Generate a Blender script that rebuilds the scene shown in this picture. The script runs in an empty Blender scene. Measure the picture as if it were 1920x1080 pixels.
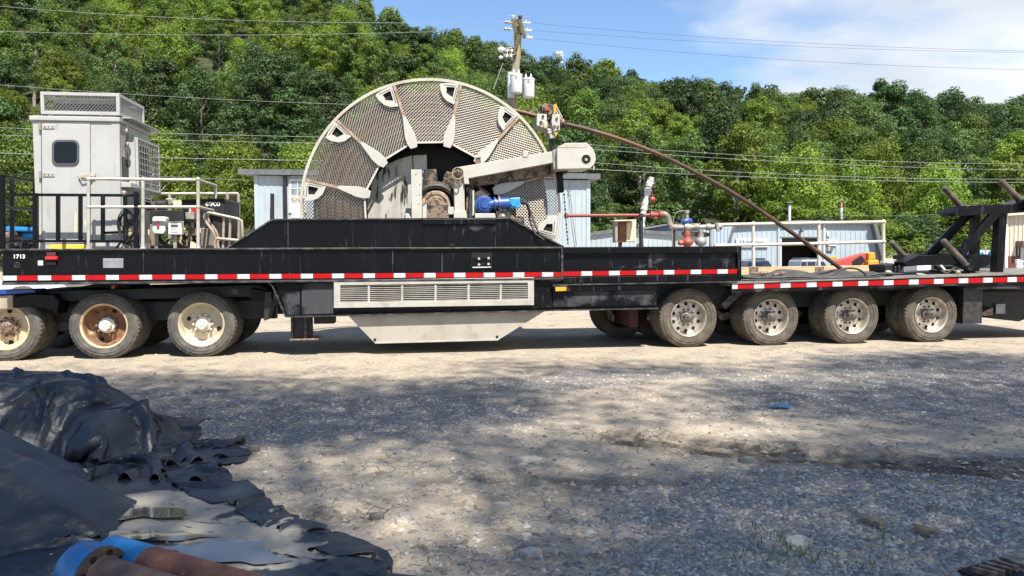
import bpy, math, random
import numpy as np
from mathutils import Vector, Matrix

random.seed(7)
rng = np.random.default_rng(7)
scene = bpy.context.scene
COL = scene.collection
R = math.radians

# ------------------------------------------------------------------ camera
CAM_H = 1.66
FPX = 1400.0
PITCH = math.atan(70.0 / FPX)
cam_data = bpy.data.cameras.new("camera")
cam = bpy.data.objects.new("camera", cam_data)
COL.objects.link(cam)
cam_data.sensor_width = 36.0
cam_data.lens = FPX / 1920.0 * 36.0
cam_data.clip_start = 0.1
cam_data.clip_end = 3000.0
CAM_ROT = Matrix.Rotation(math.pi / 2 - PITCH, 3, 'X') @ Matrix.Rotation(R(-0.195), 3, 'Z')
CAM_POS = Vector((0, 0, CAM_H))
cam.matrix_world = Matrix.Translation(CAM_POS) @ CAM_ROT.to_4x4()
scene.camera = cam

# ------------------------------------------------------------------ world and sun
SUN_EL, SUN_AZ = 57.0, 158.0            # azimuth clockwise from +Y
TO_SUN = Vector((math.cos(R(SUN_EL)) * math.sin(R(SUN_AZ)),
                 math.cos(R(SUN_EL)) * math.cos(R(SUN_AZ)), math.sin(R(SUN_EL))))
world = bpy.data.worlds.new("World")
scene.world = world
world.use_nodes = True
wn, wl = world.node_tree.nodes, world.node_tree.links
wn.clear()


def N(nodes, typ, **kw):
    n = nodes.new(typ)
    for k, v in kw.items():
        if k in n.inputs:
            n.inputs[k].default_value = v
        else:
            setattr(n, k, v)
    return n


sky = N(wn, 'ShaderNodeTexSky', sky_type='NISHITA', sun_disc=False, sun_elevation=R(SUN_EL),
        sun_rotation=R(SUN_AZ), altitude=200.0, air_density=1.0, dust_density=0.0, ozone_density=4.5)
tc = N(wn, 'ShaderNodeTexCoord')
sep = N(wn, 'ShaderNodeSeparateXYZ')
wl.new(tc.outputs['Generated'], sep.inputs[0])
zadd = N(wn, 'ShaderNodeMath', operation='ADD'); zadd.inputs[1].default_value = 0.18
zmax = N(wn, 'ShaderNodeMath', operation='MAXIMUM'); zmax.inputs[1].default_value = 0.05
wl.new(sep.outputs['Z'], zadd.inputs[0]); wl.new(zadd.outputs[0], zmax.inputs[0])
dx = N(wn, 'ShaderNodeMath', operation='DIVIDE'); dy = N(wn, 'ShaderNodeMath', operation='DIVIDE')
wl.new(sep.outputs['X'], dx.inputs[0]); wl.new(zmax.outputs[0], dx.inputs[1])
wl.new(sep.outputs['Y'], dy.inputs[0]); wl.new(zmax.outputs[0], dy.inputs[1])
comb = N(wn, 'ShaderNodeCombineXYZ')
wl.new(dx.outputs[0], comb.inputs[0]); wl.new(dy.outputs[0], comb.inputs[1])
cn1 = N(wn, 'ShaderNodeTexNoise', Scale=0.75, Detail=7.0, Roughness=0.52, Distortion=0.35)
cmap = N(wn, 'ShaderNodeMapping'); cmap.inputs['Location'].default_value = (3.1, 1.4, 0.0); cmap.inputs['Scale'].default_value = (0.9, 1.25, 1)
wl.new(comb.outputs[0], cmap.inputs[0]); wl.new(cmap.outputs[0], cn1.inputs['Vector'])
# the cloud bank lies to the right (east) and thins out towards the left
bias = N(wn, 'ShaderNodeMath', operation='MULTIPLY_ADD'); bias.inputs[1].default_value = 0.19; bias.inputs[2].default_value = -0.05
wl.new(dx.outputs[0], bias.inputs[0])
bclamp = N(wn, 'ShaderNodeClamp'); bclamp.inputs['Min'].default_value = -0.12; bclamp.inputs['Max'].default_value = 0.17
wl.new(bias.outputs[0], bclamp.inputs[0])
csum = N(wn, 'ShaderNodeMath', operation='ADD')
wl.new(cn1.outputs['Fac'], csum.inputs[0]); wl.new(bclamp.outputs[0], csum.inputs[1])
cr = N(wn, 'ShaderNodeMapRange', interpolation_type='SMOOTHSTEP')
cr.inputs['From Min'].default_value = 0.485; cr.inputs['From Max'].default_value = 0.64
cr.inputs['To Max'].default_value = 0.92
wl.new(csum.outputs[0], cr.inputs[0])
cn2 = N(wn, 'ShaderNodeTexNoise', Scale=1.6, Detail=5.0, Roughness=0.5)
wl.new(cmap.outputs[0], cn2.inputs['Vector'])
ccol = N(wn, 'ShaderNodeMix', data_type='RGBA')
ccol.inputs[6].default_value = (3.7, 4.0, 4.4, 1); ccol.inputs[7].default_value = (5.4, 5.5, 5.7, 1)
cr2 = N(wn, 'ShaderNodeMapRange'); cr2.inputs['From Min'].default_value = 0.35; cr2.inputs['From Max'].default_value = 0.65
wl.new(cn2.outputs['Fac'], cr2.inputs[0]); wl.new(cr2.outputs[0], ccol.inputs[0])
smix = N(wn, 'ShaderNodeMix', data_type='RGBA')
wl.new(cr.outputs[0], smix.inputs[0]); wl.new(sky.outputs[0], smix.inputs[6]); wl.new(ccol.outputs[2], smix.inputs[7])
bg = N(wn, 'ShaderNodeBackground', Strength=0.105)
wout = N(wn, 'ShaderNodeOutputWorld')
wl.new(smix.outputs[2], bg.inputs['Color']); wl.new(bg.outputs[0], wout.inputs[0])

sun_data = bpy.data.lights.new("sun", 'SUN')
sun_data.energy = 5.0
sun_data.angle = R(0.53)
sun_data.color = (1.0, 0.95, 0.87)
sun = bpy.data.objects.new("sun", sun_data)
COL.objects.link(sun)
sun.rotation_euler = TO_SUN.to_track_quat('Z', 'Y').to_euler()
sun.location = (5, -20, 40)

scene.view_settings.view_transform = 'Standard'
scene.view_settings.look = 'None'
scene.view_settings.gamma = 1.0
scene.view_settings.exposure = 0.92
scene.view_settings.use_curve_mapping = False
scene.render.engine = 'CYCLES'
scene.cycles.max_bounces = 6
scene.cycles.diffuse_bounces = 3
scene.cycles.transparent_max_bounces = 8
scene.cycles.use_denoising = True

# ------------------------------------------------------------------ frames: turning a pixel of the photo into a place
class Frame:
    def __init__(s, o, ang):
        s.o = Vector(o); s.a = ang
        s.ex = Vector((math.cos(ang), math.sin(ang), 0)); s.ey = Vector((-math.sin(ang), math.cos(ang), 0))
    def w(s, p):
        return s.o + s.ex * p[0] + s.ey * p[1] + Vector((0, 0, p[2]))

TK = 0.132
T = Frame((0, 12.1, 0), math.atan(TK))       # the trailer: x along it, y into it, front side at y = 0
W = Frame((0, 0, 0), 0.0)


def ray(px, py):
    return CAM_ROT @ Vector(((px - 960) / FPX, (540 - py) / FPX, -1.0))


def t3(px, py, d=0.0):
    """point of the plane at depth d of the trailer frame"""
    r = ray(px, py)
    k = (T.o + T.ey * d - CAM_POS).dot(T.ey) / r.dot(T.ey)
    p = CAM_POS + r * k - T.o
    return Vector((p.dot(T.ex), d, p.z))


def w3(px, py, Y):
    r = ray(px, py)
    return CAM_POS + r * (Y / r.y)


def g3(px, py, z=0.0):
    r = ray(px, py)
    return CAM_POS + r * ((z - CAM_H) / r.z)


# ------------------------------------------------------------------ mesh builder
class MB:
    def __init__(s):
        s.v = []; s.f = []
    def add(s, vs, fs):
        b = len(s.v)
        s.v += [Vector(q) for q in vs]
        s.f += [tuple(i + b for i in f) for f in fs]
        return s
    def box(s, a, b):
        x0, y0, z0 = [min(a[i], b[i]) for i in range(3)]
        x1, y1, z1 = [max(a[i], b[i]) for i in range(3)]
        return s.add([(x0, y0, z0), (x1, y0, z0), (x1, y1, z0), (x0, y1, z0), (x0, y0, z1), (x1, y0, z1), (x1, y1, z1), (x0, y1, z1)],
                     [(0, 3, 2, 1), (4, 5, 6, 7), (0, 1, 5, 4), (1, 2, 6, 5), (2, 3, 7, 6), (3, 0, 4, 7)])
    def beam(s, p, q, w, h, up=(0, 0, 1)):
        p, q = Vector(p), Vector(q)
        d = (q - p).normalized()
        u = Vector(up)
        if abs(d.dot(u)) > 0.98: u = Vector((0, 1, 0))
        a = d.cross(u).normalized(); b = a.cross(d).normalized()
        vs = []
        for c in (p, q):
            for i, j in ((-1, -1), (1, -1), (1, 1), (-1, 1)):
                vs.append(c + a * (i * w / 2) + b * (j * h / 2))
        return s.add(vs, [(0, 3, 2, 1), (4, 5, 6, 7), (0, 1, 5, 4), (1, 2, 6, 5), (2, 3, 7, 6), (3, 0, 4, 7)])
    def prism(s, poly, d0, d1):
        """poly of (x, z), extruded along y"""
        n = len(poly)
        ar = sum(poly[i][0] * poly[(i + 1) % n][1] - poly[(i + 1) % n][0] * poly[i][1] for i in range(n))
        if ar < 0: poly = poly[::-1]
        vs = [(p[0], d0, p[1]) for p in poly] + [(p[0], d1, p[1]) for p in poly]
        fs = [tuple(range(n)), tuple(range(2 * n - 1, n - 1, -1))]
        for i in range(n):
            j = (i + 1) % n
            fs.append((i, i + n, j + n, j))
        return s.add(vs, fs)
    def slab(s, poly, z0, z1):
        n = len(poly)
        ar = sum(poly[i][0] * poly[(i + 1) % n][1] - poly[(i + 1) % n][0] * poly[i][1] for i in range(n))
        if ar < 0: poly = poly[::-1]
        vs = [(p[0], p[1], z0) for p in poly] + [(p[0], p[1], z1) for p in poly]
        fs = [tuple(range(n - 1, -1, -1)), tuple(range(n, 2 * n))]
        for i in range(n):
            j = (i + 1) % n
            fs.append((i, j, j + n, i + n))
        return s.add(vs, fs)
    def tube(s, path, r, n=8, cap=True):
        path = [Vector(p) for p in path]
        m = len(path)
        rs = r if isinstance(r, (list, tuple)) else [r] * m
        b = len(s.v)
        ref = None
        for i, p in enumerate(path):
            d = (path[min(i + 1, m - 1)] - path[max(i - 1, 0)]).normalized()
            if ref is None:
                ref = Vector((0, 0, 1)) if abs(d.z) < 0.9 else Vector((0, 1, 0))
            a = d.cross(ref).normalized(); c = a.cross(d).normalized()
            ref = c
            for k in range(n):
                t = 2 * math.pi * k / n
                s.v.append(p + (a * math.cos(t) + c * math.sin(t)) * rs[i])
        for i in range(m - 1):
            for k in range(n):
                l = (k + 1) % n
                s.f.append((b + i * n + k, b + i * n + l, b + (i + 1) * n + l, b + (i + 1) * n + k))
        if cap:
            s.f.append(tuple(b + k for k in range(n - 1, -1, -1)))
            s.f.append(tuple(b + (m - 1) * n + k for k in range(n)))
        return s
    def lathe(s, c, prof, n=32, axis='y', closed=False):
        """prof of (along axis, radius) revolved about an axis through c"""
        c = Vector(c)
        b = len(s.v); m = len(prof)
        for k in range(n):
            t = 2 * math.pi * k / n
            ct, st = math.cos(t), math.sin(t)
            for a, r in prof:
                if axis == 'y': s.v.append(c + Vector((r * ct, a, r * st)))
                elif axis == 'z': s.v.append(c + Vector((r * ct, r * st, a)))
                else: s.v.append(c + Vector((a, r * ct, r * st)))
        for k in range(n):
            l = (k + 1) % n
            for i in range(m if closed else m - 1):
                j = (i + 1) % m
                q = (b + k * m + i, b + k * m + j, b + l * m + j, b + l * m + i)
                s.f.append(q if axis == 'y' else q[::-1])
        return s
    def ball(s, c, rx, ry, rz, n=10, m=6):
        c = Vector(c)
        b = len(s.v)
        for i in range(m + 1):
            p = math.pi * i / m
            for k in range(n):
                t = 2 * math.pi * k / n
                s.v.append(c + Vector((rx * math.sin(p) * math.cos(t), ry * math.sin(p) * math.sin(t), rz * math.cos(p))))
        for i in range(m):
            for k in range(n):
                l = (k + 1) % n
                s.f.append((b + i * n + k, b + (i + 1) * n + k, b + (i + 1) * n + l, b + i * n + l))
        return s
    def mesh(s, name, mat, org=(0, 0, 0), smooth=None):
        o = Vector(org)
        me = bpy.data.meshes.new(name)
        me.from_pydata([tuple(q - o) for q in s.v], [], s.f)
        me.update()
        if mat: me.materials.append(mat)
        if smooth:
            me.polygons.foreach_set('use_smooth', [True] * len(me.polygons))
            me.set_sharp_from_angle(angle=R(smooth))
        return me
    def build(s, name, mat, parent=None, org=None, smooth=None, bevel=0, label=None):
        if org is None:
            org = parent['_o'] if parent is not None and '_o' in parent else (0, 0, 0)
        ob = bpy.data.objects.new(name, s.mesh(name, mat, org, smooth))
        COL.objects.link(ob)
        if parent is not None:
            ob.parent = parent
        if '_o' not in ob: ob['_o'] = tuple(org)
        if bevel:
            bm = ob.modifiers.new('bevel', 'BEVEL'); bm.width = bevel; bm.segments = 2; bm.limit_method = 'ANGLE'; bm.angle_limit = R(40)
        if label: ob['label'] = label
        return ob


def tag(o, label=None, cat=None, group=None, kind=None):
    if label: o['label'] = label
    if cat: o['category'] = cat
    if group: o['group'] = group
    if kind: o['kind'] = kind
    return o


def thing(name, label, cat, org=(0, 0, 0), frame=W, group=None):
    o = bpy.data.objects.new(name, None)
    o.empty_display_size = 0.2
    COL.objects.link(o)
    o.location = frame.w(org)
    o.rotation_euler = (0, 0, frame.a)
    o['_o'] = tuple(org)
    return tag(o, label, cat, group)


def solo(mb, name, mat, label, cat, org, frame=W, group=None, smooth=None, bevel=0):
    ob = mb.build(name, mat, None, org, smooth, bevel)
    ob.location = frame.w(org); ob.rotation_euler = (0, 0, frame.a)
    return tag(ob, label, cat, group)


def copy_obj(o, parent=None, loc=None, rot=None):
    c = o.copy(); COL.objects.link(c)
    if parent is not None: c.parent = parent
    if loc is not None: c.location = loc
    if rot is not None: c.rotation_euler = rot
    return c


def copy_tree(o, parent=None, loc=None, rot=None):
    c = copy_obj(o, parent, loc, rot)
    for ch in list(o.children):
        copy_tree(ch, c)
    return c


def poly_t(pts, d):
    return [(q.x, q.z) for q in (t3(x, y, d) for x, y in pts)]


def arc(c, r, a0, a1, n):
    return [(c[0] + r * math.cos(R(a0 + (a1 - a0) * i / n)), c[1] + r * math.sin(R(a0 + (a1 - a0) * i / n))) for i in range(n + 1)]


def text_part(body, size, mat, name, parent, origin, depth=0.004, bold=0.0, sx=1.0):
    """flat lettering standing upright, facing -y of the parent's frame; origin is its lower left corner"""
    cu = bpy.data.curves.new(name, 'FONT')
    cu.body = body; cu.size = size; cu.extrude = depth / 2; cu.offset = bold
    tmp = bpy.data.objects.new('tmp', cu); COL.objects.link(tmp)
    dg = bpy.context.evaluated_depsgraph_get(); dg.update()
    me = bpy.data.meshes.new_from_object(tmp.evaluated_get(dg))
    bpy.data.objects.remove(tmp)
    me.transform(Matrix.Translation(Vector(origin) - Vector(parent['_o'])) @ Matrix.Rotation(math.pi / 2, 4, 'X') @ Matrix.Diagonal((sx, 1, 1, 1)))
    me.materials.clear(); me.materials.append(mat)
    ob = bpy.data.objects.new(name, me); COL.objects.link(ob); ob.parent = parent
    return ob


# ------------------------------------------------------------------ materials
def M(name, c1, c2=None, scale=4.0, lo=0.42, hi=0.62, rough=0.5, metal=0.0, bump=0.0, bscale=60.0, stretch=(1, 1, 1),
      c3=None, s3=9.0, lo3=0.58, hi3=0.70, stretch3=(1, 1, 1), rvar=0.0, spec=0.5, dirt=None):
    m = bpy.data.materials.new(name); m.use_nodes = True
    n, l = m.node_tree.nodes, m.node_tree.links
    p = n['Principled BSDF']
    p.inputs['Roughness'].default_value = rough; p.inputs['Metallic'].default_value = metal
    p.inputs['Specular IOR Level'].default_value = spec
    p.inputs['Base Color'].default_value = (*c1, 1)
    co = N(n, 'ShaderNodeTexCoord')
    last = None
    def layer(col, sc, a, b, st, prev, off):
        mp = N(n, 'ShaderNodeMapping'); mp.inputs['Scale'].default_value = st; mp.inputs['Location'].default_value = (off, off * 2, off * 3)
        l.new(co.outputs['Object'], mp.inputs[0])
        no = N(n, 'ShaderNodeTexNoise', Scale=sc, Detail=6.0, Roughness=0.6)
        l.new(mp.outputs[0], no.inputs['Vector'])
        mr = N(n, 'ShaderNodeMapRange'); mr.inputs['From Min'].default_value = a; mr.inputs['From Max'].default_value = b
        l.new(no.outputs['Fac'], mr.inputs[0])
        mx = N(n, 'ShaderNodeMix', data_type='RGBA')
        l.new(mr.outputs[0], mx.inputs[0])
        if prev: l.new(prev, mx.inputs[6])
        else: mx.inputs[6].default_value = (*c1, 1)
        mx.inputs[7].default_value = (*col, 1)
        return mx.outputs[2], mr.outputs[0]
    if c2:
        last, fac = layer(c2, scale, lo, hi, stretch, last, 1.3)
        if rvar:
            ra = N(n, 'ShaderNodeMath', operation='MULTIPLY_ADD'); ra.inputs[1].default_value = rvar; ra.inputs[2].default_value = rough
            l.new(fac, ra.inputs[0]); l.new(ra.outputs[0], p.inputs['Roughness'])
    if c3:
        last, _ = layer(c3, s3, lo3, hi3, stretch3, last, 7.7)
    if last: l.new(last, p.inputs['Base Color'])
    if bump:
        bn = N(n, 'ShaderNodeTexNoise', Scale=bscale, Detail=5.0)
        l.new(co.outputs['Object'], bn.inputs['Vector'])
        bp = N(n, 'ShaderNodeBump', Strength=bump, Distance=0.02)
        l.new(bn.outputs['Fac'], bp.inputs['Height']); l.new(bp.outputs[0], p.inputs['Normal'])
    return m


BLACK = M('black_paint', (0.003, 0.0033, 0.0048), (0.007, 0.0075, 0.009), 1.6, 0.50, 0.80, 0.28, rvar=0.25, bump=0.05, bscale=9, stretch=(1, 1, 0.5), spec=0.18,
          c3=(0.075, 0.076, 0.08), s3=5, lo3=0.60, hi3=0.80, stretch3=(3.5, 3, 0.35))
BLACK_DUSTY = M('dusty_black_paint', (0.004, 0.0045, 0.006), (0.050, 0.051, 0.056), 1.3, 0.52, 0.60, 0.34, rvar=0.3, bump=0.06, bscale=14, stretch=(1, 1, 1.3), spec=0.18,
                c3=(0.085, 0.085, 0.09), s3=4, lo3=0.60, hi3=0.74, stretch3=(2.5, 2, 0.5))
BLACK_EDGE = M('worn_black_edge', (0.016, 0.016, 0.018), (0.10, 0.098, 0.095), 6, 0.45, 0.7, 0.5, stretch=(1, 1, 3))
BLACK_MATT = M('matt_black_steel', (0.007, 0.007, 0.008), (0.02, 0.019, 0.018), 5, 0.45, 0.7, 0.6, bump=0.1)
DARK_STEEL = M('greasy_dark_steel', (0.008, 0.008, 0.009), (0.03, 0.026, 0.022), 6, 0.45, 0.65, 0.55, bump=0.3, bscale=30)
RUBBER = M('dusty_rubber', (0.075, 0.072, 0.066), (0.14, 0.125, 0.105), 7, 0.42, 0.66, 0.85, bump=0.25, bscale=70, c3=(0.12, 0.10, 0.08), s3=3, lo3=0.55, hi3=0.8, spec=0.2)
RUBBER_TAN = M('mud_dusted_rubber', (0.085, 0.074, 0.06), (0.15, 0.125, 0.095), 5, 0.4, 0.62, 0.9, bump=0.25, bscale=70, c3=(0.19, 0.145, 0.095), s3=3, lo3=0.55, hi3=0.78, spec=0.2)
RIM_CREAM = M('cream_wheel_paint', (0.52, 0.46, 0.34), (0.38, 0.30, 0.185), 5, 0.45, 0.7, 0.5, c3=(0.20, 0.10, 0.045), s3=7, lo3=0.62, hi3=0.72)
RIM_RUST = M('rusty_wheel_paint', (0.26, 0.13, 0.06), (0.12, 0.06, 0.035), 6, 0.42, 0.6, 0.75, bump=0.3, c3=(0.5, 0.38, 0.22), s3=3, lo3=0.58, hi3=0.7)
RIM_LIP = M('tan_rim_lip', (0.58, 0.48, 0.32), (0.40, 0.29, 0.16), 6, 0.45, 0.65, 0.55)
HUB_WHITE = M('white_hub_paint', (0.68, 0.64, 0.55), (0.40, 0.33, 0.24), 12, 0.5, 0.68, 0.5)
ALU = M('dusty_aluminium', (0.62, 0.58, 0.52), (0.42, 0.36, 0.28), 7, 0.42, 0.64, 0.36, metal=0.75, rvar=0.3)
HOLE = M('dark_opening', (0.006, 0.006, 0.006), rough=0.9)
RUSTHUB = M('rusty_hub', (0.28, 0.22, 0.17), (0.13, 0.07, 0.045), 18, 0.42, 0.6, 0.6, metal=0.3)
RED_TAPE = M('red_reflective_tape', (0.40, 0.004, 0.006), (0.32, 0.005, 0.007), 9, 0.45, 0.65, 0.5, spec=0.2, c3=(0.30, 0.05, 0.04), s3=20, lo3=0.68, hi3=0.8)
WHITE_TAPE = M('white_reflective_tape', (0.56, 0.55, 0.545), (0.46, 0.45, 0.44), 9, 0.45, 0.65, 0.35, c3=(0.35, 0.33, 0.30), s3=20, lo3=0.66, hi3=0.8)
CABIN = M('grey_white_cabin_paint', (0.40, 0.40, 0.385), (0.36, 0.355, 0.335), 2.0, 0.42, 0.66, 0.42, bump=0.03, bscale=12, c3=(0.26, 0.235, 0.195), s3=5, lo3=0.60, hi3=0.82, stretch3=(2.5, 2.5, 0.3))
CABIN_SHADE = M('shaded_cabin_paint', (0.30, 0.31, 0.32), (0.24, 0.245, 0.25), 3, 0.42, 0.66, 0.5)  # darker copy of the cabin paint, the side's shade in its colour
CREAM = M('cream_steel_paint', (0.44, 0.43, 0.385), (0.38, 0.355, 0.31), 2.5, 0.45, 0.7, 0.5, bump=0.05, bscale=14, c3=(0.30, 0.19, 0.11), s3=7, lo3=0.66, hi3=0.78)
MESHM = M('cream_expanded_metal', (0.50, 0.475, 0.42), (0.42, 0.365, 0.30), 1.4, 0.45, 0.68, 0.55, c3=(0.27, 0.15, 0.085), s3=2.2, lo3=0.58, hi3=0.76)
RIMREEL = M('cream_flange_rim', (0.44, 0.415, 0.36), (0.36, 0.31, 0.245), 2.0, 0.48, 0.7, 0.5, c3=(0.32, 0.19, 0.11), s3=6, lo3=0.62, hi3=0.76)
OILWHITE = M('oil_streaked_white_plate', (0.42, 0.405, 0.365), (0.25, 0.215, 0.17), 3.0, 0.46, 0.70, 0.5, stretch=(1.6, 1, 0.35),
             c3=(0.018, 0.014, 0.012), s3=8, lo3=0.535, hi3=0.60, stretch3=(1.7, 1, 0.28))
GREASE = M('grease_caked_steel', (0.19, 0.135, 0.09), (0.018, 0.014, 0.011), 9, 0.44, 0.56, 0.6, bump=0.6, bscale=25, c3=(0.36, 0.28, 0.2), s3=14, lo3=0.6, hi3=0.68)
HUBM = M('greasy_brass_hub', (0.40, 0.31, 0.21), (0.08, 0.05, 0.035), 7, 0.45, 0.62, 0.5, metal=0.2, bump=0.3, bscale=30)
TUBING = M('weathered_coil_tubing', (0.145, 0.095, 0.068), (0.075, 0.055, 0.045), 2.5, 0.4, 0.62, 0.55, metal=0.15, c3=(0.26, 0.20, 0.16), s3=3, lo3=0.6, hi3=0.75)
TUBE_RUST = M('rusty_coil_tubing', (0.12, 0.062, 0.038), (0.06, 0.038, 0.028), 3, 0.42, 0.62, 0.5, metal=0.3, stretch=(0.6, 1, 1))
BLUE = M('blue_motor_paint', (0.025, 0.085, 0.32), (0.018, 0.055, 0.20), 8, 0.45, 0.65, 0.38, c3=(0.06, 0.05, 0.05), s3=16, lo3=0.64, hi3=0.74)
CYAN = M('light_blue_motor_paint', (0.03, 0.30, 0.58), (0.03, 0.22, 0.45), 8, 0.45, 0.65, 0.38)
REDPIPE = M('faded_red_pipe_paint', (0.25, 0.045, 0.035), (0.19, 0.07, 0.05), 6, 0.45, 0.65, 0.5, c3=(0.15, 0.06, 0.045), s3=12, lo3=0.6, hi3=0.7)
REDVALVE = M('orange_red_valve_paint', (0.36, 0.065, 0.04), (0.26, 0.075, 0.05), 10, 0.45, 0.65, 0.45)
GREYPIPE = M('grey_pipe_metal', (0.34, 0.32, 0.28), (0.22, 0.19, 0.15), 8, 0.42, 0.62, 0.5, metal=0.25, bump=0.15)
GALV = M('weathered_galvanised_rail', (0.46, 0.44, 0.395), (0.34, 0.295, 0.235), 5, 0.45, 0.66, 0.45, metal=0.2)
GALV_BROWN = M('tarnished_rail', (0.34, 0.27, 0.21), (0.48, 0.40, 0.32), 4, 0.42, 0.62, 0.45, metal=0.3)
RAILCREAM = M('cream_rail_paint', (0.56, 0.51, 0.44), (0.46, 0.39, 0.31), 4, 0.48, 0.7, 0.5)
YELLOW = M('yellow_paint', (0.80, 0.58, 0.02), (0.70, 0.52, 0.10), 6, 0.45, 0.65, 0.45)
AMBER = M('amber_lens', (0.80, 0.36, 0.02), rough=0.25)
REDLENS = M('red_lens', (0.55, 0.02, 0.03), (0.42, 0.015, 0.02), 20, rough=0.25)
GLASS = M('dark_window_glass', (0.008, 0.010, 0.013), rough=0.08, spec=0.2)
RUBBERSEAL = M('grey_rubber_seal', (0.07, 0.075, 0.085), rough=0.6)
SWITCH = M('pale_green_switch_box', (0.52, 0.57, 0.53), rough=0.45)
WHITEBOX = M('white_box_paint', (0.74, 0.72, 0.66), (0.62, 0.58, 0.5), 12, rough=0.45)
SILVERBOX = M('dull_steel_plate', (0.30, 0.31, 0.32), (0.22, 0.225, 0.23), 8, rough=0.5, metal=0.2)
BROWNBOX = M('brown_rust_face', (0.27, 0.095, 0.045), (0.20, 0.07, 0.04), 9, rough=0.6)
CREAMBOX = M('aged_cream_box', (0.66, 0.56, 0.40), (0.50, 0.40, 0.26), 5, 0.45, 0.66, 0.55)
VENT = M('unpainted_vent_frame', (0.46, 0.44, 0.39), (0.36, 0.33, 0.28), 4, 0.45, 0.68, 0.42, metal=0.15)
PAN = M('bare_aluminium_pan', (0.385, 0.35, 0.295), (0.31, 0.27, 0.22), 2.2, 0.45, 0.68, 0.45, metal=0.15, c3=(0.25, 0.20, 0.16), s3=3.5, lo3=0.60, hi3=0.78, stretch3=(1, 1, 0.8))
HOSE = M('black_hose_rubber', (0.016, 0.016, 0.017), (0.04, 0.038, 0.035), 10, rough=0.55)
BOARD = M('tan_weathered_board', (0.56, 0.43, 0.25), (0.42, 0.31, 0.17), 5, 0.4, 0.65, 0.75, stretch=(0.4, 1, 3), bump=0.15, bscale=30)
MATDARK = M('charcoal_deck_mat', (0.05, 0.048, 0.045), (0.10, 0.09, 0.08), 4, 0.45, 0.66, 0.8)
DECK = M('dusty_steel_deck', (0.12, 0.11, 0.10), (0.24, 0.22, 0.19), 3, 0.4, 0.66, 0.7, bump=0.2)
PRINT_WHITE = M('white_print', (0.78, 0.78, 0.76), rough=0.5)
PRINT_DARK = M('dark_grey_print', (0.08, 0.08, 0.09), rough=0.5)
WRAPWHITE = M('white_foil_wrap', (0.76, 0.75, 0.72), (0.55, 0.54, 0.5), 10, rough=0.35, bump=0.8, bscale=18)
ORANGE = M('orange_machine_paint', (0.75, 0.30, 0.03), rough=0.45)
BOOMRED = M('red_boom_paint', (0.50, 0.07, 0.05), (0.36, 0.07, 0.06), 3, rough=0.5)

def ring_light_rust(m):
    """lit edges and rust of the wraps put into the colour: rings about the y axis"""
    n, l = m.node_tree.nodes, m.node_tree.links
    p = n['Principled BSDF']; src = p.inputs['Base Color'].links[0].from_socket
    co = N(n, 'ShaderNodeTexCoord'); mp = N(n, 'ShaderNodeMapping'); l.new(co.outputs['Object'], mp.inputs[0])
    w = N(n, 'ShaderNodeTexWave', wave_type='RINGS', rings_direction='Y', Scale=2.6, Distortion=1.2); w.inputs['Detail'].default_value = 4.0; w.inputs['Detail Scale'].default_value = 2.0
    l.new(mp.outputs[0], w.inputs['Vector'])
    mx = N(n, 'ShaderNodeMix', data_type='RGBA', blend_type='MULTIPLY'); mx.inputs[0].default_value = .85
    cr_ = N(n, 'ShaderNodeValToRGB'); cr_.color_ramp.elements[0].color = (.35, .33, .32, 1); cr_.color_ramp.elements[1].color = (1.5, 1.4, 1.3, 1)  # bright and dark rings paint in the lit edges of the wraps
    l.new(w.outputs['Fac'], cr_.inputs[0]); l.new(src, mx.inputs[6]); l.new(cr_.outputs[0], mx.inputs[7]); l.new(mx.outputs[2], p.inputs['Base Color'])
ring_light_rust(TUBING)
# ================================================================== the reel trailer
S = lambda px, d=0.0, py=500: t3(px, py, d).x
trl = thing('reel_trailer', 'long black multi-axle reel trailer with red and white reflective tape along its side', 'trailer', (S(620), 1.3, 0), T)
DECK_Z = t3(700, 467, 0).z

def strip_poly(pts, th):
    """band of constant height th (m) below the pixel polyline pts, at y=0"""
    a = [(t3(x, y).x, t3(x, y).z) for x, y in pts]
    return a + [(x, z - th) for x, z in a[::-1]]

# upper side beam: web, flanges, seams
m = MB(); m.prism(poly_t([(5, 470), (1055, 466), (1055, 520), (5, 528)], 0.03), 0.03, 0.09); m.build('side_beam', BLACK, trl)
m = MB(); m.prism(strip_poly([(4, 466.5), (1055, 462.8)], 0.028), -0.015, 0.16); m.build('top_flange', BLACK_EDGE, trl, bevel=0.006)
m = MB(); m.prism(strip_poly([(4, 530.3), (1056, 520.5)], 0.035), -0.02, 0.16); m.build('bottom_flange', BLACK_EDGE, trl, bevel=0.006)
for x in (268, 305, 490, 648, 735, 828, 876, 928):
    y = 468 - (x / 1055) * 3.5
    m = MB(); m.prism(poly_t([(x, y + 3), (x + 2.2, y + 3), (x + 2.2, 512), (x, 512)], 0.02), 0.018, 0.032); m.build('weld_seam', BLACK_DUSTY, trl)
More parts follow.
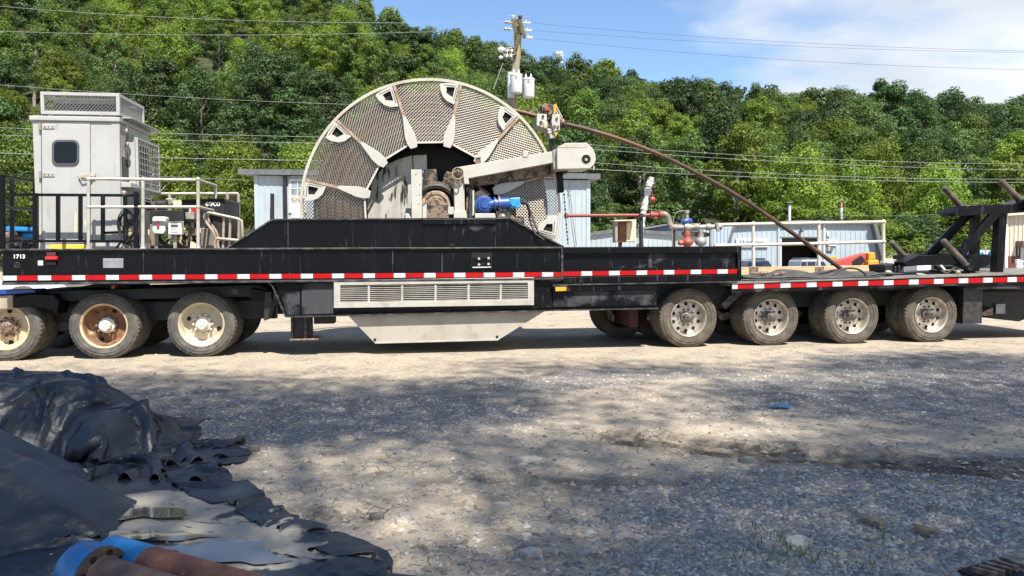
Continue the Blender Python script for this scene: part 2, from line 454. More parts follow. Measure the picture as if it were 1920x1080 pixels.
# rear box of the upper deck with its inset web
m = MB(); m.prism(poly_t([(1056, 476), (1390, 474), (1390, 527), (1056, 527)], 0.05), 0.05, 0.10); m.build('side_beam', BLACK_DUSTY, trl)
m = MB(); m.prism(poly_t([(1055.5, 463.2), (1390.5, 461.5), (1390.5, 474.5), (1055.5, 476)], -0.01), -0.01, 0.2); m.build('top_flange', BLACK, trl, bevel=0.008)
m = MB(); m.prism(poly_t([(1055.5, 519.5), (1390.5, 514.5), (1390.5, 527), (1055.5, 531)], -0.015), -0.015, 0.2); m.build('bottom_flange', BLACK, trl, bevel=0.008)
m = MB(); m.prism(poly_t([(1383, 474.5), (1390.3, 474.5), (1390.3, 514.6), (1383, 514.6)], -0.008), -0.008, 2.55); m.build('end_post', BLACK, trl, bevel=0.006)
m = MB(); m.prism(poly_t([(1052.5, 466), (1056, 466), (1056, 519), (1052.5, 519)], -0.006), -0.006, 0.06); m.build('end_post', BLACK_EDGE, trl)
# body of the upper deck
x0, x1 = S(4), S(1388)
m = MB(); m.box((x0 + .02, .16, DECK_Z - .10), (x1 - .02, 2.45, DECK_Z - .006)); m.build('deck_plate', DECK, trl)
m = MB(); m.box((x0, 2.46, t3(700, 527).z), (x1, 2.58, DECK_Z)); m.build('side_beam', BLACK, trl)
m = MB(); m.box((x0, .10, t3(5, 528).z), (x0 + .05, 2.45, DECK_Z - .11)); m.build('nose_plate', BLACK, trl)
for d in (.75, 1.55):
    m = MB(); m.box((x0 + .1, d, DECK_Z - .52), (S(540), d + .22, DECK_Z - .11)); m.build('frame_rail', BLACK_MATT, trl)
# raised wall round the reel well
wall = [(424, 467.2), (508, 415), (514, 413), (952, 410.5), (958, 412), (1054, 463.5)]
m = MB(); m.prism(poly_t(wall, 0.035), 0.035, 0.12); m.build('reel_well_wall', BLACK, trl)
pw = poly_t([(422, 467), (511, 411.7), (955, 409.2), (1057, 463)], 0.03)
m = MB()
for a, b in zip(pw[:-1], pw[1:]):
    m.beam((a[0], .075, a[1]), (b[0], .075, b[1]), .15, .022)
m.build('wall_cap', BLACK_EDGE, trl)
m = MB(); m.prism(poly_t([(430, 467), (511, 413), (955, 410.5), (1050, 463.5)], 2.46), 2.48, 2.56); m.build('reel_well_wall', BLACK_MATT, trl)
for x in (539, 648, 764, 792, 838, 878, 928):
    m = MB(); m.prism(poly_t([(x, 415), (x + 2, 415), (x + 2, 463), (x, 463)], 0.025), 0.022, 0.037); m.build('weld_seam', BLACK_DUSTY, trl)
for xa, xb in ((794, 836), (840, 877), (881, 927)):
    m = MB(); m.prism(poly_t([(xa, 421), (xb, 421), (xb, 462), (xa, 462)], 0.03), 0.028, 0.037); m.build('wall_panel', BLACK_DUSTY, trl, bevel=.004)
m = MB(); m.prism(poly_t([(793, 411), (930, 410), (930, 420), (793, 421)], 0.0), -0.004, 0.04); m.build('wall_ledge', BLACK, trl, bevel=.006)

# reflective tape: alternating pieces
def tape(pa, pb, h, per, red, start_white, d):
    A, B = t3(*pa, d), t3(*pb, d)
    L = B.x - A.x; x = 0.0; isr = not start_white[0]; first = start_white[1]
    while x < L - 0.02:
        ln = (red if isr else per - red)
        if first: ln, first = first, None
        e = min(x + ln, L)
        za, zb = A.z + (B.z - A.z) * x / L, A.z + (B.z - A.z) * e / L
        m = MB(); m.prism([(A.x + x + .002, za), (A.x + e - .002, zb), (A.x + e - .002, zb - h), (A.x + x + .002, za - h)], d - .003, d + .004)
        m.build('red_tape' if isr else 'white_tape', RED_TAPE if isr else WHITE_TAPE, trl)
        x = e; isr = not isr
m = MB(); m.prism(poly_t([(4, 515.5), (1055, 508.5), (1055, 521), (4, 531)], 0.0), 0.004, 0.03); m.build('tape_rail', BLACK, trl)
m = MB(); m.prism(poly_t([(1056, 504), (1383, 501), (1383, 515), (1056, 520)], 0.02), 0.014, 0.05); m.build('tape_rail', BLACK, trl)
tape((4.5, 517), (1055, 510.3), .072, .478, .29, (True, .20), .002)
tape((1056, 509.3), (1382, 504.6), .072, .468, .283, (False, .30), .010)

# small things fixed on the beam
def plate(name, px, mt, d0, d1, bev=.003, parent=trl, label=None):
    m = MB(); m.prism(poly_t(px, d0), d0, d1); return m.build(name, mt, parent, bevel=bev, label=label)
plate('marker_light', [(84, 480.5), (107, 480.5), (107, 487), (84, 487)], REDLENS, -.03, .03, .008)
plate('light_hood', [(87, 473), (104, 473), (104, 480), (87, 480)], M('dull_red_hood', (.08, .02, .02), rough=.5), -.015, .03)
plate('light_bracket', [(86, 488), (105, 488), (104, 497), (87, 497)], HOLE, .0, .03)
plate('inspection_sticker', [(71, 488.5), (80.5, 488.5), (80.5, 497.5), (71, 497.5)], M('pale_green_sticker', (.42, .58, .45), (.6, .7, .6), 30, rough=.5), .022, .031, 0)
plate('identification_plate', [(193, 484.5), (231, 484.5), (231, 502.5), (193, 502.5)], SILVERBOX, .018, .031)
c = t3(33, 497, .03)
m = MB(); m.lathe((c.x, .03, c.z), [(-.012, .045), (-.012, .034), (.0, .032)], 20); m.build('port_ring', BLACK_EDGE, trl)
m = MB(); m.lathe((c.x, .022, c.z), [(0, .0), (0, .033), (.004, .033)], 16); m.build('port_hole', HOLE, trl)
q = t3(24, 484.3, .022); text_part('1713', .082, PRINT_WHITE, 'unit_number', trl, (q.x, .026, q.z), .004, .002, 1.05)
plate('socket_recess', [(884, 473), (922, 473), (922, 503), (884, 503)], HOLE, .026, .031, 0)
b = plate('socket_plate', [(886, 482), (921, 482), (921, 501.5), (886, 501.5)], BLACK_DUSTY, .016, .03)
plate('socket_lip', [(886, 500.5), (921, 500), (921, 502), (886, 502.5)], WHITE_TAPE, .0, .03)
for px, py in ((898, 485), (898, 496), (916, 484), (916, 495)):
    q = t3(px, py, .016); m = MB(); m.lathe((q.x, .016, q.z), [(-.012, 0), (-.012, .02), (0, .022)], 8); m.build('bolt', GALV, b)

# lower frame under the reel
low = [(515, 531), (538, 592.5), (563, 592), (1012, 581.5), (1232, 577), (1232, 531)]
m = MB(); m.prism(poly_t(low, .09), .09, 2.5); m.build('lower_frame', BLACK, trl)
plate('frame_panel', [(517, 531), (538.5, 592), (562, 591.5), (562, 531)], BLACK_DUSTY, .07, .1, .004)
plate('frame_panel', [(565.5, 531), (565.5, 590), (626, 588), (626, 530)], BLACK_DUSTY, .06, .1, .004)
plate('frame_panel', [(1001, 526), (1001, 578), (1034, 577.5), (1034, 526)], BLACK_DUSTY, .06, .1, .004)
m = MB()
pe = poly_t([(503, 528), (512, 537), (536, 594), (1012, 582.5), (1233, 578)], .06)
for a, b in zip(pe[:-1], pe[1:]): m.beam((a[0], .07, a[1]), (b[0], .07, b[1]), .11, .018)
m.build('frame_edge', BLACK_EDGE, trl)
plate('tool_box', [(1036.5, 546), (1036.5, 576), (1230, 572), (1230, 543)], BLACK_DUSTY, .055, .1, .004)
plate('tool_box_top', [(1036, 533.5), (1036, 547), (1232, 543.5), (1232, 531.5)], BLACK, .0, .1, .006)
plate('tool_box_lip', [(1036, 533), (1036, 535.4), (1382, 529.4), (1382, 527)], BLACK_EDGE, -.022, .1, 0)
am = plate('amber_light', [(1041, 538), (1062, 537.5), (1062, 545.5), (1042, 546.5)], AMBER, -.045, 0, .008)
plate('lamp_bracket', [(1037, 535.5), (1065, 535), (1065, 537), (1037, 537.6)], BLACK_EDGE, -.05, 0, 0)
plate('step_recess', [(1043, 548), (1062, 547.5), (1061, 556.5), (1046, 557)], HOLE, .048, .06, 0)

# ventilation grille
vf = MB()
for pp in ([(626, 525), (1001, 520), (1001, 530), (626, 535)], [(626, 567.5), (1001, 561), (1001, 572), (626, 577.5)],
           [(626, 535), (638, 535), (638, 567.4), (626, 567.4)], [(989.5, 530), (1001, 530), (1001, 561.2), (989.5, 561.2)]):
    vf.prism(poly_t(pp, .0), -.012, .06)
vg = vf.build('vent_grille', VENT, trl, bevel=.004)
m = MB(); m.prism(poly_t([(636, 534), (992, 529), (992, 562), (636, 569)], .085), .083, .087); m.build('vent_core', M('dark_radiator_core', (.06, .058, .055), (.012, .012, .012), 9, .42, .6, .7, stretch=(1, 1, 4)), vg)
for x in (691.5, 754, 816.6, 878.5, 939):
    m = MB(); m.prism(poly_t([(x - 2, 534), (x + 2, 534), (x + 2, 567), (x - 2, 567)], 0), .0, .06); m.build('mullion', VENT, vg)
for i in range(9):
    f = (i + .5) / 9
    a, b = t3(637, 535 + 32.4 * f, .03), t3(990, 530 + 31.4 * f, .03)
    m = MB(); m.beam(a, b, .045, .010); m.build('slat', VENT, vg)
for sx in (632, 996):
    for f in range(7):
        q = t3(sx, 530 + 7 * f, -.012); m = MB(); m.lathe((q.x, -.012, q.z), [(-.004, 0), (-.004, .006), (0, .007)], 6); m.build('rivet', GALV, vg)
plate('vent_sill', [(626, 578), (1001, 572.5), (1001, 577.5), (626, 584)], HOLE, .04, .1, 0)

# belly pan below the reel
A = [(650, 590), (1020, 583.5), (974, 612), (676, 615)]
pt = [t3(650, 589, .145), t3(1022, 583, .145), t3(934, 637.5, .12), t3(703, 643.5, .12)]
m = MB()
back = [Vector((p.x, 2.3, p.z)) for p in pt]
m.add(pt + back, [(0, 3, 2, 1), (0, 1, 5, 4), (1, 2, 6, 5), (2, 3, 7, 6), (3, 0, 4, 7), (4, 5, 6, 7)])
pan = m.build('belly_pan', PAN, trl)
m = MB(); m.beam(pt[3] + Vector((0, -.005, .01)), pt[2] + Vector((0, -.005, .01)), .02, .03); m.build('pan_flange', VENT, pan)
for px, py in ((703, 637), (932, 631.5)):
    q = t3(px, py, .118); m = MB(); m.lathe((q.x, q.y, q.z), [(-.004, 0), (-.004, .022), (.03, .022)], 12); m.build('drain_hole', HOLE, pan)

# landing leg
a, b = t3(547, 592, .3), t3(586, 632, .3)
m = MB(); m.box((a.x, .25, b.z), (a.x + .30, .55, a.z + .1)); m.build('landing_leg', BLACK_MATT, trl, bevel=.01)
m = MB(); m.box((a.x + .20, .22, b.z - .01), (a.x + .24, .26, a.z + .05)); m.box((a.x - .005, .22, b.z - .01), (a.x + .03, .26, a.z + .05)); m.build('leg_guide', BLACK_EDGE, trl)
m = MB(); m.box((a.x - .02, .16, b.z - .035), (b.x + .10, .62, b.z - .012)); m.build('foot_plate', RUSTHUB, trl, bevel=.006)
a, b = t3(588, 590, .3), t3(627, 607, .3)
m = MB(); m.box((a.x, .3, b.z), (b.x, .6, a.z + .05)); m.build('leg_gearbox', BLACK_MATT, trl, bevel=.01)

# ------------------------------------------------------------------ rear deck
rl = [(1372, 541), (1920, 522), (2080, 517)]
def band(px_top, th, d0, d1, name, mt, bev=0):
    a = [(t3(x, y, d0).x, t3(x, y, d0).z) for x, y in px_top]
    m = MB(); m.prism(a + [(x, z - th) for x, z in a[::-1]], d0, d1); return m.build(name, mt, trl, bevel=bev)
band([(1372, 530.5), (1920, 513.5), (2090, 508)], .17, .012, .05, 'rear_side_rail', BLACK_DUSTY)
band([(1372, 529.5), (1920, 512.5), (2090, 507)], .026, -.012, .1, 'rear_deck_edge', DECK, .004)
tape((1372.5, 532.5), (2088, 515), .085, .475, .29, (True, .10), .008)
dk = [t3(1372, 530.5, 0), t3(2090, 508, 0)]
m = MB()
m.add([(dk[0].x, .06, dk[0].z), (dk[1].x, .06, dk[1].z), (dk[1].x, 2.55, dk[1].z), (dk[0].x, 2.55, dk[0].z),
       (dk[0].x, .06, dk[0].z - .06), (dk[1].x, .06, dk[1].z - .06), (dk[1].x, 2.55, dk[1].z - .06), (dk[0].x, 2.55, dk[0].z - .06)],
      [(0, 1, 2, 3), (7, 6, 5, 4), (0, 4, 5, 1), (1, 5, 6, 2), (2, 6, 7, 3), (3, 7, 4, 0)])
m.build('rear_deck', DECK, trl)
RDZ = lambda s: dk[0].z + (dk[1].z - dk[0].z) * (s - dk[0].x) / (dk[1].x - dk[0].x)
fl = [(1372, 540), (1372, 550), (1393, 552), (1424, 546), (1470, 541), (1496, 548), (1575, 544), (1590, 537), (1640, 536), (1650, 544), (1720, 541), (1745, 534), (1800, 534), (1818, 541), (1920, 541), (2090, 538), (2090, 524), (1920, 528)]
m = MB(); m.prism(poly_t(fl, .05), .045, .09); m.build('fender_skirt', BLACK_DUSTY, trl)
m = MB(); m.box((S(1372), .75, .62), (S(1830), .95, .98)); m.box((S(1372), 1.65, .62), (S(1830), 1.85, .98)); m.build('frame_rail', BLACK_MATT, trl)
m = MB(); m.box((S(1225), .5, .70), (S(1385), 2.1, DECK_Z - .45)); m.build('neck_frame', BLACK_MATT, trl)
plate('neck_gusset', [(1352, 570), (1372, 552), (1395, 548), (1360, 580)], BLACK_EDGE, .35, .40, 0)
a, b = t3(1803, 548, .25), t3(1837, 606, .25)
m = MB(); m.box((a.x, .20, b.z), (b.x, .84, a.z + .1)); m.build('mud_flap', HOSE, trl)
a, b = t3(1846, 548, .4), t3(1990, 600, .4)
m = MB()
m.prism(poly_t([(1838, 548), (1990, 545), (1990, 600), (1925, 597), (1910, 603), (1885, 600), (1866, 596), (1850, 592), (1845, 575)], .6), .6, 2.0)
m.build('rear_undercarriage', BLACK_MATT, trl)
m = MB(); m.prism(poly_t([(1838, 585), (1858, 576), (1858, 590), (1838, 592)], .5), .45, .6); m.build('step_bracket', RUSTHUB, trl)
plate('rear_plate', [(1867.5, 570), (1885, 569.5), (1885, 588), (1867.5, 588.5)], SILVERBOX, .55, .56)
# low crosswise hoist of red arms seen under the frame
SHADERED = M('shade_darkened_red', (.085, .022, .02), (.05, .02, .018), 6, rough=.7)  # red darkened to hold the shade under the frame
m = MB(); m.beam(t3(1165, 590, 1.6), t3(1222, 606, 1.2), .07, .07); m.build('trailing_arm', SHADERED, trl)
m = MB(); m.box((S(1206), .75, .30), (S(1222), 1.8, .74)); m.build('axle_hanger', SHADERED, trl)

# ------------------------------------------------------------------ wheels
AXLEHUB = M('dull_axle_hub', (.20, .18, .16), (.09, .07, .055), 18, .42, .6, .5, metal=.4)
def tyre_mesh(Rt, w, seed):
    pr = [(.045, Rt * .60), (.012, Rt * .66), (.002, Rt * .74), (-.004, Rt * .775), (-.011, Rt * .785), (-.011, Rt * .80), (-.005, Rt * .81), (-.003, Rt * .86), (-.008, Rt * .87), (-.002, Rt * .885), (.012, Rt * .925), (.016, Rt * .935), (.020, Rt * .968), (.036, Rt * .992)]
    g = []
    for k in range(4):
        u = .036 + (w - .072) * (k + 1) / 5
        g += [(u - .008, Rt), (u - .005, Rt - .014), (u + .005, Rt - .014), (u + .008, Rt)]
    pr = pr + [(.05, Rt * .998)] + g + [(w - .05, Rt * .998)] + [(w - a, r) for a, r in pr[::-1]]
    m = MB(); nt = 144; m.lathe((0, 0, 0), pr, nt)
    for i, v in enumerate(m.v):                      # lugs cut into the shoulders, ribs on the sidewall
        k, q = divmod(i, len(pr)); a = v.y
        rr = math.hypot(v.x, v.z)
        if rr > Rt * .96 and (a < w * .22 or a > w * .78) and k % 3 == 0:
            f = (rr - .011) / rr; v.x *= f; v.z *= f
    zc = -Rt * .972
    for v in m.v:
        if v.z < zc: v.z = zc; v.y += (-.012 if v.y < w / 2 else .012)
    return m


def make_wheel(kind, Rt, trim, rimR):
    """hub mesh with tyres and rim below it; axis along y, outer face at y = 0"""
    tyre_mat = RUBBER_TAN if kind == 'alu' else RUBBER
    m = MB()
    if kind == 'alu':
        m.lathe((0, 0, 0), [(.165, .105), (.12, .10), (.10, .070), (-.015, .07), (-.02, .055), (-.055, .05), (-.06, .035), (-.062, 0)], 20)
        for k in range(10):
            a = 2 * math.pi * k / 10
            m.lathe((.14 * math.cos(a), 0, .14 * math.sin(a)), [(.16, .017), (.130, .017), (.123, .010), (.123, 0)], 6)
        hub = m.build('wheel', AXLEHUB, None, (0, 0, 0), 35)
    else:
        m.lathe((0, 0, 0), [(.17, .125), (.12, .12), (.11, .088), (.045, .085), (.035, .075), (.028, .03), (.022, .028), (.02, 0)], 24)
        for k in range(8):
            a = 2 * math.pi * k / 8 + .2
            m.lathe((.062 * math.cos(a), 0, .062 * math.sin(a)), [(.04, .011), (.022, .011), (.02, 0)], 6)
        hub = m.build('wheel', HUB_WHITE if kind != 'rust0' else RUSTHUB, None, (0, 0, 0), 35)
        m = MB()
        for k in range(10):
            a = 2 * math.pi * k / 10
            m.lathe((.145 * math.cos(a), 0, .145 * math.sin(a)), [(.16, .019), (.105, .019), (.095, .012), (.095, 0)], 6)
        m.build('lug_nut', RUSTHUB if kind != 'cream' else HUB_WHITE, hub, (0, 0, 0), 35)['kind'] = 'stuff'
    hub['_o'] = (0, 0, 0)
    t = tyre_mesh(Rt, .285, 1).build('tyre', tyre_mat, hub, (0, 0, 0), 30)
    t2 = copy_obj(t, hub, (0, .345, 0))
    if kind == 'alu':
        m = MB(); m.lathe((0, 0, 0), [(.05, rimR * 1.02), (.012, rimR * 1.03), (.006, rimR), (.02, rimR * .955), (.04, rimR * .93), (.10, rimR * .90), (.145, rimR * .86),
                                      (.160, rimR * .80), (.153, rimR * .66), (.157, .12), (.160, .10)], 48)
        m.build('rim', ALU, hub, (0, 0, 0), 40)
        m = MB()
        for k in range(10):
            a = 2 * math.pi * (k + .5) / 10
            rr = rimR * .735
            m.lathe((rr * math.cos(a), 0, rr * math.sin(a)), [(.145, 0), (.145, .025), (.153, .031), (.16, .032)], 14)
        o = m.build('hand_hole', HOLE, hub, (0, 0, 0), 35); o['kind'] = 'stuff'
    else:
        m = MB(); m.lathe((0, 0, 0), [(.05, rimR * 1.02), (.012, rimR * 1.03), (.004, rimR), (.018, rimR * .95), (.035, rimR * .93)], 48)
        m.build('rim_lip', RIM_LIP if kind != 'cream' else RIM_CREAM, hub, (0, 0, 0), 40)
        m = MB(); m.lathe((0, 0, 0), [(.035, rimR * .93), (.055, rimR * .90), (.10, rimR * .885), (.155, rimR * .84), (.185, rimR * .74), (.165, rimR * .55), (.16, .15), (.165, .11)], 48)
        m.build('rim', {'cream': RIM_CREAM, 'rust': RIM_RUST, 'rust0': RIM_LIP}[kind], hub, (0, 0, 0), 40)
        for k, a in enumerate((70, 250)):
            a = R(a + trim)
            rr = rimR * .70
            m = MB(); m.lathe((rr * math.cos(a), 0, rr * math.sin(a)), [(.165, 0), (.165, .030), (.178, .036), (.19, .036)], 14)
            m.build('hand_hole', HOLE, hub, (0, 0, 0), 35)
    return hub

def place(hub, parent, px, py, Rt, d, spin=0, far=False):
    q = t3(px, py, d)
    po = Vector(parent['_o'])
    hub.parent = parent
    hub.location = Vector((q.x, d, Rt * .972)) - po
    return hub

aw = make_wheel('alu', .515, 0, .315)
place(aw, trl, 1292, 597, .515, .20)
for px, py in ((1447, 593), (1599, 590), (1748, 587)):
    c = copy_tree(aw); place(c, trl, px, py, .515 if px == 1292 else .505, .20)
for px, py in ((1292, 597), (1447, 593), (1599, 590), (1748, 587)):
    c = copy_tree(aw); place(c, trl, px, py, .515, .20)
    c.location.y = 2.42 - 1.3; c.rotation_euler = (0, 0, math.pi)
m = MB()
for px, py in ((1292, 597), (1447, 593), (1599, 590), (1748, 587)):
    q = t3(px, py, .20); m.tube([(q.x, .5, .5), (q.x, 2.1, .5)], .07, 10)
m.build('axle', BLACK_MATT, trl)
# inside spread tyre of the front axle group on the far side
c = copy_tree(aw); place(c, trl, 1216, 597, .515, .20); c.location.y = 2.42 - 1.3; c.rotation_euler = (0, 0, math.pi)

# ================================================================== truck tractor under the gooseneck
trk = thing('truck_tractor', 'blue and black tri-axle truck tail with cream and rusty wheels under the trailer nose', 'truck', (S(195), 1.3, 0), T)
TI = .28
for kind, px, trim in (('rust0', 8, 20), ('rust', 194, -5), ('cream', 377, 90)):
    place(make_wheel(kind, .525, trim, .345), trk, px, 613, .525, TI)
fw = None
for px in (8, 194, 377):
    w0 = [c for c in trk.children if c.name.startswith('wheel')][2]
    c = copy_tree(w0); place(c, trk, px, 613, .525, TI); c.location.y = 2.40 - 1.3; c.rotation_euler = (0, 0, math.pi)
m = MB()
m.prism(poly_t([(20, 548), (250, 541.5), (486, 534), (510, 545), (512, 558), (497, 566), (480, 556), (20, 566)], .45), .45, 2.15)
m.build('frame', BLACK_MATT, trk, bevel=.01)
m = MB(); m.prism(poly_t([(500, 548), (512, 546), (512, 562), (505, 598), (498, 600), (500, 566)], .4), .25, .9); m.build('mud_flap', HOSE, trk)
plate('tail_plate', [(470, 540), (513, 548), (513, 560), (470, 566)], BLACK, .30, .45, .01, trk)
m = MB()
for d in (.75, 1.65): m.box((S(-60), d, .55), (S(500), d + .12, .85))
for px in (8, 194, 377):
    q = t3(px, 613, TI); m.tube([(q.x, .4, .51), (q.x, 2.2, .51)], .09, 10)
    m.box((q.x - .25, .72, .36), (q.x + .25, .95, .62))
m.build('suspension', DARK_STEEL, trk)
plate('fender', [(24, 556), (60, 550), (100, 552), (112, 566), (108, 590), (96, 582), (60, 575), (24, 578)], BLACK, .25, .6, .02, trk)
plate('fender', [(-40, 556), (23, 553), (24, 580), (-40, 582)], M('tan_sunlit_fender', (.42, .35, .25), (.30, .25, .18), 4, rough=.6), .24, .6, .02, trk, 'tan fender end with sunlight in its colour')  # sunlit end of the fender, the light put into a tan colour
plate('side_fairing', [(-60, 546), (62, 542.5), (68, 548), (20, 552), (-60, 553)], M('deep_blue_truck_paint', (.012, .05, .26), rough=.25), .2, .6, .01, trk)
plate('fifth_wheel', [(130, 541), (175, 533), (238, 532), (250, 541)], DARK_STEEL, .85, 1.75, .02, trk)
plate('tail_light', [(208, 535), (215, 534), (215, 541), (209, 542)], REDLENS, .5, .56, .004, trk)
plate('mounting_plate', [(434, 542), (447, 541.6), (447, 551), (434, 551.5)], BLACK_EDGE, .43, .45, 0, trk)

# ================================================================== coiled tubing reel
RD = .36
rc = t3(812, 393, RD)
reel = thing('tubing_reel', 'giant cream tubing reel with expanded metal flanges and paddle spokes', 'reel', (rc.x, 1.3, rc.z), T)
RO, RI = 2.125, 1.13
DF = RD - 1.3         # front flange in the reel's own frame
m = MB(); m.lathe((0, DF, 0), [(-.03, RO - .045), (-.03, RO), (.06, RO), (.06, RO - .012), (-.015, RO - .015), (-.015, RO - .045)], 120, closed=True)
rim = m.build('flange_rim', RIMREEL, reel, (0, 0, 0), 30)
TH0 = 17.0
def mesh_sector(vertical):
    """expanded metal between two spokes: zigzag strands clipped to the sector"""
    cw, ch = .050, .0275
    half = R(15)
    rin = RI * math.cos(half)
    m = MB()
    def inside(x, z):
        r = math.hypot(x, z); a = math.atan2(z, x)
        return abs(a) < half and r < RO - .04 and x > rin
    wd, hh = .0086, .008
    n = int(2.4 / ch)
    for i in range(-n // 2, n // 2 + 1):
        pts = []
        x = .9
        k = 0
        while x < 2.2:
            z = i * ch + (ch * .46 if (k + i) % 2 else -ch * .46) * 1.0
            pts.append((x, z)); x += cw / 2; k += 1
        for (xa, za), (xb, zb) in zip(pts[:-1], pts[1:]):
            if inside(xa, za) and inside(xb, zb):
                b = len(m.v)
                m.v += [Vector((xa, -hh, za - wd)), Vector((xb, -hh, zb - wd)), Vector((xb, hh * .4, zb + wd)), Vector((xa, hh * .4, za + wd))]
                m.f.append((b, b + 1, b + 2, b + 3))
    return m
sec = mesh_sector(False)
panel0 = sec.build('mesh_panel', MESHM, reel, (0, 0, 0)); panel0['kind'] = 'stuff'
sp = MB()
sp.prism([(1.035, -.055), (1.035, .055), (1.13, .086), (1.25, .086), (1.56, .022), (1.56, -.022), (1.25, -.086), (1.13, -.086)], -.055, -.025)
spoke0 = sp.build('spoke', CREAM, reel, (0, 0, 0), bevel=.005)
gs = MB()
# gusset with a triangular window, just anticlockwise of the spoke at the rim
ga = [(RO - .05, .035), (RO - .055, .10), (RO - .075, .22), (RO - .11, .33)]
outer = ga + [(RO - .20, .31), (RO - .30, .25), (RO - .36, .16), (RO - .385, .035)]
hole = [(RO - .115, .085), (RO - .12, .13), (RO - .13, .18), (RO - .145, .225), (RO - .19, .205), (RO - .235, .20), (RO - .265, .125), (RO - .275, .085)]
n = len(outer)
vs = [(x, -.050, z) for x, z in outer] + [(x, -.050, z) for x, z in hole] + [(x, -.022, z) for x, z in outer] + [(x, -.022, z) for x, z in hole]
fs = []
for i in range(n):
    j = (i + 1) % n
    fs += [(i, i + n, j + n, j)[::-1], (i + 2 * n, j + 2 * n, j + 3 * n, i + 3 * n)[::-1], (i, j, j + 2 * n, i + 2 * n), (i + n, i + 3 * n, j + 3 * n, j + n)]
gs.add(vs, [f[::-1] for f in fs])
gus0 = gs.build('gusset', CREAM, reel, (0, 0, 0))
gb = MB(); gb.prism([(RO - .10, .06), (RO - .16, .30), (RO - .28, .28), (RO - .34, .06)], -.010, .0)
gback0 = gb.build('gusset_backing', HOLE, reel, (0, 0, 0))
sl = MB(); sl.prism([(RO - .088, .075), (RO - .115, .27), (RO - .124, .27), (RO - .097, .075)], -.0515, -.049); sl.prism([(RO - .11, .052), (RO - .11, .061), (RO - .33, .061), (RO - .33, .052)], -.0515, -.049)
slot0 = sl.build('gusset_slot', HOLE, reel, (0, 0, 0))
rb0 = MB(); rb0.prism([(1.50, -.024), (1.50, .024), (RO - .05, .020), (RO - .05, -.020)], -.040, -.012)
rib0 = rb0.build('spoke_rib', M('rust_stained_rib', (.40, .33, .26), (.24, .145, .085), 3.5, .44, .62, .6), reel, (0, 0, 0))
ed = MB(); h = R(15)
ed.beam((RI * math.cos(h), -.012, -RI * math.sin(h)), (RI * math.cos(h), -.012, RI * math.sin(h)), .03, .025)
edge0 = ed.build('inner_edge', MESHM, reel, (0, 0, 0))
for o in (panel0, spoke0, rib0, gus0, gback0, slot0, edge0): o.location = (0, DF, 0)
for k in range(12):
    a = TH0 + 30 * k
    for o, off in ((panel0, 15), (spoke0, 0), (rib0, 0), (gus0, 0), (gback0, 0), (slot0, 0), (edge0, 15)):
        if k == 0: o.rotation_euler = (0, -R(a + off), 0)
        else: copy_obj(o, reel, (0, DF, 0), (0, -R(a + off), 0))
# far flange
DB = 2.24 - 1.3
c = copy_obj(rim, reel, (0, DB - DF, 0))
for k in range(12):
    copy_obj(panel0, reel, (0, DB, 0), (0, -R(TH0 + 15 + 30 * k), 0))
    copy_obj(spoke0, reel, (0, DB + .07, 0), (0, -R(TH0 + 30 * k), 0))
# drum, core plate and the dark inside
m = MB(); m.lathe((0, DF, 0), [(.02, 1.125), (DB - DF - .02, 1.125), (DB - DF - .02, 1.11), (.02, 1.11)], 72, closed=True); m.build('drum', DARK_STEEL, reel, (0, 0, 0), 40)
m = MB(); m.lathe((0, DF + .62, 0), [(0, .05), (0, 1.11), (.03, 1.11), (.03, .05)], 48, closed=True); m.build('drum_bulkhead', M('shaded_drum_inside', (.010, .010, .011), (.022, .022, .024), 3, rough=.7), reel, (0, 0, 0))  # oily steel disc, the drum's inner shade put into its near-black colour
def rp(px, py, d):
    q = t3(px, py, d); return (q.x - rc.x, q.z - rc.z)
PD = RD + .30
pl = [rp(*p, PD) for p in ((690, 412), (688, 370), (697, 342), (707, 326), (724, 310), (746, 299), (770, 292), (800, 290), (803, 412))]
m = MB(); m.prism(pl, PD - 1.3, PD - 1.3 + .03); m.build('core_plate', OILWHITE, reel, (0, 0, 0))
for pp, mt in (([(795, 317), (818, 317), (821, 338), (818, 352), (795, 352)], GREASE), ([(832, 330), (838, 321), (853, 325), (853, 360), (838, 350), (830, 340)], GREASE)):
    m = MB(); m.prism([rp(*p, PD - .12) for p in pp], PD - 1.42, PD - 1.3); m.build('lug_plate', mt, reel, (0, 0, 0), bevel=.006)
hc = rp(817.5, 386, .25)
m = MB(); m.lathe((hc[0], .31 - 1.3, hc[1]), [(0, .28), (-.05, .285), (-.07, .33), (-.05, .365), (.0, .375), (.25, .38)], 40); m.build('drive_gear', DARK_STEEL, reel, (0, 0, 0), 30)
m = MB()
for k in range(36):
    a = 2 * math.pi * k / 36
    m.beam((hc[0] + .37 * math.cos(a), .30 - 1.3, hc[1] + .37 * math.sin(a)), (hc[0] + .40 * math.cos(a), .30 - 1.3, hc[1] + .40 * math.sin(a)), .10, .035, (0, 1, 0))
m.build('gear_teeth', GREASE, reel, (0, 0, 0))
m = MB(); m.lathe((hc[0], .22 - 1.3, hc[1]), [(.08, .25), (.0, .245), (-.03, .225), (-.03, .19), (-.01, .18), (-.01, .15), (-.04, .14), (-.04, .10), (-.055, .09), (-.055, .05), (-.07, .045), (-.07, .0)], 40)
m.build('hub', HUBM, reel, (0, 0, 0), 35)
m = MB(); m.lathe((hc[0], .14 - 1.3, hc[1]), [(-.001, .016), (-.001, 0)], 12); m.build('axle_port', HOLE, reel, (0, 0, 0))

